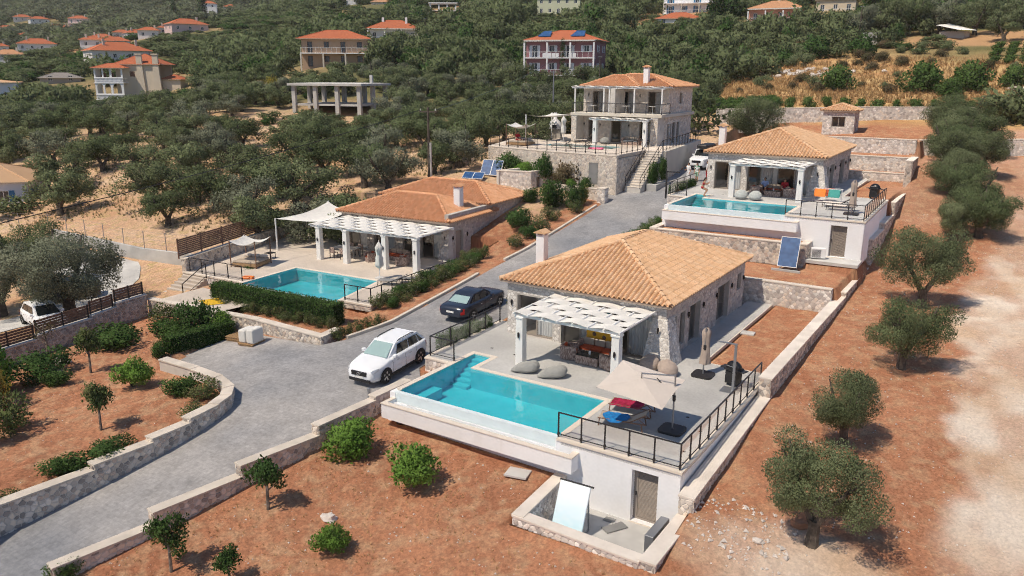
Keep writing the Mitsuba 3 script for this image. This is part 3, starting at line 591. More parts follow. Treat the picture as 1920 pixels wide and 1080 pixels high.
def pergola(fr, x0, x1, y0, y1, z, posts, label, pw=.36, nraft=8, nstrip=5, amp=.045, group=None, zwall=.05, tilted=0, legs=True):
    """woven cloth strips over rafters on white pillars"""
    t = thing('pergola', label, 'pergola')
    if legs:
        for px in posts:
            k = num(t + '__pillar'); m = MB(fr); a, b = pw / 2, pw / 2 + .02
            m.add(np.array([[px + sx * s, y0 + .22 + sy * s, zz] for zz, s in ((0, b), (z - .10, a)) for sx in (-1, 1) for sy in (-1, 1)]), [[0, 1, 5, 4], [1, 3, 7, 5], [3, 2, 6, 7], [2, 0, 4, 6], [4, 5, 7, 6], [0, 2, 3, 1]])
            m.put(k, 'pillar_white', exact=True)
            MB(fr).box((px - pw * .62, y0 + .22 - pw * .62, z - .10), (px + pw * .62, y0 + .22 + pw * .62, z - .03)).put(k + '__capital', 'pillar_white')
            m = MB(fr).lathe([(.02, .16), (.05, .12), (.055, -.02), (.03, -.13)], at=(px, y0 + .22 - pw / 2 - .07, z * .62), n=8); m.put(k + '__lamp', 'metal_black')
    MB(fr).box((x0, y0 + .08, z - .028), (x1, y0 + .2, z + .1)).put(t + '__beam', 'frame_white')
    MB(fr).box((x0, y1 - .12, z - .028), (x1, y1, z + .1)).put(t + '__beam', 'frame_white')
    xs = np.linspace(x0 + .05, x1 - .05, nraft)
    for x in xs: MB(fr).box((x - .035, y0 - .12, z + .102), (x + .035, y1 - .01, z + .18)).put(t + '__rafter', 'frame_white')
    ye = np.linspace(y0 - .05, y1 - .04, nstrip + 1); seg = (x1 - x0 - .1) / (nraft - 1)
    for i in range(nstrip):
        u = np.linspace(0, 1, (nraft - 1) * 8 + 1); x = x0 + .05 + u * (x1 - x0 - .1)
        zz = z + .155 + amp * np.cos(np.pi * (x - xs[0]) / seg + np.pi * (i % 2)) + .015
        zz2 = np.where(zz < z + .10, z + .10 - (z + .10 - zz) * .4, zz)
        g = .012; n = len(x)
        v = np.vstack([np.column_stack([x, 0 * x + ye[i] + g, zz]), np.column_stack([x, 0 * x + (ye[i] + ye[i + 1]) / 2, zz - .015]), np.column_stack([x, 0 * x + ye[i + 1] - g, zz])])
        f = []
        for q in range(2):
            o = q * n; f += [[o + j, o + j + 1, o + n + j + 1] for j in range(n - 1)] + [[o + j, o + n + j + 1, o + n + j] for j in range(n - 1)]
        MB(fr).add(v, f).put(t + '__canvas_strip', 'fabric_white', True)
    return t

def railing(fr, pts, n, label, h=1.02, glass=True, low=True, post=.05, matp='metal_dark', ends=True, bars=0):
    """posts, top rail, low rail and panes along a polyline of local points (x, y, z); n: bays of each stretch"""
    t = thing('railing', label, 'railing'); pts = [np.array(p if len(p) == 3 else (*p, 0), float) for p in pts]
    n = [n] * (len(pts) - 1) if isinstance(n, int) else n; done = []
    for (a, b), k in zip(zip(pts[:-1], pts[1:]), n):
        for i in range(k + 1):
            p = a + (b - a) * i / k
            if not any(np.linalg.norm(p - q) < .05 for q in done):
                done.append(p); pk = MB(fr).box(p - [post / 2, post / 2, -.002], p + [post / 2, post / 2, h - .022]).put(t + '__post', matp)
                if glass and low: MB(fr).box(p - [post * .8, post * .8, -.10], p + [post * .8, post * .8, .20]).put(pk + '__clamp', matp)
        e = [0, 0, h]; d = (b - a) / np.linalg.norm(b - a)
        MB(fr).bar(a + e - d * .02, b + e + d * .02, .055, .04).put(t + '__top_rail', matp)
        if low: MB(fr).bar(a + [0, 0, .14], b + [0, 0, .14], .025, .03).put(t + '__low_rail', matp)
        if glass:
            for i in range(k):
                p, q = a + (b - a) * (i + .06) / k, a + (b - a) * (i + .94) / k
                MB(fr).add(np.array([p + [0, 0, .17], q + [0, 0, .17], q + [0, 0, h - .1], p + [0, 0, h - .1]]), [[0, 1, 2], [0, 2, 3]]).put(t + '__pane', 'glass_pane')
        if bars:
            for i in range(int(np.linalg.norm(b - a) / .12)):
                p = a + d * (.06 + i * .12); MB(fr).box(p + [-.01, -.01, .15], p + [.01, .01, h - .03]).put(t + '__bar', matp)
    return t

def water_sheet(fr, poly, z, key):
    v, f = sheet(poly, lambda x, y: 0 * x + z, .12)
    w = fr(v); q = w[:, :2]
    k = lambda s: meshkit.fbm(np.column_stack([q * s, np.zeros(len(q))]), 2, 5)
    e = .05; H = lambda p: meshkit.fbm(np.column_stack([p * 1.6, np.zeros(len(p))]), 3, 5) * .030
    gx = (H(q + [e, 0]) - H(q - [e, 0])) / (2 * e); gy = (H(q + [0, e]) - H(q - [0, e])) / (2 * e)
    nrm = np.column_stack([-gx, -gy, np.ones(len(q))]); nrm /= np.linalg.norm(nrm, axis=1, keepdims=True)
    path = meshkit.write_ply((w, f), False, normals=nrm)
    scene[num(key)] = {'type': 'ply', 'filename': path, 'face_normals': False, 'bsdf': {'type': 'ref', 'id': 'water'}}

def pool(fr, poly, depth, label, lip=None, ledge=None, steps=None, cop=.26, coping_sides=None, wz=-.07, bench=None):
    """poly: water outline (shapely). lip: (x0, x1, y_front, z_top, z_bottom) of the overflow trough"""
    t = thing('swimming_pool', label, 'swimming pool')
    ring = np.array(poly.exterior.coords)[:-1]; 
    if not poly.exterior.is_ccw: ring = ring[::-1]
    m = MB(fr); n = len(ring)
    zt = -.012
    for i in range(n):
        a, b = ring[i], ring[(i + 1) % n]
        top = zt
        if lip and abs(a[1] - b[1]) < 1e-6 and abs(a[1] - poly.bounds[1]) < 1e-6: top = wz - .004
        m.poly([(*b, -depth), (*a, -depth), (*a, top), (*b, top)][::-1])
    m.prism(poly, -depth - .1, -depth); m.put(t + '__basin', 'pool_tile')
    water_sheet(fr, poly.buffer(-.003), wz, t + '__water')
    if steps:
        for x0, y0, x1, y1, z in steps: MB(fr).box((x0, y0, -depth - .001), (x1, y1, z)).put(t + '__step', 'pool_tile')
    frame = poly.buffer(cop, join_style=2).difference(poly)
    if lip: frame = frame.difference(sg.box(-99, -99, 99, poly.bounds[1] + .02))
    MB(fr).prism(frame, -.06, .012).put(t + '__coping', 'coping')
    if lip:
        x0, x1, yf, z1, z0 = lip; yb = poly.bounds[1]
        MB(fr).box((x0 + .05, yb - .22, z0 + .3), (x1 - .28, yb - .003, wz - .008)).put(t + '__overflow_edge', 'pool_ledge')
        k = num(t + '__trough'); m = MB(fr)
        m.box((x0, yf, z0), (x1, yf + .2, z1 - .045)); m.box((x0, yf + .2, z0), (x0 + .16, yb - .23, z1 - .045)); m.box((x1 - .2, yf + .2, z0), (x1, yb - .23, z1 - .045)); m.box((x0 + .16, yf + .2, z0), (x1 - .2, yb - .221, z0 + .25))
        m.put(k, 'plaster_white', exact=True)
        m = MB(fr); m.box((x0 - .03, yf - .03, z1 - .043), (x1 + .03, yf + .22, z1)); m.box((x1 - .22, yf + .221, z1 - .043), (x1 + .03, yb - .1, z1)); m.box((x0 - .03, yf + .221, z1 - .043), (x0 + .18, yb - .1, z1)); m.put(k + '__coping', 'coping')
        MB(fr).box((x0 + .161, yf + .201, z0 + .251), (x1 - .201, yb - .232, z0 + .254)).put(k + '__tile_floor', 'pool_ledge')
        water_sheet(fr, sg.box(x0 + .165, yf + .205, x1 - .205, yb - .235), z1 - .16, k + '__water')
    return t

# ------------------------------------------------------------------ foliage
def leafmat(name, a, b, back=None, f=.9):
    def col(p, n, uv):
        return mix(a, b, dr.clip(fbm(p.x * f, p.y * f, p.z * f) * 1.8 - .4, 0, 1)) * (.62 + .76 * noise(p.x * 19, p.y * 19, p.z * 19)) * (.80 + .40 * noise(p.x * .21, p.y * .21, 3.0))
    scene[name] = {'type': 'principledthin', 'base_color': mikit.proc(col), 'roughness': .65, 'diff_trans': .55, 'spec_trans': 0.0, 'eta': 1.3}
leafmat('leaf_olive', (.118, .150, .074), (.188, .216, .120)); leafmat('leaf_olive_dark', (.092, .126, .058), (.152, .182, .094)); leafmat('leaf_olive_light', (.150, .172, .120), (.22, .235, .165))
leafmat('leaf_dark', (.040, .080, .028), (.075, .130, .042)); leafmat('leaf_bright', (.090, .185, .034), (.150, .25, .055)); leafmat('leaf_hedge', (.046, .092, .028), (.085, .140, .045), f=2.0)
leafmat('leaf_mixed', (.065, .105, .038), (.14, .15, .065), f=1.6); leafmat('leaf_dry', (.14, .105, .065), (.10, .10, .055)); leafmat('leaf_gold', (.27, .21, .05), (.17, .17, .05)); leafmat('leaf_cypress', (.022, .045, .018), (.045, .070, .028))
leafmat('leaf_wood', (.095, .126, .060), (.160, .186, .098), f=.35); leafmat('leaf_wood_far', (.105, .128, .078), (.160, .176, .115), f=.2); leafmat('leaf_vine', (.060, .115, .034), (.110, .165, .055)); leafmat('leaf_red', (.13, .06, .04), (.06, .08, .03))
leafmat('petal_white', (.62, .60, .56), (.70, .66, .62)); leafmat('petal_pink', (.50, .16, .14), (.60, .30, .26))
def leaf_cloud(clumps, n, size, seed, asp=.42, shell=.55, out=.7, up=.25, zmin=None, nrm=False):
    """n small diamond leaves spread through ellipsoid clumps (x, y, z, rx, ry, rz)"""
    r = np.random.default_rng(seed); c = np.array(clumps, float); w = (c[:, 3] * c[:, 4] + c[:, 4] * c[:, 5] + c[:, 3] * c[:, 5]); k = r.choice(len(c), n, p=w / w.sum())
    d = r.normal(size=(n, 3)); d /= np.linalg.norm(d, axis=1, keepdims=True); rad = 1 - shell * r.random(n) ** 1.6
    p = c[k, :3] + d * c[k, 3:] * rad[:, None] + r.normal(size=(n, 3)) * size * .35
    ax = d * out + r.normal(size=(n, 3)) * .75 + [0, 0, up]; ax /= np.linalg.norm(ax, axis=1, keepdims=True)
    sd = np.cross(ax, r.normal(size=(n, 3))); sd /= np.linalg.norm(sd, axis=1, keepdims=True)
    L = size * r.uniform(.6, 1.35, (n, 1)); v = np.stack([p - ax * L * .5, p + sd * L * asp * .5, p + ax * L * .5, p - sd * L * asp * .5], 1).reshape(-1, 3)
    if zmin is not None: v[:, 2] = np.maximum(v[:, 2], zmin)
    i = np.arange(n)[:, None] * 4; f = np.vstack([i + [0, 1, 2], i + [0, 2, 3]])
    if not nrm: return v, f
    g = p - [*np.average(c[:, :3], axis=0, weights=w)[:2], np.average(c[:, 2], weights=w) - .4]; g /= np.linalg.norm(g, axis=1, keepdims=True)
    q = d * .8 + g * .5 + r.normal(size=(n, 3)) * .38; q /= np.linalg.norm(q, axis=1, keepdims=True); return v, f, np.repeat(q, 4, axis=0)
def leafply(v, f, nrm, m):
    """leaves whose normals lean to the outside of their clump, as sprigs of leaves do"""
    return {'type': 'ply', 'filename': meshkit.write_ply((v, f), False, normals=nrm), 'face_normals': False, 'bsdf': {'type': 'ref', 'id': m}}
def grp(name, **kids):
    scene[name] = {'type': 'shapegroup', **kids}
def olive_shape(seed, n, size, leaf, trunk=True, spread=1.0, low=0):
    r = np.random.default_rng(seed); cl = []; m = MB(); base = np.array([0, 0, 0.0]); nl = r.integers(2, 4); a0 = r.uniform(0, 6.3)
    m.tube([(0, 0, -.3), (.03, .02, .35), (.05 * math.cos(a0), .05 * math.sin(a0), .85)], [.30, .22, .20], 7)
    for i in range(nl):
        a = a0 + i * 6.28 / nl + r.uniform(-.4, .4); q = r.uniform(.75, 1.15) * spread
        p1 = np.array([math.cos(a) * .45 * q, math.sin(a) * .45 * q, 1.35]); p2 = np.array([math.cos(a) * .95 * q, math.sin(a) * .95 * q, 2.2 + r.uniform(-.2, .2)]); p3 = p2 + [math.cos(a) * .3, math.sin(a) * .3, .8]
        m.tube([(0.03, 0.02, .6), p1, p2, p3], [.15, .11, .07, .03], 6)
        for j in range(3):
            b = a + r.uniform(-1, 1); p = p1 + (p2 - p1) * r.uniform(.2, 1); m.tube([p, p + np.array([math.cos(b) * .5, math.sin(b) * .5, .55])], [.05, .02], 4)
        for j in range(10):
            b = r.uniform(0, 6.28); s = r.uniform(.42, .74); o = r.uniform(.1, 1.05) * spread
            cl.append((p2[0] + math.cos(b) * o, p2[1] + math.sin(b) * o, 2.2 + r.uniform(-.75, .95) - .2 * o, s, s, s * r.uniform(.66, .9)))
    for j in range(low):
        b = r.uniform(0, 6.28); o = r.uniform(.35, 1.25); q = r.uniform(.4, .62); cl.append((math.cos(b) * o, math.sin(b) * o, r.uniform(1.0, 2.9), q, q, q * .85))
    return {'crown': leafply(*leaf_cloud(cl, n, size, seed + 50, nrm=True), leaf), 'trunk': mikit.ply(m.mesh(), 'bark')}
for i, (sd, lf) in enumerate(((1, 'leaf_olive'), (2, 'leaf_olive'), (3, 'leaf_olive_dark'))): grp(f'grp_olive_near_{i}', **olive_shape(sd, 30000, .085, lf, low=16))
grp('grp_olive_big', **olive_shape(9, 24000, .095, 'leaf_olive_light', spread=1.25, low=10))
for i, (sd, lf) in enumerate(((11, 'leaf_olive'), (12, 'leaf_olive_dark'), (13, 'leaf_olive'), (14, 'leaf_olive_light'), (15, 'leaf_olive_dark'))): grp(f'grp_olive_{i}', **olive_shape(sd, 5600, .19, lf, spread=1.15, low=6))
def blob(seed, n, size, leaf, k=7, h=1.0, w=1.0):
    r = np.random.default_rng(seed); cl = [(r.uniform(-.9, .9) * w, r.uniform(-.9, .9) * w, .75 * h + r.uniform(-.3, .5) * h, .62 * w, .62 * w, .55 * h) for i in range(k)]
    return leafply(*leaf_cloud(cl, n, size, seed, nrm=True), leaf)
for i, lf in enumerate(('leaf_wood', 'leaf_wood', 'leaf_olive_dark', 'leaf_dark', 'leaf_wood')): grp(f'grp_wood_{i}', crown=blob(30 + i, 640, .36, lf, 7, 1.1, 1.0))
for i, lf in enumerate(('leaf_wood_far', 'leaf_wood', 'leaf_wood_far')): grp(f'grp_far_{i}', crown=blob(40 + i, 420, .42, lf, 9, .9, 1.1))
def bush_shape(seed, n, size, leaf, k=9, flat=.8, stemmat='bark', petals=None):
    r = np.random.default_rng(seed); cl = []; m = MB()
    for i in range(k):
        a = r.uniform(0, 6.28); o = r.uniform(0, .62); s = r.uniform(.28, .46); p = np.array([math.cos(a) * o, math.sin(a) * o, flat * (.62 + r.uniform(-.28, .34) - .25 * o)])
        cl.append((*p, s, s, s * .85)); m.tube([(0, 0, -.1), p * [.4, .4, .6], p], [.03, .02, .01], 4)
    kids = {'foliage': leafply(*leaf_cloud(cl, n, size, seed, asp=.6, zmin=0.02, nrm=True), leaf), 'stem': mikit.ply(m.mesh(), stemmat)}
    if petals: kids['blossom'] = mikit.ply(leaf_cloud(cl, 90, .055, seed + 9, asp=.9, shell=.05), petals)
    return kids
grp('grp_bush_dark', **bush_shape(61, 2600, .10, 'leaf_dark')); grp('grp_bush_dark2', **bush_shape(62, 2600, .10, 'leaf_hedge', 12)); grp('grp_bush_bright', **bush_shape(63, 3200, .10, 'leaf_bright', 11, 1.0)); grp('grp_bush_bright2', **bush_shape(64, 3200, .10, 'leaf_bright', 13, .9))
grp('grp_bush_mixed', **bush_shape(65, 1500, .10, 'leaf_mixed', 9, 1.0, petals='petal_pink')); grp('grp_bush_mixed2', **bush_shape(66, 1500, .10, 'leaf_mixed', 11, .9, petals='petal_white')); grp('grp_bush_dry', **bush_shape(67, 1600, .11, 'leaf_dry', 10)); grp('grp_bush_gold', **bush_shape(68, 1600, .11, 'leaf_gold', 9)); grp('grp_bush_dark_flat', **bush_shape(69, 2600, .10, 'leaf_hedge', 14, .6))
grp('grp_bush_red', **bush_shape(70, 1500, .11, 'leaf_red', 9)); grp('grp_vine_bush', **bush_shape(71, 1300, .14, 'leaf_vine', 10, 1.1)); grp('grp_fig', **bush_shape(72, 3000, .12, 'leaf_vine', 16, .9)); grp('grp_bush_olive', **bush_shape(73, 1700, .11, 'leaf_olive', 11))
def sapling(seed, n, leaf, h=1.0, w=.42, size=.11):
    r = np.random.default_rng(seed); m = MB(); m.tube([(0, 0, -.2), (.02, .01, h * .45), (0, .03, h * .8)], [.045, .035, .02], 6); cl = []
    for i in range(7):
        a = i * 2.4; z = h * (.5 + .45 * r.random()); p = np.array([math.cos(a) * w * r.uniform(.3, .9), math.sin(a) * w * r.uniform(.3, .9), z]); m.tube([(0, .01, z * .7), p], [.02, .008], 4); cl.append((*p, .2, .2, .16)); cl.append((*(p * [.5, .5, 1] + [0, 0, .1]), .17, .17, .13))
    return {'crown': leafply(*leaf_cloud(cl, n, size, seed, asp=.6, nrm=True), leaf), 'trunk': mikit.ply(m.mesh(), 'bark_grey')}
grp('grp_sapling_dark', **sapling(81, 1700, 'leaf_dark', size=.075)); grp('grp_sapling_dark2', **sapling(82, 1900, 'leaf_hedge', 1.0, .5, .075)); grp('grp_sapling_mixed', **sapling(83, 1500, 'leaf_mixed', 1.0, .42, .075)); grp('grp_sapling_bare', **sapling(84, 160, 'leaf_dry', 1.0, .45, .07))
def cypress_shape():
    cl = [(0, 0, .12 + i * .1, .17 * (1 - (i / 9.5) ** 2 * .85) + .01, .17 * (1 - (i / 9.5) ** 2 * .85) + .01, .12) for i in range(10)]; m = MB().tube([(0, 0, -.1), (0, 0, .9)], [.03, .01], 5)
    return {'crown': leafply(*leaf_cloud(cl, 1500, .06, 91, up=.9, nrm=True), 'leaf_cypress'), 'trunk': mikit.ply(m.mesh(), 'bark')}
grp('grp_cypress', **cypress_shape())
def plant(name, g, x, y, s, label, cat, group=None, rot=0.0, sz=None, z=None, kind=None):
    k = thing(name, label, cat, group, kind); z = float(ground_z(x, y)) if z is None else z
    t = T().translate([x, y, z]).rotate([0, 0, 1], rot)
    scene[k] = {'type': 'instance', 'to_world': t.scale([s, s, sz or s]), 'g': {'type': 'ref', 'id': g}}
    return k
def hedge(label, p0, p1, w, h, z0, n, seed, leaf='leaf_hedge', size=.11):
    t = thing('hedge', label, 'hedge'); p0, p1 = np.array(p0, float), np.array(p1, float); L = np.linalg.norm(p1 - p0); a = math.atan2(*(p1 - p0)[::-1]); r = np.random.default_rng(seed)
    ar = np.array([L * h, L * h, L * w, w * h, w * h]); k = r.choice(5, n, p=ar / ar.sum()); u, v = r.random(n), r.random(n); p = np.zeros((n, 3)); j = lambda: r.normal(size=n) * .045
    p[:, 0] = np.select([k < 3, k == 3], [u * L, j()], L + j()); p[:, 1] = np.select([k == 0, k == 1, k >= 2], [j(), w + j(), v * w]); p[:, 2] = np.select([k == 2], [h + j()], np.where(k < 2, v * h, u * h))
    p[:, 1] -= w / 2; nrm = np.array([[0, -1, 0], [0, 1, 0], [0, 0, 1], [-1, 0, 0], [1, 0, 0]])[k]
    ax = nrm * .5 + r.normal(size=(n, 3)) * .7 + [0, 0, .2]; ax /= np.linalg.norm(ax, axis=1, keepdims=True); sd = np.cross(ax, r.normal(size=(n, 3))); sd /= np.linalg.norm(sd, axis=1, keepdims=True)
    s = size * r.uniform(.6, 1.3, (n, 1)); V = np.stack([p - ax * s * .5, p + sd * s * .3, p + ax * s * .5, p - sd * s * .3], 1).reshape(-1, 3); i = np.arange(n)[:, None] * 4
    fr = Frame(p0[0], p0[1], z0, a); q = nrm + r.normal(size=(n, 3)) * .45; q = (q / np.linalg.norm(q, axis=1, keepdims=True)) @ fr.R.T; scene[t + '__foliage'] = leafply(fr(V), np.vstack([i + [0, 1, 2], i + [0, 2, 3]]), np.repeat(q, 4, axis=0), leaf)
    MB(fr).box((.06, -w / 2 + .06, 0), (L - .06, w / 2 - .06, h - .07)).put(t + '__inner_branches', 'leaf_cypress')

# ------------------------------------------------------------------ the two twin villas on the right of the road
def villa_right(fr, which, keep, tone, seed):
    g = {'a': 'front villa', 'c': 'rear right villa'}[which]
    t = thing('villa', {'a': 'nearest single-storey stone villa with pale tiled hip roof in front of the grey road', 'c': 'rear right single-storey stone villa with pale tiled hip roof below the stone hut'}[which], 'villa')
    x0, x1, y0, y1, h = -13.66, -4.68, 9.82, 22.03, 2.90
    w = x1 - x0
    # south front
    big = [(.62, 2.78, 0, 2.22), (3.30, 8.28, 0, 2.32)]
    M, wk = wall(t, fr, (x0, y0), (x1, y0), -.3, h, .34, big, 'mortar', 'white', .19, seed + 1, 80 if keep else 0, inset=.06)
    opening(t, fr, M, .62, 2.78, 0, 2.22, n=2, curtain=1); opening(t, fr, M, 3.30, 5.3, 0, 2.32, n=2, curtain=1); opening(t, fr, M, 5.62, 8.28, 0, 2.32, n=2, curtain=1)
    MB(fr).box((x0 + 5.3, y0 + .05, -.01), (x0 + 5.62, y0 + .335, 2.318)).put(t + '__pier', 'mortar_pale')
    wall_lamp(t, fr, M, .3, 1.75)
    # battered corner pier
    k = num(t + '__corner_pier'); c, p = MB(fr), []
    P = lambda z, o: [(x1 - .62 - o * .6, y0 - o), (x1 + o, y0 - o), (x1 + o, y0 + .9), (x1 - .62 - o * .6, y0 + .9)]
    lo, hi = [(*q, -.3) for q in P(0, .62)], [(*q, 2.25) for q in P(1, .06)]
    c.add(np.array(lo + hi), [[0, 1, 5, 4], [1, 2, 6, 5], [3, 0, 4, 7], [4, 5, 6, 7]]); c.put(k, 'mortar_pale', exact=True)
    for a, b, a2, b2, s in ((lo[0], lo[1], hi[0], hi[1], 1), (lo[1], lo[2], hi[1], hi[2], 2), (lo[3], lo[0], hi[3], hi[0], 3)):
        a, b, a2, b2 = map(np.array, (a, b, a2, b2)); u = (b - a) / np.linalg.norm(b - a); up = a2 - a; up = up - u * (up @ u); H = np.linalg.norm(up); up /= H; n = np.cross(u, up)
        q = sg.Polygon([((v - a) @ u, (v - a) @ up) for v in (a, b, b2, a2)])
        stones(k, fr, np.column_stack([u, up, n, a]), stone_cells(np.linalg.norm(b - a), 0, H, .15, seed + 20 + s, top=q), 'white', .02, seed + s, 40 if keep and s == 1 else 0)
    m = MB(fr).lathe([(.02, .16), (.05, .12), (.055, -.02), (.03, -.15)], at=(x1 - .25, y0 - .36, 1.75), n=8); m.put(t + '__wall_lamp', 'metal_black')
    # east side
    hs = [(.60, 1.35, .38, 2.1), (1.85, 2.55, .38, 2.1), (3.15, 4.75, .02, 2.12), (7.45, 9.45, .02, 2.15), (10.9, 11.65, 1.2, 2.2)]
    M, wk = wall(t, fr, (x1, y0), (x1, y1), -.3, h, .34, hs, 'mortar', 'pink', .19, seed + 2, 120 if keep else 0)
    for q in hs[:2]: opening(t, fr, M, *q, kind='shutter', depth=.16, n=1)
    opening(t, fr, M, 3.15, 4.75, .02, 2.12, kind='glass', n=2, depth=.26); opening(t, fr, M, 7.45, 9.45, .02, 2.15, kind='glass', n=2, depth=.26); opening(t, fr, M, *hs[4], kind='shutter', depth=.16, n=1)
    for u in (.25, 2.85, 5.05, 7.15, 9.75, 11.95): wall_lamp(t, fr, M, u, 1.78)
    M, wk = wall(t, fr, (x0, y1), (x0, y0), -.3, h, .34, [(3, 4, 1, 2.2), (7, 8, 1, 2.2)], 'mortar', 'pale', .3, seed + 3); opening(t, fr, M, 3, 4, 1, 2.2, n=1); opening(t, fr, M, 7, 8, 1, 2.2, n=1)
    wall(t, fr, (x1 - .345, y1), (x0 + .345, y1), -.3, h, .34, [], 'mortar')
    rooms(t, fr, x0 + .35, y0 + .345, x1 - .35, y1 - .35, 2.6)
    zr, rk = hip_roof(t, fr, x0 - .31, x1 + .31, y0 - .31, y1 + .31, 2.97, .37, tone, seed, keep=keep)
    chimney(t, fr, x0 - .02, 13.4, -.3, 4.75, .5, 'peach')
    pergola(fr, -10.75, -5.15, 5.85, 9.78, 2.44, (-10.45, -5.45), {'a': 'white pergola of woven canvas over the rattan lounge of the front villa', 'c': 'white woven canvas pergola on the rear right villa with guests beneath'}[which], nraft=8)
    # terrace
    d = thing('terrace', {'a': 'grey paved pool terrace of the front villa on white retaining walls', 'c': 'grey paved pool terrace of the rear right villa on white retaining walls'}[which], 'terrace')
    pl = sg.Polygon([(-13.42, .46), (-5.09, .46), (-5.09, 4.30), (-12.15, 4.30), (-12.15, 6.05), (-13.15, 6.05), (-13.15, .46)]) if 0 else sg.Polygon([(-13.15, .46), (-5.09, .46), (-5.09, 4.30), (-12.15, 4.30), (-12.15, 6.05), (-13.15, 6.05)])
    deck = sg.Polygon([(-13.41, .4), (-13.41, 4.45), (-14.9, 4.45), (-15.0, 8), (-15.15, 11.4), (-13.67, 11.4), (-13.67, 9.83), (-4.67, 9.83), (-4.67, 23.2), (-3.16, 23.2), (-3.16, 11.2), (0, 11.2), (0, 0), (-4.83, 0), (-4.83, .44)])
    deck = deck.difference(pl.buffer(.26, join_style=2)).buffer(0)
    MB(fr).prism(deck, -.22, 0).put(d + '__paving', 'deck_grey')
    # saw-cut joints are left as a separate slightly lower sheet under narrow gaps in the paving: too fine to see; drains instead
    for q in ((-1.5, 4.6), (-.6, 3.6), (-12.9, 7.2), (-11.4, 7.0), (-.5, 1.6), (-2.0, .35), (-.75, .25)): MB(fr).box((q[0] - .06, q[1] - .06, -.005), (q[0] + .06, q[1] + .06, .006)).put(d + '__drain', 'metal_black')
    MB(fr).box((-5.0, -.05, -.075), (.06, .28, .014)).put(d + '__coping', 'coping'); MB(fr).box((-.24, .281, -.075), (.06, 10.9, .014)).put(d + '__coping', 'coping')
    MB(fr).box((-3.165, 11.15, -.16), (-.3, 11.22, .012)).put(d + '__edge_strip', 'coping'); MB(fr).box((-3.19, 11.22, -.16), (-3.13, 23.1, .012)).put(d + '__edge_strip', 'coping')
    # white walls under the terrace
    M = plane((-5.06, 0, 0), (1, 0, 0)); dx0 = 3.22 if which == 'a' else 3.05; dw = 1.02
    wz = -2.62
    MB(fr).prism(sg.box(0, -2.9, 5.06, -.08).difference(sg.box(dx0, -2.48, dx0 + dw, -.40)), -.4, 0, M=M).put(d + '__wall', 'plaster_white')
    MB(fr).box((-.4, .01, -2.9), (-.001, 11, -.08)).put(d + '__wall', 'plaster_white')
    MB(fr).box((-13.6, .02, -2.9), (-5.07, .2, -.5)).put(d + '__wall', 'plaster_white'); MB(fr).box((-13.6, .21, -2.9), (-13.3, 4.3, -.1)).put(d + '__wall', 'plaster_white')
    w = num(d + '__door'); m = MB(fr); k = 0
    for z in np.arange(-2.40, -.48, .048): m.add(ap(M, [(dx0 + .16, z, -.30), (dx0 + dw - .05, z, -.30), (dx0 + dw - .05, z + .03, -.265), (dx0 + .16, z + .03, -.265), (dx0 + .16, z + .045, -.30), (dx0 + dw - .05, z + .045, -.30)]), [[0, 1, 2], [0, 2, 3], [3, 2, 5], [3, 5, 4]])
    m.put(w, 'shutter_taupe', exact=True)
    m = MB(fr)
    for a, b, c_, e in ((dx0, dx0 + .155, -2.48, -.4), (dx0 + dw - .05, dx0 + dw, -2.48, -.4), (dx0 + .155, dx0 + dw - .05, -.47, -.4), (dx0 + .155, dx0 + dw - .05, -2.48, -2.40)): m.box((a, c_, -.33), (b, e, -.255))
    m.v = [ap(M, v) for v in m.v]; m.put(w + '__frame', 'frame_taupe')
    m = MB(fr).box((dx0 + .08, -1.5, -.255), (dx0 + .12, -1.36, -.18)); m.v = [ap(M, v) for v in m.v]; m.put(w + '__handle', 'metal_dark')
    m = MB(fr).box((dx0 - .04, -2.62, -.4), (dx0 + dw + .02, -2.485, .03)); m.v = [ap(M, v) for v in m.v]; m.put(w + '__sill', 'coping')
    # side wall between road and terrace (stone under the corner of the fence)
    stone_wall(num(d + '__side_wall'), W0, fr((-14.9, 4.30, 0))[:2], fr((-13.40, 4.30, 0))[:2], fr.o[2] - 1.0, fr.o[2] - .0, .2, 'pale', .18, seed + 50, 0, 'o', capmat='coping')
    stone_wall(num(d + '__side_wall'), W0, fr((-15.2, 11.4, 0))[:2], fr((-14.92, 4.5, 0))[:2], fr.o[2] - 1.0, fr.o[2] - .0, .16, 'pale', .18, seed + 52, 0, 'o', capmat='coping', ends=False)
    MB(fr).box((-13.58, 4.46, -.5), (-13.42, 4.47, -.1)) if 0 else None
    pool(fr, pl, 1.02, {'a': 'turquoise overflow pool of the front villa with steps at its far left', 'c': 'turquoise overflow pool of the rear right villa with a woman at its corner'}[which],
         lip=(-13.45, -4.05, -.55, -.34, -1.02), steps=[(-13.14, 6.05 - .35 * (i + 1), -12.16, 6.045 - .35 * i, -.2 - .135 * i) for i in range(6)] + [(-13.14, .47, -12.55, 2.6, -.55)])
    # fences
    railing(fr, [(-5.0, .12), (-.09, .12), (-.09, 9.9)], [5, 10], {'a': 'dark glass railing round the right corner of the front terrace above the service door', 'c': 'dark railing with glass panes round the right corner of the rear right terrace'}[which])
    railing(fr, [(-13.35, 4.6), (-14.8, 4.6), (-14.85, 8), (-15.0, 11.1)] if which == 'a' else [(-13.5, 4.6), (-14.8, 4.6), (-15.0, 11.1)], [1, 2, 2] if which == 'a' else [1, 4], {'a': 'glass fence with dark posts between the parked white car and the front terrace', 'c': 'glass fence with dark posts beside the road at the rear right pool'}[which])
villa_right(FA, 'a', 240, 'peach', 201)
villa_right(FC, 'c', 0, 'peach', 301)

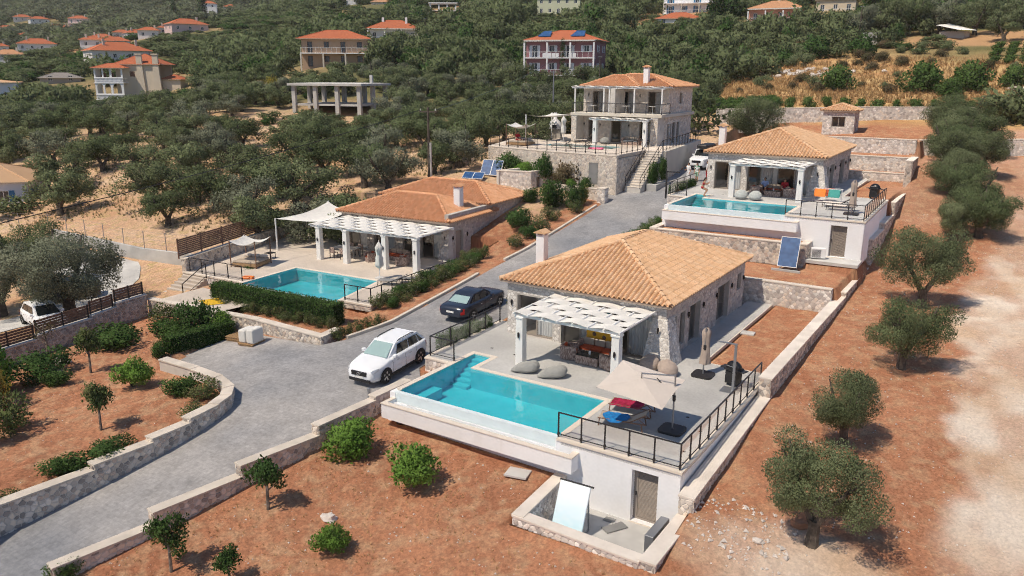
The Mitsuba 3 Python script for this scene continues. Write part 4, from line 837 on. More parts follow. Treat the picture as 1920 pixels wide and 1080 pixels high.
# ------------------------------------------------------------------ left villa with two stepped roofs
def villa_left(fr):
    t = thing('villa', 'left single-storey stone villa with two stepped orange hip roofs', 'villa')
    x0, x1, y0, y1 = -12.7, -2.4, 12.05, 23.7
    hs = [(.6, 2.5, 0, 2.3), (3.2, 5.2, 0, 2.3), (6.0, 7.4, 0, 2.3), (7.7, 9.75, 0, 2.3)]
    M, wk = wall(t, fr, (x0, y0), (x1, y0), -.3, 2.9, .34, hs, 'mortar', 'grey', .19, 401, 0, inset=.06)
    for q in hs: opening(t, fr, M, *q, n=2, curtain=1, frame='frame_taupe')
    wall_lamp(t, fr, M, 5.6, 1.75); wall_lamp(t, fr, M, 10.0, 1.75)
    hs = [(.95, 1.95, -.02, 2.15), (7.9, 8.7, .75, 2.25)]
    M, wk = wall(t, fr, (x1, y0), (x1, y1), -.5, 3.5, .34, hs, 'mortar', 'pink', .2, 403, 0)
    opening(t, fr, M, *hs[0], kind='panel', n=1, name='door', depth=.2); opening(t, fr, M, *hs[1], kind='shutter', n=1, depth=.14)
    for u in (.5, 2.5, 5.2): wall_lamp(t, fr, M, u, 1.7)
    wall(t, fr, (x0, y1), (x0, y0), -.3, 2.9, .34, [(2, 3, 1, 2)], 'mortar', 'grey', .3, 405); wall(t, fr, (x1 - .345, y1), (x0 + .345, y1), -.3, 3.4, .34, [], 'mortar', 'grey', .3, 407)
    # battered corner pier
    k = num(t + '__corner_pier'); lo = [(-3.2, y0 - .35, -.3), (-2.2, y0 - .35, -.3), (-2.2, y0 + .4, -.3), (-3.2, y0 + .4, -.3)]; hi = [(-3.0, y0 - .02, 2.3), (-2.36, y0 - .02, 2.3), (-2.36, y0 + .3, 2.3), (-3.0, y0 + .3, 2.3)]
    MB(fr).add(np.array(lo + hi), [[0, 1, 5, 4], [1, 2, 6, 5], [3, 0, 4, 7], [4, 5, 6, 7]]).put(k, 'mortar_pale', exact=True)
    a, b, a2, b2 = map(np.array, (lo[0], lo[1], hi[0], hi[1])); u = np.array([1., 0, 0]); up = np.array([0, .33, 2.6]); H = np.linalg.norm(up); up /= H
    stones(k, fr, np.column_stack([u, up, np.cross(u, up), a]), stone_cells(1, 0, H, .22, 409, top=sg.Polygon([(0, 0), (1, 0), (.84, H), (.2, H)])), 'pale', .03, 409)
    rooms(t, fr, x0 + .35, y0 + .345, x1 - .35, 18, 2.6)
    hip_roof(t, fr, -13.02, -2.08, 11.73, 18.9, 2.97, .37, 'orange', 411)
    hip_roof(t, fr, -13.3, -2.06, 17.5, 24.1, 3.56, .37, 'orange', 413, thick=.06)
    wall(t, fr, (x0, 17.9), (x1, 17.9), 2.9, 3.56, .3, [], 'mortar')
    chimney(t, fr, -3.75, 15.5, 3.0, 5.05, .55, 'orange')
    pergola(fr, -11.9, -1.85, 7.55, 11.95, 2.5, (-11.2, -8.6, -5.0, -2.25), 'long white pergola of woven canvas with four pillars in front of the left villa', nraft=14)
    d = thing('terrace', 'beige paved pool terrace of the left villa', 'terrace')
    pl = sg.Polygon([(-10.75, -.3), (-2.45, -.3), (-3.3, 4.75), (-10.75, 4.75)])
    deck = sg.Polygon([(-10.98, -.1), (-16.8, -.1), (-19.7, 12), (-20, 21), (-12.8, 21), (-12.8, 12), (-2.4, 12), (-2.39, 15.2), (.3, 15.2), (.2, 11.6), (0.12, -.12), (-2.2, -.12)]).difference(pl.buffer(.24, join_style=2)).buffer(0)
    MB(fr).prism(deck, -.2, 0).put(d + '__paving', 'deck_beige')
    MB(fr).box((-2.0, -.2, -.09), (.14, .04, .016)).put(d + '__coping', 'coping'); MB(fr).box((-.1, .041, -.09), (.14, 11.6, .016)).put(d + '__coping', 'coping'); MB(fr).box((-16.8, -.2, -.09), (-11.0, .04, .016)).put(d + '__coping', 'coping')
    k = num(d + '__wall'); o = fr.o[2]
    stone_wall(k, W0, fr((-2.3, -.16, 0))[:2], fr((.1, -.16, 0))[:2], o - 1.4, o - .09, .3, 'grey', .18, 421, 0, 'o', cap=False)
    MB(fr).box((-.2, -.1, -1.4), (.09, 11.5, -.1)).put(d + '__wall', 'concrete')
    stone_wall(num(d + '__wall'), W0, fr((-16.8, -.16, 0))[:2], fr((-10.9, -.16, 0))[:2], o - 1.6, o - .09, .3, 'pale', .19, 423, 0, 'o', cap=False)
    MB(fr).box((-10.9, -.75, -1.5), (-2.2, -.45, -.22)).put(d + '__wall', 'plaster_cream')
    # overflow edge of the pool
    pool(fr, pl, .95, 'turquoise pool of the left villa behind the long clipped hedge', lip=(-10.95, -2.2, -.95, -.25, -.95))
    for i in range(3): MB(fr).box((.15, 12.0, -.17 * (i + 1) - .02), (.45 + .3 * i, 14.6, -.17 * i)).put(d + '__entry_step', 'deck_beige')
    # stair on the left down to the garden
    for i in range(7): MB(fr).box((-16.6, -.45 - .32 * i, -1.8), (-14.3, -.14 - .32 * i, -.16 * (i + 1))).put(d + '__stair_step', 'deck_beige')
    railing(fr, [(-2.05, 0), (0, 0), (0, 11.47)], [2, 11], 'glass railing with dark posts along the road edge of the left villa terrace')
    railing(fr, [(-16.4, .15), (-13.9, .15), (-11.2, .15)], [2, 2], 'glass railing with dark posts left of the left pool beside the daybed', glass=True)
    railing(fr, [(-14.2, -.3, -.1), (-14.2, -2.3, -1.1)], 1, 'short dark stair railing on the steps left of the clipped hedge', glass=False)
    # low stone wall with slatted fence on the far side of the terrace
    pts = [fr((-16.9, -.1, 0))[:2], fr((-19.9, 12.2, 0))[:2], fr((-20.1, 21, 0))[:2]]
    long_wall('garden_wall', 'stone garden wall under the brown slatted fence beside the left villa', [tuple(p) for p in pts][::-1], [(o + 1.15, o + 1.05), (o + 1.0, o + .95)], [o - 1.2, o - 1.2], .35, 'grey', .19, 431, 0)
    f = thing('slatted_fence', 'tall brown slatted fence on the garden wall beside the left villa', 'fence')
    for (p, q), n in zip(zip(pts[:-1], pts[1:]), (5, 3)):
        e = np.array([0, 0, 0.0]); p3, q3 = np.array([*p, 0]), np.array([*q, 0]); nn = np.cross((q3 - p3) / np.linalg.norm(q3 - p3), [0, 0, 1]) * -.18
        for i in range(n + 1):
            c = p3 + (q3 - p3) * i / n + nn; MB().box(c + [-.04, -.04, o + .9], c + [.04, .04, o + 2.35]).put(f + '__post', 'wood_brown')
        for i in range(n):
            a, b = p3 + (q3 - p3) * (i + .01) / n + nn, p3 + (q3 - p3) * (i + .99) / n + nn
            for j in range(9): z = o + 1.12 + j * .135; MB().bar(a + [0, 0, z], b + [0, 0, z], .025, .115).put(f + '__slat', 'wood_brown')
    return t
villa_left(FB)

# ------------------------------------------------------------------ the two-storey villa at the top of the road
def villa_top(fr):
    t = thing('villa', 'two-storey stone villa with upper veranda and orange hip roof at the top of the road', 'villa')
    x0, x1, y0, y1 = -3.1, 6.25, 2.6, 10.4
    hs = [(1.0, 2.1, 0, 2.2), (3.6, 5.6, 0, 2.2), (6.7, 8.4, 0, 2.2)]
    M, wk = wall(t, fr, (x0, y0), (x1, y0), -.2, 2.72, .34, hs, 'mortar_pale', 'cream', .22, 501)
    for q in hs: opening(t, fr, M, *q, n=2, curtain=1)
    for u in (.6, 2.4, 5.6): wall_lamp(t, fr, M, u, 1.75)
    hs = [(2.2, 3.1, .02, 2.1), (3.5, 4.3, .02, 2.1), (.8, 1.4, .2, 2.0), (1.6, 2.0, .2, 2.0)]
    M, wk = wall(t, fr, (x1, y0), (x1, y1), -.6, 2.72, .34, hs, 'mortar_pale', 'cream', .22, 503)
    for q in hs: opening(t, fr, M, *q, kind='shutter', n=1, depth=.14)
    MB(fr).box((x0 - .1, .75, 2.721), (x1 + .35, y1, 3.0)).put(t + '__balcony_slab', 'plaster_cream')
    hs = [(1.0, 2.2, 3.02, 5.1), (4.1, 5.7, 3.02, 5.1), (7.1, 8.6, 3.02, 5.1)]
    M, wk = wall(t, fr, (x0, y0 + .9), (x1, y0 + .9), 3.001, 5.55, .3, hs, 'mortar_pale', 'cream', .22, 505)
    for q in hs: opening(t, fr, M, *q, n=2, curtain=1)
    for u in (.6, 3.4, 6.3): wall_lamp(t, fr, M, u, 4.7)
    M, wk = wall(t, fr, (x1, y0 + .9), (x1, y1), 3.001, 5.55, .3, [(3, 3.9, 3.9, 5.0)], 'mortar_pale', 'cream', .22, 507); opening(t, fr, M, 3, 3.9, 3.9, 5.0, kind='shutter', n=1, depth=.14)
    wall(t, fr, (x0, y1), (x0, y0), -.2, 2.72, .34, [], 'mortar'); wall(t, fr, (x0, y1), (x0, y0 + 1.2), 3.001, 5.55, .3, [], 'mortar'); wall(t, fr, (x1 - .35, y1), (x0 + .35, y1), -.2, 5.55, .34, [], 'mortar')
    for a, b in ((x0 - .02, x0 + .55), (x1 - .75, x1 - .02)):
        k = num(t + '__corner_pier'); m = MB(fr).box((a, .8, -.6), (b, 2.58, 2.718)); m.put(k, 'mortar_pale', exact=True)
        Mp = plane((a, .8, 0), (1, 0, 0)); stones(k, fr, Mp, stone_cells(b - a, -.6, 2.6, .26, 511), 'cream', .02, 511)
    MB(fr).box((1.1, .9, 3.001), (1.6, 3.4, 5.5)).put(t + '__veranda_pier', 'mortar_pale')
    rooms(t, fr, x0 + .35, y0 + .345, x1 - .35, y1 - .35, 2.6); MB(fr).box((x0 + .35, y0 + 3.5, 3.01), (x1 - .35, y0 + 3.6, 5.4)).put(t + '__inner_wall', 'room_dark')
    hip_roof(t, fr, x0 - .25, x1 + .55, y0 + .5, y1 + .4, 5.58, .30, 'orange', 521); 
    hip_roof(t, fr, x0 - .2, 3.4, y0 + .2, y0 + 5.5, 5.50, .42, 'orange', 523)
    chimney(t, fr, 3.5, 4.2, 5.6, 7.35, .5, 'orange')
    for x in (-2.85, .35, .95, 3.6, 6.45): MB(fr).box((x - .06, .95, 3.0), (x + .06, 1.07, 5.4)).put(t + '__veranda_post', 'frame_white')
    pergola(fr, -3.2, 6.75, .85, 3.45, 5.42, (), 'white woven canvas over the upper veranda of the two-storey villa', nraft=13, nstrip=3, amp=.05, legs=False)
    railing(fr, [(x0 + .05, 2.9, 3.0), (x0 + .05, .9, 3.0), (6.5, .9, 3.0), (6.5, 3.2, 3.0)], [1, 6, 1], 'glass balcony railing on the upper veranda of the two-storey villa', h=1.0)
    pergola(fr, -.45, 5.75, -.55, 2.45, 2.42, (.12, 5.4), 'white pergola over the ground floor lounge of the two-storey villa', nraft=10, nstrip=4)
    d = thing('terrace', 'pale pool terrace of the two-storey villa above stone retaining walls', 'terrace')
    w2l = lambda x, y: ((np.array([x, y, fr.o[2]]) - fr.o) @ fr.R)[:2]
    pts = [w2l(*p) for p in [(-35.7, 40.2), (-28.5, 38.9), (-21.2, 38.6), (-21.2, 44.6), (-19.4, 44.6), (-20.4, 52), (-21.6, 60), (-33, 64), (-40, 54)]]
    pl = sg.Polygon([(-3.7, -4.2), (3.7, -4.2), (3.7, -1.4), (-3.7, -1.4)]); deck = sg.Polygon(pts).difference(pl)
    MB(fr).prism(deck, -.25, 0).put(d + '__paving', 'deck_beige')
    o = fr.o[2]
    for i, (a, b, zb) in enumerate([((-35.7, 40.2), (-28.5, 38.9), -2.4), ((-28.5, 38.9), (-21.2, 38.6), -3.4)]):
        stone_wall(num(d + '__wall'), W0, a, b, o + zb, o - .0, .4, 'cream', .21, 531 + i, 0, 'o', capmat='coping')
    stone_wall(num(d + '__wall'), W0, (-21.2, 38.6), (-21.2, 44.6), o - 3.6, o - .24, .4, 'cream', .22, 535, 0, 'o', cap=False)
    stone_wall(num(d + '__wall'), W0, (-40, 54), (-35.7, 40.2), o - 2.4, o, .4, 'pale', .22, 537, 0, 'o', capmat='coping')
    pr = [(-19.38, 44.6), (-20.4, 52), (-21.6, 60)]
    for a, b in zip(pr[:-1], pr[1:]):
        L = math.dist(a, b); MB().prism(sg.box(0, o - 3.5, L, o - .01), 0, .18, M=plane((*a, 0), (b[0] - a[0], b[1] - a[1], 0))).put(d + '__wall', 'plaster_cream')
    # service door in the front wall
    Mw = plane((-28.5, 38.9, 0), (7.3, -.3, 0)); m = MB().box((4.6, o - 2.6, .03), (5.5, o - .75, .045)); m.v = [ap(Mw, v) for v in m.v]; m.put(d + '__service_door', 'concrete_dark')
    t2 = thing('swimming_pool', 'small turquoise pool of the two-storey villa behind the terrace railing', 'swimming pool')
    MB(fr).prism(pl, -1.0, -.9).put(t2 + '__basin', 'pool_tile'); ring = np.array(pl.exterior.coords)[:-1]; m = MB(fr)
    for i in range(4): a, b = ring[i], ring[(i + 1) % 4]; m.poly([(*b, -.9), (*a, -.9), (*a, -.01), (*b, -.01)])
    m.put(t2 + '__side', 'pool_tile'); water_sheet(fr, pl.buffer(-.01), -.06, t2 + '__water')
    railing(W0, [(-35.6, 40.45, o), (-28.5, 39.15, o), (-21.4, 38.85, o), (-21.4, 44.4, o)], [6, 7, 5], 'long glass railing round the terrace of the two-storey villa', h=1.0)
    railing(W0, [(-19.5, 44.8, o), (-20.5, 52, o), (-21.7, 59.8, o)], [6, 6], 'dark railing on the ramp wall above the parked white off-roader', h=1.0, glass=False)
    # outside stair
    s = thing('outside_stair', 'stone stair with wooden-edged treads climbing from the road to the two-storey villa', 'stair')
    n = 15
    for i in range(n):
        y, z = 39.9 + i * .32, 3.75 + (i + 1) * (o - 3.75) / n
        MB().box((-20.95, y, 3.2), (-19.45, y + .318, z - .05)).put(s + '__riser', 'mortar_pale'); MB().box((-20.98, y - .03, z - .048), (-19.42, y + .315, z)).put(s + '__tread', 'cap_stone')
    for x in (-20.9, -19.5):
        m = MB(); m.bar((x, 39.9, 4.75), (x, 44.6, o + 1.0), .045); m.bar((x, 39.9, 4.3), (x, 44.6, o + .5), .03)
        for i in range(6): y = 39.9 + i * .94; m.box((x - .02, y - .02, 3.8 + i * .56), (x + .02, y + .02, 4.73 + i * .59))
        m.put(s + '__handrail', 'metal_dark')
    p = thing('planter_wall', 'stepped pale stone planter with round bushes at the foot of the terrace of the two-storey villa', 'stone wall')
    stone_wall(p, W0, (-27.0, 37.4), (-21.6, 36.6), 2.4, 4.0, .35, 'cream', .21, 551, 0, 'o')
    p = thing('gate_post', 'short pale stone post where the planter wall meets the road', 'post')
    MB().box((-21.75, 36.25, 2.2), (-21.1, 36.9, 4.1)).put(p, 'mortar_pale', exact=True)
    stone_wall(p, W0, (-21.78, 36.22), (-21.07, 36.22), 2.2, 4.15, .7, 'pale', .24, 553, 0, 'o', ends=True)
villa_top(FD)
# low flat-roofed stone annexes below it
def annex(name, label, pts, zb, zt, holes, seed):
    t = thing(name, label, 'annex'); n = len(pts)
    for i in range(n):
        a, b = pts[i], pts[(i + 1) % n]; M, wk = wall(t, W0, a, b, zb, zt, .3, holes.get(i, []), 'mortar_pale', 'pale' if i < 2 else None, .21, seed + i)
        for q in holes.get(i, []): opening(t, W0, M, *q, kind='shutter', n=1, depth=.15)
        MB().prism(sg.box(-.03, zt - .07, math.dist(a, b) + .03, zt + .01), -.34, .04, M=M).put(t + '__parapet_coping', 'coping')
    MB().prism(sg.Polygon(pts).buffer(-.29), zt - .35, zt - .22).put(t + '__flat_roof', 'concrete')
annex('stone_annex', 'low flat-roofed stone annex with two narrow shutters behind the left villa', [(-31.6, 35.5), (-28.5, 36.4), (-27.6, 40.2), (-30.7, 39.3)], 2.4, 5.05, {1: [(.7, 1.25, 3.2, 4.5), (2.3, 2.85, 3.2, 4.5)]}, 561)
annex('stone_annex', 'second low stone annex stepping up behind the first, below the upper pool terrace', [(-30.9, 39.5), (-27.7, 40.3), (-27.2, 42.2), (-30.4, 41.4)], 3.4, 5.9, {}, 571)
# square stone hut with tiled roof
t = thing('stone_hut', 'small square stone hut with tiled pyramid roof above the rear right villa', 'hut')
fh = Frame(-11.3, 70.6, 7.1, .04)
hs = [(.95, 2.35, .85, 1.95)]
M, wk = wall(t, fh, (0, 0), (3.3, 0), -.4, 2.55, .3, hs, 'mortar_pale', 'pale', .21, 581); opening(t, fh, M, *hs[0], n=2, frame='frame_taupe', depth=.12)
M, wk = wall(t, fh, (3.3, 0), (3.3, 3.3), -.4, 2.55, .3, [(1.0, 1.9, .0, 2.0)], 'mortar_pale', 'pink', .21, 583); opening(t, fh, M, 1.0, 1.9, 0, 2.0, kind='shutter', n=1)
wall(t, fh, (3, 3.3), (.3, 3.3), -.4, 2.55, .3, [], 'mortar_pale'); wall(t, fh, (0, 3.3), (0, 0), -.4, 2.55, .3, [], 'mortar_pale', 'pale', .22, 585)
hip_roof(t, fh, -.3, 3.6, -.3, 3.6, 2.6, .36, 'peach', 587)

# ------------------------------------------------------------------ houses farther up the hill
def house(label, x, y, yaw, w, d, storeys, wallc, roof, z=None, front=None, cat='house', sh=2.9, rise=.40, chim=(), balc=(), veranda=False, winc='dark', side=True, shutters=None, extra=None, over=.5, tl=.42, name='house', nfront=3, pillars=0):
    """front lower edge centre at (x, y); local x along the front, y into the hill"""
    z = float(ground_z(x, y)) if z is None else z
    fr = Frame(x, y, z, yaw); t = thing(name, label, cat); H = storeys * sh; r = np.random.default_rng(int(abs(x * 7 + y * 13)))
    mk = wallc if isinstance(wallc, str) else num('wall_paint_' + str(len(labels)))
    if not isinstance(wallc, str): mk = 'w%d_%d_%d' % tuple(int(c * 100) for c in wallc); scene.setdefault(mk, {'type': 'twosided', 'bsdf': {'type': 'diffuse', 'reflectance': rgb(*wallc)}})
    def face(p0, p1, n, door):
        L = math.dist(p0, p1); hs = []; 
        for s in range(storeys):
            for i in range(n):
                c = L * (i + .5) / n; dr_ = door and (s < storeys - 1 or balc) and i % 2 == 0
                hs.append((c - .5, c + .5, s * sh + (.05 if dr_ else .95), s * sh + 2.15, dr_))
        M = plane((*p0, 0), (p1[0] - p0[0], p1[1] - p0[1], 0))
        MB(fr).prism(sg.box(0, -1.5, L, H).difference(unary_union([sg.box(*[q[0], q[2], q[1], q[3]]) for q in hs]) if hs else sg.Polygon()), -.25, 0, M=M).put(t + '__wall', mk)
        for a, b, c, e, dr_ in hs:
            wn = num(t + ('__door' if dr_ else '__window')); MB(fr).prism(sg.box(a, c, b, e), -.16, -.13, M=M).put(wn, 'win_dark', exact=True)
            m = MB(fr); m.prism(sg.box(a, c, b, e).difference(unary_union([sg.box(a + .07, c + .07, (a + b) / 2 - .03, e - .07), sg.box((a + b) / 2 + .03, c + .07, b - .07, e - .07)])), -.129, -.09, M=M); m.put(wn + '__frame', 'frame_white' if winc != 'brown' else 'wood_brown')
            if shutters:
                for q in ((a - .52, a - .02), (b + .02, b + .52)): MB(fr).prism(sg.box(q[0], c, q[1], e), .005, .04, M=M).put(wn + '__shutter', shutters)
        return M
    face((-w / 2, 0), (w / 2, 0), nfront, True)
    if side:
        face((w / 2, 0), (w / 2, d), max(1, int(d / 4)), False)
        face((-w / 2, d), (-w / 2, 0), max(1, int(d / 4)), False)
    MB(fr).box((-w / 2 + .26, d - .25, -1.5), (w / 2 - .26, d, H)).put(t + '__wall', mk)
    hip_roof(t, fr, -w / 2 - over, w / 2 + over, -over, d + over, H + .01, rise, roof, int(abs(x * 3 + y)), tiles=False)
    rk = t + '__roof'
    for cx, cy in chim:
        k = num(rk + '__chimney'); MB(fr).box((cx - .3, cy - .3, H), (cx + .3, cy + .3, H + min(w, d) / 2 * rise + .9)).put(k, mk if mk in ('plaster_white',) else 'plaster_cream', exact=True)
    for s in balc:
        k = num(t + '__balcony'); MB(fr).box((-w / 2 - .1, -1.5, s * sh - .18), (w / 2 + .1, -.002, s * sh - .003)).put(k, 'plaster_white', exact=True)
        m = MB(fr)
        for q in np.linspace(-w / 2, w / 2, int(w / .9)): m.box((q - .025, -1.45, s * sh - .002), (q + .025, -1.40, s * sh + .92))
        m.box((-w / 2 - .05, -1.46, s * sh + .921), (w / 2 + .05, -1.39, s * sh + .98)); m.put(k + '__balustrade', 'frame_white')
    for i in range(pillars):
        q = -w / 2 + w * i / max(1, pillars - 1); MB(fr).box((q - .14, -1.49, -1), (q + .14, -1.2, (max(balc) if balc else 1) * sh + (2.6 if veranda else -.2))).put(t + '__pillar', 'plaster_white' if veranda else 'plaster_cream')
    if veranda: MB(fr).box((-w / 2 - .1, -1.6, H - .28), (w / 2 + .1, -.01, H - .16)).put(t + '__veranda_roof', 'frame_white')
    if extra: extra(t, fr, mk)
    return t, fr
mat('win_dark', (.03, .035, .045), .15, specular=.8)
mat('shutter_blue', (.04, .16, .32), .6); mat('shutter_pale', (.62, .65, .70), .6)
FACE = -.57     # yaw of fronts that look down the slope towards the coast
def tower_chimneys(t, fr, mk):
    # stepped external chimney breasts, arcaded loggia with balustrades, low wing
    for cx in (.6, 3.9):
        k = num(t + '__chimney_breast'); m = MB(fr)
        m.add(np.array([[cx + sx * s, -.35 if z < 9 else -.3, z] if sy < 0 else [cx + sx * s, .2, z] for z, s in ((-1, .95), (5.2, .62), (8.9, .55)) for sx in (-1, 1) for sy in (-1, 1)]), [[0, 2, 6, 4], [2, 3, 7, 6], [1, 0, 4, 5], [4, 6, 10, 8], [6, 7, 11, 10], [5, 4, 8, 9], [8, 10, 11, 9]]); m.put(k, mk, exact=True)
        MB(fr).box((cx - .7, -.5, 8.9), (cx + .7, .4, 9.15)).put(k + '__cap', mk)
    k = num(t + '__loggia'); x0, x1, yf = -7.9, -2.2, -2.4
    M = plane((x0, yf, 0), (1, 0, 0)); L = x1 - x0
    arch = lambda c, w, z0, z1: unary_union([sg.box(c - w / 2, z0, c + w / 2, z1 - w / 2), sg.Point(c, z1 - w / 2).buffer(w / 2)])
    MB(fr).prism(sg.box(0, -1.5, L, 6.2).difference(unary_union([arch(.95, 1.2, 1.1, 3.1), arch(2.5, 1.2, 1.1, 3.1), arch(4.4, 1.7, 1.1, 3.2)])).difference(unary_union([sg.box(a, 4.4, b, 6.1) for a, b in ((.25, 1.6), (1.85, 3.1), (3.5, 5.4))])), -.25, 0, M=M).put(k, 'plaster_white', exact=True)
    M2 = plane((x0, .2, 0), (0, -1, 0)); MB(fr).prism(sg.box(0, -1.5, 2.5, 6.2), -.25, 0, M=M2).put(k + '__side_wall', 'plaster_white')
    for z in (0, 3.35): MB(fr).box((x0 - .15, yf - .15, z - .18), (x1 + .15, 0, z)).put(k + '__floor', 'plaster_white')
    for z in (.05, 3.4):
        for i in range(22): q = x0 + .2 + i * L / 22; MB(fr).lathe([(.04, 0), (.09, .25), (.04, .5), (.07, .78)], at=(q, yf - .06, z), n=6).put(k + '__baluster', 'plaster_white')
        MB(fr).box((x0 - .02, yf - .15, z + .78), (x1 + .02, yf + .05, z + .92)).put(k + '__handrail', 'plaster_white')
    hip_roof(t, fr, x0 - .5, x1 + .8, yf - .5, 2.5, 6.25, .35, 'red', 605, tiles=False)
    for i, (wx, wz) in enumerate(((-1.1, 5.0), (-7.0, 4.6), (-5.4, 4.6))): MB(fr).box((wx - .5, -.03 if i == 0 else .0, wz - .5), (wx + .5, -.012 if i == 0 else .02, wz + .6)).put(t + '__window', 'wood_brown')
    MB(fr).lathe([(.02, 0), (.45, .12), (.5, .14)], at=(-1.6, -2.7, 4.0), n=12).put(t + '__satellite_dish', 'frame_white')
    hip_roof(t, fr, 4.2, 8.6, 0.6, 6, 4.0, .45, 'red', 607, tiles=False); MB(fr).box((4.51, 1, -1.5), (8.2, 5.5, 3.99)).put(t + '__side_wing', mk)
house('three-storey cream house with arched white loggia and two tall chimneys among the olives', -150.3, 78, .62, 9, 8, 2, (.66, .57, .46), 'red', sh=3.5, extra=tower_chimneys, nfront=0, side=False, z=8.0, rise=.48)
house('two-storey buff house with red hip roof and long white balcony slab on the left hillside', -110.5, 95.4, .66, 13.0, 9, 2, (.47, .335, .235), 'red', balc=(1,), nfront=4, pillars=4, rise=.34, sh=2.7, over=.9, winc='brown', z=14.6)
house('white single-storey house with red roof and two chimneys above the long fenced wall', -145.3, 153.4, .66, 14, 10, 1, 'plaster_white', 'red', nfront=4, chim=((-3, 4), (3.5, 3)), balc=(0,), pillars=4, veranda=True, sh=3.2, rise=.45, z=22.3)
def pink_extra(t, fr, mk):
    for x0, x1 in ((-4.6, -2.2), (1.6, 4.2)):
        v = np.array([[x0, 1.0, 10.05], [x1, 1.0, 10.05], [x1 - .3, 3.4, 11.05], [x0 + .6, 3.4, 11.05]]); MB(fr).add(np.vstack([v, v - [0, 0, .1]]), [[0, 1, 2], [0, 2, 3], [0, 4, 5], [0, 5, 1], [1, 5, 6], [1, 6, 2], [2, 6, 7], [2, 7, 3], [3, 7, 4], [3, 4, 0]]).put(t + '__solar_panel', 'solar_blue')
    r = np.random.default_rng(5)
    for i, x in enumerate((-2.6, -1.7, -.9, -.2, 2.2, 3.0)):
        w = r.uniform(.5, .8); MB(fr).box((x - w / 2, -1.53, 6.15), (x + w / 2, -1.50, 6.95)).put(t + '__laundry', 'cloth_white')
    k = num(t + '__climbing_plant'); v, f = leaf_cloud([(.75, -1.2, 2.6 + i * .9, .55, .45, .7) for i in range(8)], 1600, .22, 77); MB(fr).add(v, f).put(k, 'leaf_dark', exact=True)
house('three-storey mauve apartment house with white balconies and solar panels on its red roof', -66.4, 108.4, .27, 13.0, 10, 3, (.33, .17, .185), 'red', balc=(1, 2), nfront=4, pillars=4, veranda=True, rise=.34, shutters='shutter_pale', extra=pink_extra, sh=3.1, z=10.2)
house('pale green house with red roof at the top edge right of centre', -134.6, 227.2, .45, 14.7, 9, 2, (.60, .62, .46), 'red', nfront=5, z=33.0)
house('white three-storey house with blue shutters at the top of the hillside', -79.5, 207, .30, 15, 10, 3, 'plaster_white', 'red', balc=(1, 2), pillars=4, nfront=4, shutters='shutter_blue', z=27.5)
house('low house showing only its red roof and white eave above the bushes', -74.8, 186.2, .30, 11.3, 8, 1, 'plaster_white', 'red', nfront=3, sh=2.2, z=25.6)
house('salmon single-storey house with orange roof and white veranda on the hill', -48.1, 181.2, .12, 12.3, 9, 1, (.56, .28, .21), 'orange', nfront=4, pillars=4, veranda=True, balc=(0,), chim=((0, 5),), sh=3.2, z=25.9)
house('cream house with orange roof and dark openings right of the salmon house', -38.1, 199.5, .10, 9.4, 8, 1, (.62, .52, .40), 'orange', nfront=3, pillars=3, balc=(0,), sh=3.3, z=28.7)
house('small house with orange roof at the top edge left of centre', -244.3, 260.1, .7, 8.6, 7, 1, 'plaster_cream', 'orange', z=41.2)
house('narrow white house at the top edge left of centre', -265.2, 263.5, .7, 5.0, 6, 2, 'plaster_white', 'red', nfront=2, z=42)
house('white two-storey house with red roof alone on the upper left hill', -426.9, 308.3, .85, 9.2, 8, 2, 'plaster_white', 'red', nfront=2, z=48.0, sh=3.1)
house('small white house with red roof beside the white two-storey house', -411.7, 312.2, .8, 7.4, 7, 1, 'plaster_white', 'red', nfront=2, z=48.9, sh=3.1)
VILLAGE = [(-610, 290, 11.4, 1, 'pink-walled house with red roof, upper left end of the village'), (-580.7, 286.7, 11.8, 1, 'white house with red roof second along the top row of the village'), (-530.4, 284.9, 12.3, 2, 'pink two-storey house with white balconies at the top of the village'),
 (-562, 254.1, 8, 1, 'red-roofed house cut by the left edge under the top row'), (-505.3, 258.3, 13.5, 1, 'long red-roofed house beside the pale parasol in the village'), (-464.1, 218.3, 12.9, 1, 'white arched house with pale red roof in the left of the village'), (-354.7, 164.6, 14.6, 1, 'broad house with faded red roof and white garden wall in the left village'),
 (-372.5, 157.9, 7, 1, 'red roof cut by the left edge above the orange-roofed house'), (-344.2, 187.1, 10.9, 1, 'red-roofed house left in the middle row of the village'), (-362.4, 208.9, 7.6, 1, 'small steep red roof in the middle of the village row'), (-336, 200.6, 10.1, 1, 'red-roofed house right of the small steep roof'),
 (-280.2, 167.9, 7.4, 1, 'small white house with red roof low in the village'), (-308.4, 196.1, 7.6, 1, 'pale red roof at the right of the village row'), (-266.6, 176.8, 13.6, 1, 'pink house with light tiled roof and white gables right of the village'),
 (-285.1, 148, 7.8, 1, 'red-roofed white house above the cream arched house, left one'), (-261.3, 142.7, 8.8, 1, 'red-roofed white house with chimney above the cream arched house, right one'), (-222.4, 120.3, 16.5, 1, 'long red roof directly behind the cream arched house'), (-283.6, 116.8, 9.5, 1, 'grey house with orange roof at the left edge')]
for i, (x, y, w, s, l) in enumerate(VILLAGE):
    wc = [(.72, .68, .66), (.70, .52, .50), (.76, .75, .74), (.60, .60, .60)][(0, 2, 1, 0, 0, 2, 2, 0, 2, 0, 2, 2, 0, 1, 2, 2, 0, 3)[i]]
    house(l, x, y, 1.05 + .25 * math.sin(i * 2.1), w, w * .7, s, wc, 'red' if i != 17 else 'orange', nfront=max(2, int(w / 3.6)), chim=((w * .3, w * .3),) if i % 2 else ((-w * .25, w * .2), (w * .3, w * .2)), balc=(s - 1,) if i in (2, 5, 8) else (), pillars=3 if i in (2, 5, 8) else 0, sh=3.0, rise=.42)
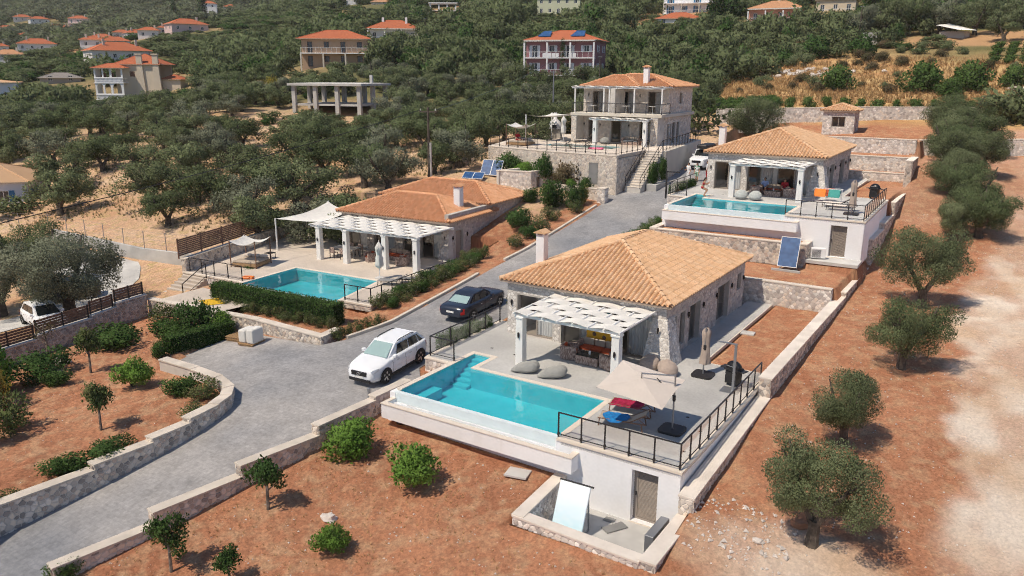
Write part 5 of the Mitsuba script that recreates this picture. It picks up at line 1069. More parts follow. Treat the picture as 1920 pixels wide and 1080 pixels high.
house('white and blue house with flat pale roof edge at the left margin', -176.5, 61.5, 1.0, 9, 7, 1, (.66, .70, .78), 'peach', nfront=2, z=7.0, sh=4.2, rise=.12)
house('low ruin with grey tiled roof among the shrubs on the left', -188.4, 82.4, 1.0, 8.6, 6, 1, (.42, .38, .35), [(.30, .27, .25), (.36, .33, .31)], nfront=2, sh=1.6, rise=.35, z=10.4)
house('white house with pale orange roof and blue shutters at the left edge by the grove', -78.5, 13.0, .85, 9, 8, 1, (.66, .68, .76), 'peach', nfront=2, z=-.2, sh=3.0, rise=.38, shutters='shutter_blue', over=.4)
# unfinished concrete frame
def frame_building(label, x, y, z, yaw, w, d, h0, h1, nx, ny, col='concrete', base=-1):
    fr = Frame(x, y, z, yaw); t = thing('concrete_frame', label, 'unfinished building'); k = 0
    MB(fr).box((-w - .7, -.7, h1), (.7, d + .7, h1 + .35)).put(t + '__roof_slab', col); MB(fr).box((-w, 0, h0 - .25), (0, d, h0)).put(t + '__floor_slab', col)
    for j in range(ny):
        for i in range(nx):
            if 0 < i < nx - 1 and 0 < j < ny - 1: continue
            cx, cy = -w + w * i / (nx - 1), d * j / (ny - 1); MB(fr).box((cx - .28, cy - .28, base), (cx + .28, cy + .28, h1 - .002)).put(t + '__column', col)
    return t, fr
t, fr = frame_building('unfinished grey concrete frame with flat roof slab among the olives', -73.7, 62.8, 7.3, .30, 10.5, 9, 1.75, 4.35, 4, 3)
MB(fr).box((-.9, 5.5, 4.71), (-.5, 5.9, 5.9)).put(t + '__chimney', 'concrete')
frame_building('small white concrete frame with flat roof near the top edge of the hill', -191, 244, 37.2, .65, 10, 7, .4, 3.0, 4, 2, 'plaster_white')
# long garden wall with fence below the white house
def plain_wall(name, label, pts, h, th, mk, cat='wall', zo=-.8):
    t = thing(name, label, cat)
    for a, b in zip(pts[:-1], pts[1:]):
        L = math.dist(a, b); n = max(1, int(L / 6)); M = plane((*a, 0), (b[0] - a[0], b[1] - a[1], 0))
        for i in range(n):
            u0, u1 = L * i / n, L * (i + 1) / n; za, zb = [float(ground_z(a[0] + (b[0] - a[0]) * u / L, a[1] + (b[1] - a[1]) * u / L)) for u in (u0, u1)]
            MB().prism(sg.Polygon([(u0, za + zo), (u1, zb + zo), (u1, zb + h), (u0, za + h)]), -th, 0, M=M).put(t + '__panel', mk)
    return t
plain_wall('garden_wall', 'long pale garden wall with dark fence below the white red-roofed house', [(-137, 139), (-122, 150.5), (-104, 158)], 1.6, .3, 'plaster_cream', zo=-2)
plain_wall('concrete_wall', 'bare grey concrete wall below the wire fence and the olive grove', [(-62, 11.2), (-55.2, 11.1), (-49, 11.3), (-43.2, 11.6)], .95, .25, 'concrete')
plain_wall('field_wall', 'pale dry stone wall in the scrub below the salmon house', [(-44, 150), (-30, 153)], 1.3, .5, 'mortar_pale')
plain_wall('gable_wall', 'grey rendered wall beside the olives at the top of the dry field', [(-22, 136), (-17, 138.5)], 2.2, .4, 'concrete')

# ------------------------------------------------------------------ street: white drive, slat fence on the garden wall, wire fence, pole, cable
DRIVE = sg.Polygon([(-62, 9.3), (-54, 10.9), (-49, 10.9), (-47.6, 10.2), (-44.8, 8.2), (-43.2, 6.4), (-41.6, 3.4), (-41.0, 1.0), (-41.6, -6), (-44.8, -6), (-44.2, 1), (-45.4, 4.5), (-50, 6.8), (-62, 5.5)])
struct('driveway', sheet(DRIVE, lambda x, y: ground_z(x, y) + .05, .7), 'concrete', True); lab('driveway', 'pale concrete drive curving behind the garden fence')
_w2 = [(-36.35, 3.4), (-36.0, 1.2), (-35.5, -.6), (-34.9, -4), (-34.5, -7), (-33.6, -12), (-32.6, -18)][::-1]
long_wall('garden_wall', 'stepped rubble garden wall carrying the brown rail fence on the far left', _w2, [-1.0, -.72, -.45, -.25, -.1, .12], [-2.4] * 6, .38, 'dark', .2, 601, 200, 'o', capmat='mortar_pale')
def rail_fence(label, pts, z0s, n, gap=.15, hh=.125):
    f = thing('rail_fence', label, 'fence')
    for (a, b), z in zip(zip(pts[:-1], pts[1:]), z0s):
        a3, b3 = np.array([*a, 0]), np.array([*b, 0]); d = (b3 - a3) / np.linalg.norm(b3 - a3); nn = np.cross(d, [0, 0, 1]) * -.19
        for e in (a3 + d * .1, (a3 + b3) / 2, b3 - d * .1): MB().box(e + nn + [-.035, -.035, z], e + nn + [.035, .035, z + n * gap + .05]).put(f + '__post', 'metal_dark')
        for j in range(n): zz = z + .10 + j * gap; MB().bar(a3 + d * .02 + nn + [0, 0, zz], b3 - d * .02 + nn + [0, 0, zz], .03, hh).put(f + '__slat', 'wood_brown')
rail_fence('brown horizontal rail fence on the rubble wall before the small white hatchback', _w2, [-1.0, -.72, -.45, -.25, -.1, .12], 5)
w = thing('wire_fence', 'thin wire fence with leaning posts along the top of the bare concrete wall', 'fence')
fp = [(-70, 10.2), (-66, 10.4), (-62, 10.9), (-59.3, 11.0), (-56.6, 11.05), (-54, 11.1), (-51.4, 11.2), (-48.8, 11.3), (-46.2, 11.45), (-43.8, 11.6), (-42.0, 11.6)]
for i, (x, y) in enumerate(fp):
    z = float(ground_z(x, y)); MB().tube([(x, y + .15, z - .2), (x + .03, y + .15, z + 2.35)], .03, 5).put(w + '__post', 'metal_grey')
    if i:
        x0, y0 = fp[i - 1]; zz = float(ground_z(x0, y0)); m = MB()
        for h in (1.0, 1.35, 1.7, 2.0, 2.3): m.tube([(x0, y0 + .15, zz + h), (x, y + .15, z + h)], .006, 3)
        lab(m.put(w + '__wire', 'metal_grey'), kind='stuff')
p = thing('utility_pole', 'dark wooden utility pole with crossarm and insulators behind the left villa', 'utility pole')
px, py = -38.3, 34.2; pz = float(ground_z(px, py))
MB().tube([(px, py, pz - .3), (px, py, pz + 6.6)], [.15, .10], 8).put(p + '__pole', 'bark'); MB().tube([(px + .3, py - .1, pz - .3), (px + .3, py - .1, pz + 3.4)], .1, 8).put(p + '__concrete_stub', 'concrete')
MB().bar((px - .7, py - .4, pz + 6.2), (px + .7, py + .4, pz + 6.2), .1, .12).put(p + '__crossarm', 'bark')
for s in (-.6, 0, .6): MB().lathe([(.03, 0), (.06, .05), (.04, .1), (.06, .15), (.02, .2)], at=(px + s, py + s * .57, pz + 6.27), n=6).put(p + '__insulator', 'frame_white')
c = thing('overhead_cable', 'thin black overhead cable sagging from the utility pole to the left edge', 'cable')
A, B = np.array([px - .6, py - .35, pz + 6.35]), np.array([-38.5, -16.5, 4.2]); u = np.linspace(0, 1, 40)
MB().tube(A + np.outer(u, B - A) - np.outer(4 * u * (1 - u), [0, 0, .55]), .028, 4).put(c, 'metal_black', exact=True)
c = thing('overhead_cable', 'thin black overhead cable running from the utility pole up the hillside', 'cable')
B = np.array([-66, 112, 19.5]); MB().tube(A + [1.2, .7, 0] + np.outer(u, B - A) - np.outer(4 * u * (1 - u), [0, 0, 1.2]), .025, 4).put(c, 'metal_black', exact=True)
for i, (x, y, h, l) in enumerate([(-44.5, 68, 7, 'slim pale lamp post in the trees left of the two-storey villa'), (-21, 140, 6.5, 'dark wooden pole beside the grey wall on the dry hill'), (-128, 146, 5.5, 'thin dark pole in front of the white red-roofed house'), (-55, 102, 6.5, 'dark pole at the right corner of the mauve apartment house')]):
    k = thing('pole', l, 'pole'); z = float(ground_z(x, y)); MB().tube([(x, y, z - .3), (x, y, z + h)], [.11, .08], 6).put(k + '__shaft', 'bark' if i else 'metal_grey'); MB().bar((x - .4, y, z + h - .2), (x + .4, y, z + h - .2), .08).put(k + '__arm', 'metal_grey')
# shed with a pale sheet roof
s = thing('shed', 'small shed with a pale slanting sheet roof beside the vines on the right hillside', 'shed'); fr = Frame(-6.5, 146, float(ground_z(-6.5, 146)), -.3)
MB(fr).add(np.array([[-2.6, -.5, 2.3], [2.6, -3, 1.2], [3.4, 2.6, 1.3], [-1.8, 3.4, 2.7]]), [[0, 1, 2], [0, 2, 3]]).put(s + '__sheet_roof', 'fabric_white'); MB(fr).box((-2, 0, -.5), (2.3, 2.4, 1.15)).put(s + '__wall', 'concrete')
# rubble heap of white rocks on the dry field
r = np.random.default_rng(3)
def rock(c, s, seed, mk='stone_white', name=None):
    q = np.random.default_rng(seed); m = trimesh.creation.icosphere(subdivisions=1); v = np.array(m.vertices) * (1 + q.uniform(-.28, .28, (len(m.vertices), 1))) * s
    return v + c, np.array(m.faces)
mat('stone_white', grain((.66, .60, .55), .3, 3), .9)
for (hx, hy, l, n, sp) in ((-24.5, 117, 'heap of white rocks on the dry golden field', 46, 3.6), (8.2, 106, 'small pile of white rocks at the right edge of the dry field', 30, 2.0)):
    h = thing('rock_heap', l, 'rocks', kind='stuff'); m = MB()
    for i in range(n):
        x, y = hx + r.normal() * sp, hy + r.normal() * sp * .4; v, f = rock((x, y, float(ground_z(x, y)) + .1), r.uniform(.2, .55) * np.array([1.2, 1, .8]), i); m.add(v, f)
    m.put(h, 'stone_white', exact=True)
for i, (x, y, s_, l) in enumerate([(-10.9, -6.3, .28, 'pale rock behind the round green citrus bush'), (-32.4, -4.2, .42, 'larger white boulder among the garden shrubs on the left'), (-31.4, -5.0, .3, 'smaller white boulder among the garden shrubs on the left'), (3.0, -.6, .16, 'pale stone beside the bare patch under the nearest olive'), (3.9, .9, .25, 'reddish stone at the foot of the nearest olive')]):
    k = thing('rock', l, 'rock'); v, f = rock((x, y, float(ground_z(x, y)) + s_ * .2), s_ * np.array([1.2, .9, .6]), 90 + i); MB().add(v, f).put(k, 'stone_white' if i != 4 else 'terracotta', exact=True)
k = thing('paving_slab', 'loose grey slab lying below the overflow trough of the front pool', 'slab'); MB().box((-.45, -.35, 0), (.45, .35, .07), rz=.2, at=(-6.25, -.8, float(ground_z(-6.25, -.8)) + .03)).put(k, 'concrete', exact=True)
k = thing('paving_slab', 'pale slab lying in the red planting strip beside the front villa', 'slab'); MB().box((-.35, -.3, 0), (.35, .3, .06), rz=.1, at=(-2.75, 16.9, -.04)).put(k, 'concrete', exact=True)
# pallets with white sacks on the driveway
def pallet(x, y, rz, label, wrapped):
    z = float(zdrive(x, y)); fr = Frame(x, y, z, rz); t = thing('pallet', label, 'pallet')
    for i in range(3): MB(fr).box((-.5, -.5 + i * .45, 0), (.5, -.4 + i * .45, .10)).put(t + '__runner', 'wood_light')
    for i in range(7): MB(fr).box((-.55 + i * .16, -.55, .101), (-.43 + i * .16, .55, .125)).put(t + '__board', 'wood_light')
    return fr
fr = pallet(-27.6, 3.3, .2, 'empty wooden pallet stacked beside the white sacks', False); fr2 = Frame(-27.6, 3.3, fr.o[2] + .127, .25)
t = thing('pallet', 'upper wooden pallet of the pair beside the white sacks', 'pallet')
for i in range(3): MB(fr2).box((-.5, -.5 + i * .45, 0), (.5, -.4 + i * .45, .10)).put(t + '__runner', 'wood_light')
for i in range(7): MB(fr2).box((-.55 + i * .16, -.55, .101), (-.43 + i * .16, .55, .125)).put(t + '__board', 'wood_light')
fr = pallet(-26.2, 3.0, .15, 'wooden pallet under the two white big sacks', True)
for i, l in ((0, 'white wrapped sack on the pallet, left one of two'), (1, 'white wrapped sack on the pallet, right one of two')):
    k = thing('sack', l, 'sack'); v, f = rbox((-.52 + i * .55, -.45, .127), (-.02 + i * .55, .45, .95 - .08 * (1 - i)), .09); MB(fr).add(v, f).put(k, 'fabric_white', True, exact=True)
# bollard lamp, yellow spread on the left landing, solar panels
k = thing('bollard_lamp', 'short metal bollard lamp at the end of the road wall by the pool', 'bollard'); z = float(zdrive(-14.75, .1)); MB().lathe([(.07, 0), (.07, .62), (.085, .63), (.085, .75), (.03, .78)], at=(-14.75, .1, z), n=10).put(k, 'metal_grey', exact=True)
k = thing('tarp', 'yellow sheet spread on the ground by the left stair', 'tarp'); MB().add(np.array([[-33.9, 5.3, -.38], [-32.6, 5.0, -.40], [-32.0, 5.9, -.38], [-33.4, 6.4, -.36]]), [[0, 1, 2], [0, 2, 3]]).put(k, 'yellow_paint', exact=True)
struct('landing', sheet(sg.Polygon([(-36.3, 3.6), (-31, 4.1), (-30.5, 7.2), (-36.5, 7.6)]), lambda x, y: 0 * x - .42, 1.5), 'deck_beige')
def solar(fr, label, w, l, tilt, group=None, n=1):
    t = thing('solar_panel', label, 'solar panel'); c, s_ = math.cos(tilt), math.sin(tilt); M = np.array([[1, 0, 0], [0, c, -s_], [0, s_, c]])
    for i in range(n):
        x = -w * n / 2 + i * w; k = num(t + '__collector'); m = MB(fr).box((x + .03, .03, .02), (x + w - .03, l - .03, .075), M=M, at=(0, 0, .2)); m.put(k, 'solar_blue', exact=True)
        m = MB(fr); 
        for a, b in (((x, 0, 0), (x + .03, l, .09)), ((x + w - .03, 0, 0), (x + w, l, .09)), ((x + .03, 0, 0), (x + w - .03, .03, .09)), ((x + .03, l - .03, 0), (x + w - .03, l, .09))): m.box(a, b, M=M, at=(0, 0, .2))
        m.put(k + '__rim', 'frame_white')
    m = MB(fr); top = np.array([0, l * c, .2 + l * s_]); W = w * n / 2
    for x in (-W + .1, W - .1): m.bar((x, l * c, -.1), (x, l * c, .2 + l * s_ - .05), .05); m.bar((x, .1, .0), (x, l * c, .0), .05)
    m.bar((-W, l * c + .05, .2 + l * s_ - .1), (W, l * c + .05, .2 + l * s_ - .1), .05); m.put(t + '__stand', 'metal_grey')
    return t
solar(Frame(-3.4, 26.9, 1.36, .08), 'blue solar collector leaning over the red soil before the rear right planter', 1.2, 2.0, 1.1)
MB().box((-4.3, 26.6, 1.32), (-2.5, 26.75, 1.45)).put(num('solar_panel__plinth'), 'concrete')
solar(Frame(-33.0, 36.5, float(ground_z(-33, 36.5)) - .1, .25), 'pair of tall blue solar panels behind the roof of the left villa', 1.0, 1.7, .85, n=2)
solar(Frame(-33.7, 34.6, float(ground_z(-33.7, 34.6)) + .0, .25), 'lower pair of blue solar panels behind the roof of the left villa', 1.0, 1.0, .5, n=2)
# solar collector seen from its wrapped white back in the front yard
t = thing('solar_panel', 'solar collector wrapped in pale blue foil leaning in the sunken front yard', 'solar panel'); fr = Frame(-3.3, -2.35, -2.5, .04)
v, f = rbox((-.60, 0, 0), (.60, .09, 1.95), .02); c_, s_ = math.cos(-.42), math.sin(-.42); M = np.array([[1, 0, 0], [0, c_, -s_], [0, s_, c_]])
mat('foil', mikit.proc(lambda p, n, uv: mix((.80, .86, .90), (.58, .80, .92), smoothstep(-1.0, -2.2, p.z) * (.6 + .6 * noise(p.x * 6, p.y * 6, p.z * 9)))), .35, specular=.6)
MB(fr).add(v @ M.T, f).put(t + '__wrapped_panel', 'foil', 30)
m = MB(fr)
for x in (-.5, .5): m.bar((x, .95, 0), (x, .82, 1.72), .05); m.bar((x, .1, .02), (x, .95, .02), .05)
m.put(t + '__stand', 'metal_grey'); MB(fr).tube([(-.64, .86, 1.78), (.70, .86, 1.78)], .035, 6).put(t + '__pipe', 'metal_dark')
k = thing('floor_grate', 'dark floor grate raised open in the sunken front yard', 'grate'); MB().box((-.21, -.45, 0), (.21, .45, .03), rz=-.55, at=(-2.1, -.75, -2.50)).put(k, 'concrete_dark', exact=True)
k = thing('floor_grate', 'small dark floor grate beside the raised one in the sunken front yard', 'grate'); MB().box((-.2, -.15, 0), (.2, .15, .02), at=(-2.5, -.35, -2.515)).put(k, 'concrete_dark', exact=True)
t = thing('heat_pump', 'long grey heat pump unit standing on the right wall of the sunken front yard', 'heat pump'); fr = Frame(-.22, -1.4, -2.52, .0)
v, f = rbox((-.16, -.72, .1), (.16, .72, 1.05), .02); MB(fr).add(v, f).put(t + '__casing', 'metal_grey', 30); m = MB(fr)
for i in range(9): m.box((.162, -.62, .2 + i * .085), (.172, .62, .235 + i * .085))
m.put(t + '__grille', 'metal_black'); MB(fr).box((-.14, -.6, 0), (.14, .6, .098)).put(t + '__base', 'concrete_dark')
t = thing('air_conditioner', 'pale outdoor air conditioner unit beside the rear right service door', 'air conditioner'); fr = Frame(*FC((-2.45, -.95, -2.52)), .3)
v, f = rbox((-.45, -.18, .08), (.45, .18, .72), .02); MB(fr).add(v, f).put(t + '__casing', 'frame_white', 30); MB(fr).lathe([(.26, 0), (.27, .01), (.20, .02), (.02, .02)], n=16) ; m = MB(fr)
for i in range(7): m.box((-.4, -.192, .14 + i * .075), (.15, -.182, .175 + i * .075))
m.put(t + '__grille', 'metal_black')

# ------------------------------------------------------------------ vehicles
mat('car_white', (.74, .76, .79), .25, clearcoat=.8, clearcoat_gloss=.9); mat('car_navy', (.018, .026, .048), .25, clearcoat=.8, clearcoat_gloss=.9); mat('car_glass', (.012, .016, .018), .06, specular=.9); mat('car_glass_pale', (.30, .42, .42), .12, specular=.9)
mat('lamp_red', (.35, .015, .01), .3); mat('lamp_clear', (.55, .57, .6), .15, metallic=.5); mat('alloy', (.50, .51, .53), .3, metallic=.8); mat('plate_white', (.75, .75, .72), .5)
def car(label, x, y, z, heading, L, W, H, paint, pitch=0, bonnet=1.05, wb=2.7, fo=.88, hood_z=1.02, belt=1.08, ws=(1.25, 2.05), rear=(3.75, 4.3), trunk=None, clad=True, rails=True, glassf='car_glass', wr=.35, name='parked_car', tumble=.70, plate=True):
    """local x runs from the nose to the tail, y to the car's right, z up"""
    t = thing(name, label, 'car'); fr = Frame(x, y, z, heading); cp, sp = math.cos(pitch), math.sin(pitch); Q = np.array([[cp, 0, -sp], [0, 1, 0], [sp, 0, cp]])
    def put(m, key, mk, smooth=False, exact=False):
        m.v = [(v - [L / 2, 0, 0]) @ Q.T for v in m.v]; return m.put(key, mk, smooth, exact)
    hw = W / 2; xs = np.array([0, .06, .18, .4, .7, 1.0, ws[0], ws[0] + .5, 2.2, 2.9, rear[0] - .2, rear[1] - .05, L - .35, L - .12, L - .03, L]); xs = np.sort(np.clip(xs, 0, L))
    tz = trunk or belt + .02
    ztop = np.interp(xs, [0, .06, .25, .7, ws[0], 1.9, rear[0], rear[1], L - .1, L], [.62, hood_z - .22, hood_z - .10, hood_z - .03, belt, belt + .01, belt + .02, tz, tz - .03, tz - .20])
    wid = np.interp(xs, [0, .06, .2, .55, 1.0, L - .8, L - .2, L - .05, L], [.60, .74, .88, .975, 1.0, 1.0, .93, .84, .74]) * hw
    zb = np.interp(xs, [0, .2, .6, L - .6, L - .2, L], [.36, .24, .22, .24, .30, .42])
    prof = []
    for X, zt, w, b in zip(xs, ztop, wid, zb):
        half = [(w * .88, b), (w * .985, b + .12), (w, (b + zt) / 2), (w * .985, zt - .12), (w * .90, zt - .02), (w * .45, zt + .03)]
        prof.append([(X, yy, zz) for yy, zz in half] + [(X, -yy, zz) for yy, zz in half[::-1]])
    v = np.array(prof).reshape(-1, 3); n = 12; f = []
    for i in range(len(xs) - 1):
        for j in range(n):
            k = (j + 1) % n; f += [[i * n + j, i * n + k, (i + 1) * n + k], [i * n + j, (i + 1) * n + k, (i + 1) * n + j]]
    for j in range(1, n - 1): f += [[0, j + 1, j], [(len(xs) - 1) * n, (len(xs) - 1) * n + j, (len(xs) - 1) * n + j + 1]]
    put(MB(fr).add(v, f), t + '__body', paint, 50)
    # cabin
    b0, b1, r0, r1 = ws[0], rear[1] - .02, ws[1], rear[0]; yb, yr, zr = hw * .89, hw * tumble, H
    P = lambda X, Y, Z: np.array([X, Y, Z]); bz = belt - .03
    c = {s: (P(b0, s * yb * .92, bz), P(b1, s * yb * .92, bz + .02), P(r1, s * yr, zr - .04), P(r0, s * yr, zr - .03), P((b0 + r0) / 2 * .35 + .65 * (b0 + .35), s * yb, bz), P(b1 - .35, s * yb, bz + .02)) for s in (-1, 1)}
    m = MB(fr); rb = [P(r0 - .05, -yr * .8, zr - .05), P(r0 + .45, -yr * .9, zr), P(r1 - .4, -yr * .9, zr), P(r1, -yr * .8, zr - .06), P(r1, yr * .8, zr - .06), P(r1 - .4, yr * .9, zr), P(r0 + .45, yr * .9, zr), P(r0 - .05, yr * .8, zr - .05)]
    import manifold3d as m3
    pts = [c[s][i] for s in (-1, 1) for i in range(4)] + rb + [P((r0 + r1) / 2, 0, zr + .02)]
    hull = m3.Manifold.hull_points(np.array(pts)).to_mesh(); put(MB(fr).add(np.array(hull.vert_properties[:, :3]), np.array(hull.tri_verts)), t + '__cabin', paint, 25)
    def quad(a, b, cc, d, u0, u1, t0, t1, off):
        S = lambda u, tt: (a + (b - a) * u) * (1 - tt) + (d + (cc - d) * u) * tt
        q = np.array([S(u0, t0), S(u1, t0), S(u1, t1), S(u0, t1)]); nn = np.cross(q[1] - q[0], q[3] - q[0]); nn /= np.linalg.norm(nn); return q + nn * off
    for s in (-1, 1):
        a, b, cc, d = c[s][0], c[s][1], c[s][2], c[s][3]; k = 0
        for u0, u1, w0, w1 in ((.20, .52, .10, .50), (.55, .80, .53, .86), (.83, .93, .89, .97)):
            S = lambda u, tt: (a + (b - a) * u) * (1 - tt) + (d + (cc - d) * u) * tt
            q = np.array([S(u0, .07), S(u1, .07), S(w1 if u1 < .9 else u1 - .02, .86), S(w0 if u0 > .3 else .10, .86)]); q[:, 1] += s * .035
            put(MB(fr).add(q if s > 0 else q[::-1], [[0, 1, 2], [0, 2, 3]]), t + '__window', 'car_glass')
    q = quad(c[-1][0], c[1][0], c[1][3], c[-1][3], .06, .94, .06, .93, -.012); q2 = quad(c[1][0], c[-1][0], c[-1][3], c[1][3], .06, .94, .06, .93, -.012)
    A = [P(b0 - .012, -yb * .85, bz + .05), P(b0 - .012, yb * .85, bz + .05), P(r0 - .075, yr * .86, zr - .075), P(r0 - .075, -yr * .86, zr - .075)]
    put(MB(fr).add(np.array(A) + [-.02, 0, .022], [[0, 1, 2], [0, 2, 3]]), t + '__windscreen', glassf)
    B_ = [P(b1 + .01, yb * .80, bz + .08), P(b1 + .01, -yb * .80, bz + .08), P(r1 + .03, -yr * .80, zr - .10), P(r1 + .03, yr * .80, zr - .10)]
    put(MB(fr).add(np.array(B_) + [.012, 0, .012], [[0, 1, 2], [0, 2, 3]]), t + '__rear_window', 'car_glass' if not trunk else 'car_glass_pale')
    for s in (-1, 1):
        for i, wx in enumerate((fo, fo + wb)):
            if clad or True:
                m = MB(fr); th = np.linspace(-.35, np.pi + .35, 15); R = wr + .075; o = np.array([[wx + R * math.cos(h), s * (hw + .004), wr + R * math.sin(h)] for h in th]); ii = np.array([[wx + .02 * math.cos(h), s * (hw + .002), wr + .02 * math.sin(h)] for h in th])
                m.add(np.vstack([o, ii]), [[j, j + 1, 15 + j] for j in range(14)] + [[j + 1, 16 + j, 15 + j] for j in range(14)]); put(m, t + '__wheel_arch', 'rubber' if clad else 'metal_black')
            k = num(t + '__wheel'); M_ = np.array([[1, 0, 0], [0, 0, s], [0, 1, 0.0]])
            def lathe(profile, mk, key, n=18, exact=False):
                m = MB(fr); m.lathe(profile, n=n); m.v = [v @ M_.T + [wx, s * (hw - .2), wr] for v in m.v]; put(m, key, mk, 40, exact)
            lathe([(wr * .62, .0), (wr * .96, .0), (wr, .04), (wr, .18), (wr * .95, .215), (wr * .66, .222), (wr * .66, .15)], 'rubber', k, exact=True)
            lathe([(wr * .02, .10), (wr * .64, .10), (wr * .66, .12)], 'metal_black', k + '__rim_well')
            m = MB(fr)
            for j in range(5):
                a = j * 1.2566; d_ = np.array([math.cos(a), math.sin(a)]); e_ = np.array([-d_[1], d_[0]])
                q = np.array([[*(d_ * wr * .08 + e_ * wr * .10), .2], [*(d_ * wr * .08 - e_ * wr * .10), .2], [*(d_ * wr * .64 - e_ * wr * .14), .205], [*(d_ * wr * .64 + e_ * wr * .14), .205]]); m.add(q, [[0, 1, 2], [0, 2, 3]])
            m.v = [v @ M_.T + [wx, s * (hw - .2), wr] for v in m.v]; put(m, k + '__spoke', 'alloy')
        ye = s * hw
        q = np.array([[.10, ye * .80, hood_z - .32], [.46, ye * .97, hood_z - .22], [.44, ye * .94, hood_z - .10], [.10, ye * .68, hood_z - .19]]) + [-.03, s * .012, .015]; put(MB(fr).add(q, [[0, 1, 2], [0, 2, 3]]), t + '__headlight', 'lamp_clear')
        q = np.array([[L - .02, ye * .80, tz - .42], [L - .22, ye * .965, tz - .42], [L - .28, ye * .93, tz - .10], [L - .10, ye * .72, tz - .10]]) + [.03, s * .014, .01]; put(MB(fr).add(q, [[0, 1, 2], [0, 2, 3]]), t + '__taillight', 'lamp_red')
        v, f = rbox((b0 + .25, ye * .92, belt - .02), (b0 + .42, ye * 1.13, belt + .13), .03); put(MB(fr).add(v, f), t + '__wing_mirror', paint)
        if rails: put(MB(fr).tube([(r0 + .15, s * yr * .92, zr - .03), (r0 + .4, s * yr * .93, zr + .045), (r1 - .35, s * yr * .93, zr + .04), (r1 - .1, s * yr * .92, zr - .04)], .022, 5), t + '__roof_rail', 'metal_black')
        for u in (1.75, 2.75): v, f = rbox((u, s * (hw * .985), belt - .23), (u + .18, s * (hw * 1.005), belt - .19), .008); put(MB(fr).add(v, f), t + '__door_handle', 'alloy')
        for u in (1.42, 2.42, 3.32): put(MB(fr).box((u, s * hw * .992, .38), (u + .012, s * hw * 1.0015, belt - .1)), t + '__door_gap', 'metal_black')
        if clad: put(MB(fr).box((fo + wr + .05, s * hw * .955, .22), (fo + wb - wr - .05, s * hw * 1.006, .36)), t + '__sill', 'rubber')
    v, f = rbox((-.035, -hw * .48, hood_z - .45), (.05, hw * .48, hood_z - .24), .02); put(MB(fr).add(v, f), t + '__grille', 'metal_black')
    v, f = rbox((-.03, -hw * .66, .26), (.12, hw * .66, .42), .03); put(MB(fr).add(v, f), t + '__bumper_vent', 'metal_black')
    if plate:
        put(MB(fr).box((-.05, -.25, .46), (-.04, .25, .57)), t + '__number_plate', 'plate_white'); put(MB(fr).box((L + .012, -.25, tz - .36), (L + .022, .25, tz - .25)), t + '__number_plate', 'plate_white')
    return t, fr, put
t, fr, put = car('white compact SUV parked on the road beside the front pool, nose to the viewer', -16.48, 3.42, float(zroad(0, 3.4)) + .02, math.pi / 2 + .05, 4.42, 1.87, 1.62, 'car_white', pitch=.062, wr=.36, glassf='car_glass_pale')
th = np.linspace(0, 2 * np.pi, 21); put(MB(fr).tube(np.column_stack([0 * th - .05, .075 * np.cos(th), .075 * np.sin(th) + .675]), .014, 5), t + '__emblem_ring', 'alloy'); put(MB(fr).bar((-.055, .24, .52), (-.055, -.24, .80), .02), t + '__emblem_bar', 'alloy')
car('dark blue saloon parked on the road behind the glass fence, seen from its rear', -17.75, 12.45, float(zroad(0, 12.4)) + .02, -math.pi / 2 + .02, 4.75, 1.80, 1.42, 'car_navy', pitch=-.05, wb=2.83, hood_z=.92, belt=.95, ws=(1.45, 2.15), rear=(3.25, 4.0), trunk=.98, clad=False, rails=False, wr=.32)
car('small white hatchback behind the brown rail fence on the far left', -40.3, -.9, float(ground_z(-40.3, -.9)), .9 + math.pi / 2 + .5, 3.9, 1.68, 1.47, 'car_white', hood_z=.92, belt=.95, ws=(1.0, 1.75), rear=(3.3, 3.75), clad=False, rails=False, wr=.29, wb=2.45)
car('dark car hidden under the big olive on the far left', -45.2, 3.2, float(ground_z(-45.2, 3.2)), 1.0, 4.1, 1.7, 1.45, 'car_navy', hood_z=.92, belt=.95, ws=(1.0, 1.75), rear=(3.4, 3.9), clad=False, rails=False, wr=.29, wb=2.5)
t, fr, put = car('white off-roader with a dark roof box by the ramp wall up the road', -18.6, 53.6, float(zroad(0, 53.6)), math.pi / 2 - .03, 4.6, 1.9, 1.82, 'car_white', pitch=.03, hood_z=1.15, belt=1.2, ws=(1.3, 1.75), rear=(4.3, 4.5), clad=True, rails=True, wr=.38, tumble=.78)
k = thing('roof_box', 'dark rounded roof box on the white off-roader', 'roof box'); v, f = rbox((-1.2, -.6, 1.86), (1.3, .5, 2.32), .18, 3); MB(fr).add(v, f).put(k, 'metal_dark', 40, exact=True)

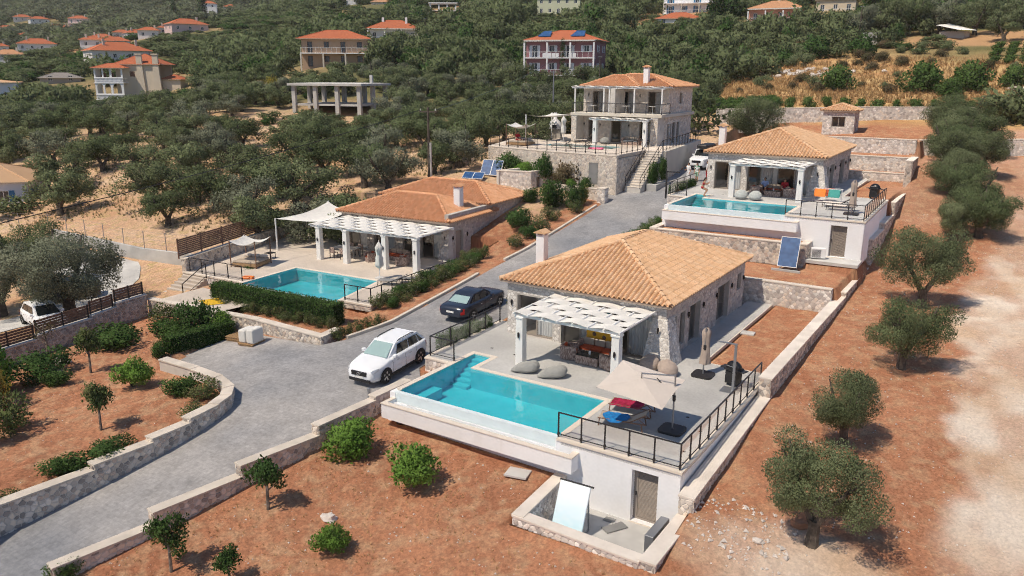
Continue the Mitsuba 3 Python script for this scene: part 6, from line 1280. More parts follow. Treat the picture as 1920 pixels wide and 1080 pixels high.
# ------------------------------------------------------------------ terrace furniture
def lounger(fr, label, towel=None, frame='wood_brown', sling='sling_tan', tlabel=None, w=.68, back=.55):
    t = thing('sun_lounger', label, 'sun lounger', None); bh = 1.30
    for s in (-1, 1): MB(fr).tube([(0, s * w / 2, .33), (bh, s * w / 2, .33), (bh + .65, s * w / 2, .33)], .028, 5).put(t + '__side_rail', frame)
    for x in (.08, 1.75):
        for s in (-1, 1): MB(fr).tube([(x, s * w / 2, .33), (x + (.06 if x > 1 else -.04), s * w / 2, 0)], .026, 5).put(t + '__leg', frame)
    hb = .72; bx, bz = bh + hb * math.cos(back), .35 + hb * math.sin(back)
    MB(fr).add(np.array([[.02, -w / 2 + .03, .35], [.02, w / 2 - .03, .35], [bh, w / 2 - .03, .345], [bh, -w / 2 + .03, .345]]), [[0, 1, 2], [0, 2, 3]]).put(t + '__seat', sling)
    MB(fr).add(np.array([[bh, -w / 2 + .03, .346], [bh, w / 2 - .03, .346], [bx, w / 2 - .03, bz], [bx, -w / 2 + .03, bz]]), [[0, 1, 2], [0, 2, 3]]).put(t + '__backrest', sling)
    for s in (-1, 1):
        MB(fr).tube([(bh, s * w / 2, .345), (bx, s * w / 2, bz)], .026, 5).put(t + '__back_rail', frame); MB(fr).tube([(bh + .35, s * w / 2, .52), (bh + .62, s * w / 2, .33)], .018, 4).put(t + '__stay', frame)
    if towel:
        k = thing('towel', tlabel, 'towel'); u = np.linspace(0, 1, 14); q = np.linspace(-1, 1, 9); U_, Q_ = np.meshgrid(u, q); r = np.random.default_rng(5)
        X = .08 + U_ * 1.38 if towel != 'towel_blue' else .12 + U_ * 1.1; half = w / 2 + .07 if towel == 'towel_red' else (w / 2 + .14) * np.sqrt(np.clip(1 - (2 * U_ - 1) ** 2, .04, 1)) ; Y = Q_ * half
        Z = .365 + .015 * np.sin(X * 17 + Y * 9) - .32 * np.clip(np.abs(Y) - w / 2, 0, .2) * 2 + np.clip(X - bh, 0, 1) * math.tan(back)
        v = np.column_stack([X.ravel(), Y.ravel(), Z.ravel()]); n = 14; f = [[j * n + i, j * n + i + 1, (j + 1) * n + i + 1] for j in range(8) for i in range(13)] + [[j * n + i, (j + 1) * n + i + 1, (j + 1) * n + i] for j in range(8) for i in range(13)]
        MB(fr).add(v, f).put(k, towel, True, exact=True)
def beanbag(fr, label, mk='fabric_grey', long=True):
    t = thing('bean_bag', label, 'bean bag'); m = trimesh.creation.icosphere(subdivisions=4); v = np.array(m.vertices)
    if long:
        x = v[:, 0]; z = v[:, 2]; v = np.column_stack([v[:, 0] * .68, v[:, 1] * .42 * (1 - .12 * x), np.where(z < 0, z * .5, z) * (.30 + .16 * x)]); v[:, 2] += .17 + .13 * np.clip(x, -1, 1)
        v[:, :2] = np.sign(v[:, :2]) * np.abs(v[:, :2] / [.68, .42]) ** .75 * [.68, .42]
    else:
        z = v[:, 2]; v = np.column_stack([v[:, 0] * .48, v[:, 1] * .48, np.where(z < 0, z * .55, z * 1.0) * .42 + .25]); v[:, 2] += .16 * np.clip(v[:, 1] / .48, 0, 1)
    v[:, 2] = np.maximum(v[:, 2], .004); v = v + (meshkit.fbm(v * 6, 2, 4)[:, None] - .5) * .06; v[:, 2] = np.maximum(v[:, 2], .004); MB(fr).add(v, m.faces).put(t, mk, True, exact=True)
    return t
def armchair(fr, label, seat='cushion_rust', w=.78, sofa=False):
    t = thing('rattan_sofa' if sofa else 'rattan_armchair', label, 'sofa' if sofa else 'armchair'); d = .76; r = .10
    th = np.linspace(0, np.pi, 13); W = w / 2
    out = sg.Polygon([(-W, -d / 2), (W, -d / 2), (W, d / 2 - .2), (W - .15, d / 2), (-W + .15, d / 2), (-W, d / 2 - .2)]).buffer(.03); inn = sg.Polygon([(-W + .12, -d / 2 - .2), (W - .12, -d / 2 - .2), (W - .12, d / 2 - .25), (W - .22, d / 2 - .12), (-W + .22, d / 2 - .12), (-W + .12, d / 2 - .25)])
    MB(fr).prism(out.difference(inn), .02, .68).put(t + '__shell', 'wicker'); MB(fr).prism(out.intersection(inn), .02, .30).put(t + '__seat_base', 'wicker')
    n = 3 if sofa else 1; cw = (w - .28) / n
    for i in range(n):
        v, f = rbox((-w / 2 + .14 + i * cw + .01, -d / 2 + .02, .302), (-w / 2 + .14 + (i + 1) * cw - .01, d / 2 - .16, .44), .04); MB(fr).add(v, f).put(t + '__seat_cushion', seat, 40)
        v, f = rbox((-w / 2 + .16 + i * cw, d / 2 - .26, .442), (-w / 2 + .12 + (i + 1) * cw, d / 2 - .14, .80 if sofa else .74), .045); MB(fr).add(v, f).put(t + '__back_cushion', seat if not sofa else 'sling_tan', 40)
    return t
def coffee_table(fr, label, w=1.1, d=.7, h=.46):
    t = thing('coffee_table', label, 'table'); MB(fr).prism(sg.box(-w / 2, -d / 2, w / 2, d / 2).buffer(.04), .02, h - .03).put(t + '__base', 'wicker'); v, f = rbox((-w / 2 - .03, -d / 2 - .03, h - .028), (w / 2 + .03, d / 2 + .03, h), .012); MB(fr).add(v, f).put(t + '__top', 'metal_black')
    k = thing('candle_lamp', 'white candle jar standing on ' + label.split(' under')[0], 'lamp'); MB(fr).lathe([(.05, h), (.055, h + .14), (.045, h + .16)], n=10).put(k, 'frame_white', exact=True)
def rounded_base(fr, t, w=.95, h=.10, mk='metal_dark'):
    MB(fr).prism(sg.box(-w / 2 + .2, -w / 2 + .2, w / 2 - .2, w / 2 - .2).buffer(.2), .002, h).put(t + '__base', mk)
def cantilever(fr, label, open_=True, cloth='fabric_beige', az=0.0):
    """post at the origin; the canopy hangs out along -x"""
    t = thing('parasol', label, 'parasol'); rounded_base(fr, t)
    MB(fr).tube([(0, 0, .1), (0, 0, 2.35)], .035, 8).put(t + '__post', 'metal_grey'); MB(fr).lathe([(.05, 1.25), (.07, 1.3), (.07, 1.45), (.05, 1.5)], n=8).put(t + '__crank', 'metal_dark')
    if open_:
        c = np.array([-1.12, -.62, 2.14]); hw = 1.32; a = .05; R = np.array([[math.cos(a), -math.sin(a), 0], [math.sin(a), math.cos(a), 0], [0, 0, 1]])
        ring = np.array([[sx, sy, -.20] for sx, sy in ((-hw, -hw), (0, -hw * .97), (hw, -hw), (hw * .97, 0), (hw, hw), (0, hw * .97), (-hw, hw), (-hw * .97, 0))]); mid = ring * [.5, .5, .42]
        v = np.vstack([[0, 0, .02], mid, ring]); v[:, 2] += -.13 * v[:, 0] + .10 * v[:, 1]; v = v @ R.T + c; f = [[0, 1 + i, 1 + (i + 1) % 8] for i in range(8)]
        for i in range(8): j = (i + 1) % 8; f += [[1 + i, 9 + i, 9 + j], [1 + i, 9 + j, 1 + j]]
        MB(fr).add(v, f).put(t + '__canopy', cloth, 12)
        for i in range(8): MB(fr).tube([v[0] - [0, 0, .03], v[9 + i] - [0, 0, .03]], .012, 4).put(t + '__rib', 'metal_grey')
        MB(fr).tube([(0, 0, 2.3), c + [0, 0, .22]], .03, 6).put(t + '__arm', 'metal_grey'); MB(fr).tube([(0, 0, 1.4), c * [.55, .55, 1] + [0, 0, .05]], .02, 5).put(t + '__strut', 'metal_dark'); MB(fr).tube([c + [0, 0, .25], c], .02, 5).put(t + '__hanger', 'metal_dark')
    else:
        MB(fr).tube([(.02, 0, 2.3), (.25, 0, 2.1)], .03, 6).put(t + '__arm', 'metal_dark')
        z = np.linspace(.55, 2.3, 10); m = MB(fr); th = np.arange(14) * 2 * np.pi / 14; v = []
        for i, zz in enumerate(z):
            R_ = np.interp(zz, [.55, .8, 1.5, 2.1, 2.3], [.24, .22, .16, .19, .06])
            for h in th: q = R_ * (1 + .22 * math.cos(h * 5 + zz * 2)); v.append((.16 + q * math.cos(h), q * math.sin(h), zz))
        f = []
        for i in range(9):
            for j in range(14): k = (j + 1) % 14; f += [[i * 14 + j, i * 14 + k, (i + 1) * 14 + k], [i * 14 + j, (i + 1) * 14 + k, (i + 1) * 14 + j]]
        m.add(np.array(v), f).put(t + '__folded_canopy', cloth, True)
def closed_parasol(fr, label, cloth='fabric_white', h=2.6, base=True):
    t = thing('parasol', label, 'parasol'); MB(fr).tube([(0, 0, 0), (0, 0, h + .1)], .03, 6).put(t + '__pole', 'frame_white'); m = MB(fr); th = np.arange(14) * 2 * np.pi / 14; v = []; z = np.linspace(.75, h, 11)
    for zz in z:
        R_ = np.interp(zz, [.75, .9, 1.5, 1.7, 2.2, h], [.08, .25, .22, .15, .30, .03])
        for a in th: q = R_ * (1 + .25 * math.cos(a * 4 + zz * 3)); v.append((q * math.cos(a), q * math.sin(a), zz))
    f = []
    for i in range(10):
        for j in range(14): k = (j + 1) % 14; f += [[i * 14 + j, i * 14 + k, (i + 1) * 14 + k], [i * 14 + j, (i + 1) * 14 + k, (i + 1) * 14 + j]]
    m.add(np.array(v), f).put(t + '__folded_canopy', cloth, True); rounded_base(fr, t, .6, .12, 'concrete')
def barbecue(fr, label):
    t = thing('barbecue', label, 'barbecue'); v, f = rbox((-.36, -.26, .72), (.36, .26, .86), .04); MB(fr).add(v, f).put(t + '__firebox', 'metal_black', 40); m = trimesh.creation.icosphere(subdivisions=3); v = np.array(m.vertices) * [.37, .27, .30]; v[:, 2] = np.maximum(v[:, 2], 0) + .865; MB(fr).add(v, m.faces).put(t + '__lid', 'metal_black', True)
    MB(fr).tube([(-.2, -.28, .98), (.2, -.28, .98)], .015, 5).put(t + '__handle', 'metal_grey'); v, f = rbox((-.3, -.22, .12), (.3, .22, .70), .02); MB(fr).add(v, f).put(t + '__cabinet', 'metal_black', 30)
    for s in (-1, 1): MB(fr).box((s * .37, -.2, .78), (s * .62, .2, .81)).put(t + '__side_shelf', 'metal_dark'); MB(fr).lathe([(.06, 0), (.06, .12)], at=(s * .26, 0, 0), n=8).put(t + '__castor', 'rubber')
# front villa
beanbag(FA.sub(-9.75, 5.35, 0, .25), 'grey bean bag in front of the front pergola, left one'); beanbag(FA.sub(-8.35, 5.45, 0, .45), 'grey long bean bag in front of the front pergola, right one')
armchair(FA.sub(-8.95, 8.15, 0, math.pi / 2 + .3), 'rattan armchair with rust cushion left of the coffee table under the front pergola'); armchair(FA.sub(-6.55, 7.9, 0, -math.pi / 2 - .35), 'rattan armchair with rust cushion right of the coffee table, seen from behind')
coffee_table(FA.sub(-7.75, 8.0, 0, 0), 'low rattan coffee table with dark top under the front pergola'); armchair(FA.sub(-7.85, 9.15, 0, 0), 'rattan sofa with rust seat cushions against the front glazing', w=2.1, sofa=True)
t = thing('inflatable_float', 'yellow sunflower-patterned float standing behind the front rattan sofa', 'float'); fr = FA.sub(-7.85, 9.68, 0, 0); v, f = rbox((-.95, -.05, .45), (.95, .04, 1.15), .045); MB(fr).add(v, f).put(t + '__mattress', 'yellow_float', 40)
for i, x in enumerate((-.5, .05, .55)): MB(fr).lathe([(.11, 0), (.11, .008), (.02, .01)], n=12) ; m = MB(fr); m.lathe([(.11, 0), (.10, .008), (.02, .01)], n=12); m.v = [np.column_stack([q[:, 0] + x, -.052 - q[:, 2], q[:, 1] + .92 - .1 * i]) for q in m.v]; m.put(t + '__flower_centre', 'wood_brown')
lounger(FA.sub(-4.3, 2.25, 0, .18), 'sun lounger with blue towel on the front terrace, nearer the railing', 'towel_blue', tlabel='round bright blue towel spread on the nearer front lounger')
lounger(FA.sub(-4.55, 3.75, 0, .14), 'sun lounger with red towel on the front terrace under the beige parasol', 'towel_red', tlabel='long crimson towel spread on the farther front lounger')
cantilever(FA.sub(-1.55, 3.05, 0, .0), 'open beige cantilever parasol over the loungers of the front terrace'); cantilever(FA.sub(-2.6, 9.45, 0, 1.6), 'folded beige cantilever parasol beside the front soil bed', False, 'fabric_taupe')
barbecue(FA.sub(-1.05, 9.0, 0, -.3), 'black lidded barbecue near the end of the front railing')
t = thing('shower_column', 'grey outdoor shower column beside the black barbecue', 'shower'); fr = FA.sub(-.85, 8.35, 0, 0); MB(fr).box((-.05, -.05, 0), (.05, .05, 2.15)).put(t + '__post', 'metal_grey'); MB(fr).box((-.75, -.06, 2.151), (.05, .06, 2.19)).put(t + '__head', 'metal_grey'); MB(fr).box((-.5, -.35, .003), (.3, .35, .03)).put(t + '__tray', 'metal_grey')
for i, (x, y, l) in enumerate(((-5.0, 8.75, 'grey rounded pouffe left of the white corner pier of the front villa'), (-4.0, 8.6, 'grey rounded pouffe right of the white corner pier of the front villa'))): beanbag(FA.sub(x, y, 0, i), l, 'fabric_taupe', False)
k = thing('cushion', 'small red cushion on the paving by the grey pouffes', 'cushion'); v, f = rbox((-.22, -.18, .002), (.22, .18, .14), .05); MB(FA.sub(-3.95, 8.05, 0, .4)).add(v, f).put(k, 'cushion_red', 40, exact=True)
# left villa
def daybed(fr, label, w=2.0, d=1.9, h=2.0):
    t = thing('daybed', label, 'daybed'); v, f = rbox((-w / 2, -d / 2, .08), (w / 2, d / 2, .30), .02); MB(fr).add(v, f).put(t + '__base', 'wood_light'); v, f = rbox((-w / 2 + .04, -d / 2 + .04, .302), (w / 2 - .04, d / 2 - .04, .46), .06); MB(fr).add(v, f).put(t + '__mattress', 'sling_tan', 40)
    for i in range(3): v, f = rbox((-w / 2 + .08 + i * .63, d / 2 - .42, .462), (-w / 2 + .66 + i * .63, d / 2 - .1, .68), .08); MB(fr).add(v, f).put(t + '__pillow', 'fabric_beige', 40)
    for sx in (-1, 1):
        for sy in (-1, 1): MB(fr).box((sx * (w / 2 + .03) - .03, sy * (d / 2 + .03) - .03, 0), (sx * (w / 2 + .03) + .03, sy * (d / 2 + .03) + .03, h)).put(t + '__post', 'wood_brown')
    u = np.linspace(-1, 1, 13); X, Y = np.meshgrid(u, u); Z = h + .02 - .34 * (1 - X ** 2) * 1.0 - .18 * (1 - Y ** 2); n = 13; v = np.column_stack([(X * (w / 2 + .1)).ravel(), (Y * (d / 2 + .1)).ravel(), Z.ravel()])
    MB(fr).add(v, [[j * n + i, j * n + i + 1, (j + 1) * n + i + 1] for j in range(12) for i in range(12)] + [[j * n + i, (j + 1) * n + i + 1, (j + 1) * n + i] for j in range(12) for i in range(12)]).put(t + '__sun_canopy', 'fabric_white', True)
daybed(FB.sub(-14.2, 3.75, 0, .25), 'square daybed with sagging white canopy beside the left pool')
def shade_sail(fr, pts, label, posts, sag=.45, mk='fabric_white'):
    t = thing('shade_sail', label, 'shade sail'); P_ = [np.array(p, float) for p in pts]; n = 12; u = np.linspace(0, 1, n); v = []
    for a in u:
        for b in u:
            q = (P_[0] * (1 - a) + P_[1] * a) * (1 - b) + (P_[3] * (1 - a) + P_[2] * a) * b; e = 4 * a * (1 - a) + 4 * b * (1 - b); cen = sum(P_) / 4
            v.append(q + (cen - q) * .16 * (4 * a * (1 - a) * (1 - 4 * b * (1 - b)) + 4 * b * (1 - b) * (1 - 4 * a * (1 - a))) - [0, 0, sag * .4 * e])
    MB(fr).add(np.array(v), [[j * n + i, j * n + i + 1, (j + 1) * n + i + 1] for j in range(n - 1) for i in range(n - 1)] + [[j * n + i, (j + 1) * n + i + 1, (j + 1) * n + i] for j in range(n - 1) for i in range(n - 1)]).put(t + '__cloth', mk, True)
    for q in posts: MB(fr).tube([(q[0], q[1], 0), (q[0], q[1], q[2])], .06, 7).put(t + '__post', 'frame_white')
shade_sail(FB, [(-16.2, 8.3, 2.55), (-12.3, 9.2, 2.55), (-12.6, 14.2, 2.9), (-16.2, 14.4, 3.1)], 'white shade sail on a tall post beside the left pergola', [(-16.2, 8.3, 2.6), (-16.2, 14.4, 3.15)])
t = thing('side_table', 'small dark side table behind the daybed of the left villa', 'table'); fr = FB.sub(-14.6, 6.0); MB(fr).box((-.3, -.3, .42), (.3, .3, .46)).put(t + '__top', 'metal_dark'); [MB(fr).box((a * .26 - .02, b * .26 - .02, 0), (a * .26 + .02, b * .26 + .02, .419)).put(t + '__leg', 'metal_dark') for a in (-1, 1) for b in (-1, 1)]
t = thing('dining_table', 'grey dining table behind the leftmost pergola pillars of the left villa', 'table'); fr = FB.sub(-10.0, 9.4, 0, .1); MB(fr).box((-1.0, -.5, .71), (1.0, .5, .75)).put(t + '__top', 'concrete'); [MB(fr).box((a * .9 - .04, b * .42 - .04, 0), (a * .9 + .04, b * .42 + .04, .709)).put(t + '__leg', 'concrete_dark') for a in (-1, 1) for b in (-1, 1)]
def dining_chair(fr, label, grp_=None):
    t = thing('dining_chair', label, 'chair', grp_); MB(fr).box((-.22, -.22, .43), (.22, .22, .46)).put(t + '__seat', 'wicker'); MB(fr).box((-.22, .19, .461), (.22, .23, .88)).put(t + '__backrest', 'wicker'); [MB(fr).box((a * .2 - .02, b * .2 - .02, 0), (a * .2 + .02, b * .2 + .02, .429)).put(t + '__leg', 'metal_dark') for a in (-1, 1) for b in (-1, 1)]
for x, y, a, l in ((-10.6, 8.6, math.pi, 'dining chair at the front left of the grey dining table'), (-9.6, 8.6, math.pi, 'dining chair at the front right of the grey dining table'), (-10.4, 10.2, 0, 'dining chair at the back left of the grey dining table'), (-9.5, 10.2, 0, 'dining chair at the back right of the grey dining table')): dining_chair(FB.sub(x, y, 0, a), l)
armchair(FB.sub(-7.5, 9.2, 0, -.5), 'rattan armchair with rust cushion between the second and third pillars of the left villa'); armchair(FB.sub(-4.6, 9.3, 0, -1.4), 'rattan armchair with rust cushion behind the third pillar of the left villa'); armchair(FB.sub(-6.0, 10.6, 0, 0), 'rattan sofa under the pergola of the left villa', w=1.9, sofa=True)
closed_parasol(FB.sub(-3.55, 5.3), 'closed white parasol at the corner of the left pool')
lounger(FB.sub(-2.7, 4.1, 0, .35), 'dark sun lounger beside the left pool, nearer the water', frame='metal_dark', sling='concrete_dark'); lounger(FB.sub(-1.9, 5.1, 0, .35), 'dark sun lounger beside the left pool, nearer the railing', frame='metal_dark', sling='concrete_dark')
k = thing('pool_float', 'orange float lying at the left corner of the left pool', 'float'); v, f = rbox((-.4, -.25, .02), (.4, .25, .18), .08); MB(FB.sub(-11.3, .75, 0, .4)).add(v, f).put(k, 'orange_float', 40, exact=True)
k = thing('flower_pot', 'round terracotta pot with a small plant by the entrance of the left villa', 'flower pot'); fr = FB.sub(.0, 14.9); MB(fr).lathe([(.16, .01), (.27, .2), (.25, .38), (.29, .42), (.29, .46), (.22, .46)], n=12).put(k + '__pot', 'terracotta', 40); MB(fr).add(*leaf_cloud([(0, 0, .62, .24, .24, .2)], 260, .09, 3)).put(k + '__plant', 'leaf_dark')
t = thing('pizza_oven', 'white domed outdoor oven in the corner of the left terrace', 'oven'); fr = FB.sub(-15.3, 17.5, 0, .5); v, f = rbox((-.6, -.5, 0), (.6, .5, .95), .05); MB(fr).add(v, f).put(t + '__base', 'plaster_white'); MB(fr).lathe([(.6, .95), (.6, 1.2), (.45, 1.55), (.18, 1.75), (.16, 2.3)], n=14).put(t + '__dome', 'plaster_white', 50); MB(fr).box((-.25, -.62, 1.0), (.25, -.45, 1.35)).put(t + '__mouth', 'metal_black')
# rear right villa
beanbag(FC.sub(-9.5, 5.35, 0, 0), 'pale bean bag by the rear right pool, left one', 'fabric_pale', False); beanbag(FC.sub(-8.45, 5.35, 0, 0), 'pale bean bag by the rear right pool, right one', 'fabric_pale', False)
armchair(FC.sub(-9.2, 8.3, 0, math.pi / 2), 'rattan armchair left of the table under the rear right pergola'); armchair(FC.sub(-6.6, 8.2, 0, -math.pi / 2), 'rattan armchair right of the table under the rear right pergola'); coffee_table(FC.sub(-7.8, 8.1), 'low rattan coffee table under the rear right pergola'); armchair(FC.sub(-7.9, 9.2), 'rattan sofa under the rear right pergola', w=2.0, sofa=True)
lounger(FC.sub(-3.6, 5.2, 0, .0), 'pale sun lounger on the rear right terrace, farther from the railing', sling='fabric_beige', frame='metal_dark'); lounger(FC.sub(-3.1, 4.0, 0, .0), 'pale sun lounger on the rear right terrace, nearer the railing', sling='fabric_beige', frame='metal_dark')
cantilever(FC.sub(-1.25, 2.6, 0, 1.6), 'folded taupe cantilever parasol on the rear right terrace', False, 'fabric_taupe'); barbecue(FC.sub(-1.0, 11.0, 0, -.3), 'black lidded barbecue at the end of the rear right railing')
for x, y, mk, l, c_ in ((-4.3, 7.7, 'towel_orange', 'orange towel hung over the drying rack on the rear right terrace', 'towel'), (-3.3, 7.7, 'towel_green', 'teal towel hung over the drying rack on the rear right terrace', 'towel'), (-3.8, 8.3, 'cushion_rust', 'rust towel hung at the back of the drying rack on the rear right terrace', 'towel')):
    k = thing('towel', l, c_); u = np.linspace(0, 1, 9); v = np.vstack([np.column_stack([x - .4 + .8 * u, y - .22 + .03 * np.sin(u * 9), 0 * u + .35]), np.column_stack([x - .4 + .8 * u, 0 * u + y, 0 * u + .93]), np.column_stack([x - .4 + .8 * u, y + .2 + .03 * np.sin(u * 8), 0 * u + .4])]); MB(FC).add(v, [[q * 9 + i, q * 9 + i + 1, q * 9 + 10 + i] for q in (0, 1) for i in range(8)] + [[q * 9 + i, q * 9 + 10 + i, q * 9 + 9 + i] for q in (0, 1) for i in range(8)]).put(k, mk, True, exact=True)
t = thing('drying_rack', 'light metal drying rack carrying towels on the rear right terrace', 'drying rack'); fr = FC.sub(-3.8, 7.9)
for y in (-.2, 0.0, .4): MB(fr).tube([(-1.0, y, .915), (1.0, y, .915)], .012, 4).put(t + '__bar', 'frame_white')
for x in (-.95, .95): MB(fr).tube([(x, -.4, 0), (x, .5, .915)], .015, 4).put(t + '__leg', 'frame_white'); MB(fr).tube([(x, .5, 0), (x, -.25, .915)], .015, 4).put(t + '__leg', 'frame_white')
# two-storey villa
daybed(FD.sub(-5.6, -5.2, 0, .05), 'square daybed with sagging white canopy on the upper terrace', 2.1, 1.9, 2.1)
shade_sail(FD, [(-6.7, -2.3, 2.7), (-3.2, 1.2, 2.9), (-3.2, 4.2, 3.0), (-6.9, 3.6, 2.7)], 'white shade sail between posts left of the two-storey villa', [(-6.7, -2.3, 2.8), (-6.9, 3.6, 2.8)])
closed_parasol(FD.sub(-3.9, .6), 'closed white parasol left of the pillars of the two-storey villa')
lounger(FD.sub(-1.6, -6.2, 0, .3), 'dark sun lounger before the small upper pool, left one', frame='metal_black', sling='concrete_dark'); lounger(FD.sub(.3, -6.0, 0, .3), 'dark sun lounger before the small upper pool, right one', frame='metal_black', sling='concrete_dark'); lounger(FD.sub(-2.4, .2, 0, .3), 'pale sun lounger beside the left pillar of the upper terrace', frame='metal_dark', sling='fabric_beige', back=.9)
k = thing('pool_float', 'pink float lying on the terrace beside the small upper pool', 'float'); v, f = rbox((-.7, -.3, .01), (.7, .3, .16), .07); MB(FD.sub(2.6, -5.3, 0, .1)).add(v, f).put(k, 'pink_float', 40, exact=True)
armchair(FD.sub(3.4, 1.2, 0, 0), 'rattan sofa under the ground floor pergola of the two-storey villa', 'fabric_pale', w=1.8, sofa=True); beanbag(FD.sub(.9, .3), 'grey bean bag right of the left pillar of the two-storey villa', 'fabric_grey', False)
t = thing('pizza_oven', 'white domed outdoor oven with chimney on the upper terrace', 'oven'); fr = FD.sub(-7.0, 4.6, 0, .3); v, f = rbox((-.7, -.5, 0), (.7, .5, 1.0), .05); MB(fr).add(v, f).put(t + '__base', 'mortar'); MB(fr).lathe([(.75, 1.0), (.75, 1.3), (.55, 1.75), (.2, 2.1), (.18, 2.7)], n=14).put(t + '__dome', 'plaster_white', 50); MB(fr).box((-.28, -.78, 1.05), (.28, -.6, 1.45)).put(t + '__mouth', 'metal_black')
for x, z, l in ((-1.2, 3.0, 'left'), (2.4, 3.0, 'middle'), (5.2, 3.0, 'right')):
    t = thing('balcony_table', f'small pale table on the upper veranda, {l} one', 'table'); fr = FD.sub(x, 1.9, 3.002); MB(fr).lathe([(.4, .70), (.4, .73)], n=12).put(t + '__top', 'frame_white'); MB(fr).tube([(0, 0, 0), (0, 0, .70)], .03, 6).put(t + '__stem', 'frame_white')

# ------------------------------------------------------------------ people
import manifold3d as m3
def person(fr, label, pose, top, bottom, hair='hair_dark', legs_skin=True, sleeves=True, female=False):
    """pose: joints; one continuous body, clothing and hair as parts"""
    J = {k: np.array(v, float) for k, v in pose.items()}; R_ = dict(head=.10, neck=.055, chest=.135, waist=.115, pelvis=.13, sho=.06, elb=.042, wri=.032, hip=.085, kne=.06, ank=.042, toe=.035)
    def bone(a, b, ra, rb): return m3.Manifold.batch_hull([m3.Manifold.sphere(ra, 12).translate(a.tolist()), m3.Manifold.sphere(rb, 12).translate(b.tolist())])
    def limb(chain, rs): return [bone(J[a], J[b], ra, rb) for a, b, ra, rb in zip(chain[:-1], chain[1:], rs[:-1], rs[1:])]
    side = lambda s: ([('sho' + s), ('elb' + s), ('wri' + s), ('han' + s)], [('hip' + s), ('kne' + s), ('ank' + s), ('toe' + s)])
    def torso(ex=0.0): return [m3.Manifold.batch_hull([m3.Manifold.sphere(r + ex, 12).translate(J[k].tolist()) for k, r in (('shol', .065), ('shor', .065), ('chest', .11))] + [m3.Manifold.sphere(.115 + ex, 12).translate(J['waist'].tolist())]),
        m3.Manifold.batch_hull([m3.Manifold.sphere(.115 + ex, 12).translate(J['waist'].tolist())] + [m3.Manifold.sphere(.09 + ex, 12).translate(J[k].tolist()) for k in ('hipl', 'hipr')])]
    parts = torso() + [bone(J['chest'] + [0, 0, .05], J['neck'], .07, .055), bone(J['neck'], J['head'], .055, .07), m3.Manifold.sphere(.1, 16).scale([.82, .98, 1.18]).translate(J['head'].tolist())]
    fwd = J['face'] / np.linalg.norm(J['face']); up = np.array([0, 0, 1.0]); rt = np.cross(fwd, up)
    parts += [m3.Manifold.sphere(.02, 8).translate((J['head'] + fwd * .10).tolist()), m3.Manifold.sphere(.022, 8).translate((J['head'] + rt * .085).tolist()), m3.Manifold.sphere(.022, 8).translate((J['head'] - rt * .085).tolist())]
    for s in 'lr':
        a, b = side(s); parts += limb(a, [.058, .044, .03, .032]) + limb(b, [.09, .062, .042, .035])
        d = J['han' + s] - J['wri' + s]; d /= np.linalg.norm(d) + 1e-9; e = np.cross(d, up); e /= np.linalg.norm(e) + 1e-9
        for i in range(4): q = J['han' + s] + e * (i - 1.5) * .019; parts.append(bone(q, q + d * (.075, .085, .08, .06)[i] - up * .01, .010, .008))
        q = J['han' + s] - d * .02 + e * .035; parts.append(bone(q, q + e * .03 + d * .035, .011, .009))
    body = sum(parts[1:], parts[0]).refine_to_length(.035).to_mesh(); tm = trimesh.Trimesh(np.array(body.vert_properties[:, :3]), np.array(body.tri_verts)); tm = trimesh.smoothing.filter_taubin(tm, iterations=6)
    t = thing('person', label, 'person'); MB(fr).add(tm.vertices, tm.faces).put(t + '__body', 'skin_tan', True)
    def cloth(ms, name, mk):
        b = sum(ms[1:], ms[0]).refine_to_length(.05).to_mesh(); q = trimesh.smoothing.filter_taubin(trimesh.Trimesh(np.array(b.vert_properties[:, :3]), np.array(b.tri_verts)), iterations=4); MB(fr).add(q.vertices, q.faces).put(t + '__' + name, mk, True)
    if top == 'bikini':
        cloth([bone(J['chest'] * [1, 1, 1] + rt * .13 + fwd * .02, J['chest'] - rt * .13 + fwd * .02, .108, .108)], 'bikini_top', 'cloth_red'); cloth([bone(J['hipl'] + [0, 0, .02], J['hipr'] + [0, 0, .02], .108, .108)], 'bikini_bottom', 'cloth_red')
    else:
        ms = torso(.018)
        for s in 'lr': ms += [bone(J['sho' + s], J['sho' + s] + (J['elb' + s] - J['sho' + s]) * .7, .075, .062)]
        cloth(ms, 'shirt', top)
        ms = [m3.Manifold.batch_hull([m3.Manifold.sphere(.11, 12).translate(J[k].tolist()) for k in ('hipl', 'hipr')])]
        for s in 'lr': ms += [bone(J['hip' + s], J['hip' + s] + (J['kne' + s] - J['hip' + s]) * (.85 if legs_skin else 1), .105, .085)] + ([] if legs_skin else [bone(J['kne' + s], J['ank' + s], .08, .062)])
        cloth(ms, 'shorts' if legs_skin else 'trousers', bottom)
        for s in 'lr': cloth([bone(J['ank' + s] - [0, 0, .02], J['toe' + s], .05, .045)], 'shoe', 'cloth_dark')
    hs = [m3.Manifold.sphere(.108, 14).scale([.86, 1.0, 1.1]).translate((J['head'] - fwd * .022 + [0, 0, .03]).tolist())]
    if female: hs.append(bone(J['head'] - fwd * .07, J['neck'] - fwd * .10 - [0, 0, .16], .075, .05))
    cloth(hs, 'hair', hair)
    for s in (-1, 1): e = J['head'] + fwd * .083 + rt * s * .034 + [0, 0, .005]; MB(fr).add(*[np.array(q) for q in (trimesh.creation.icosphere(subdivisions=1, radius=.012).vertices + e, trimesh.creation.icosphere(subdivisions=1).faces)]).put(t + '__eye', 'metal_black')
    return t
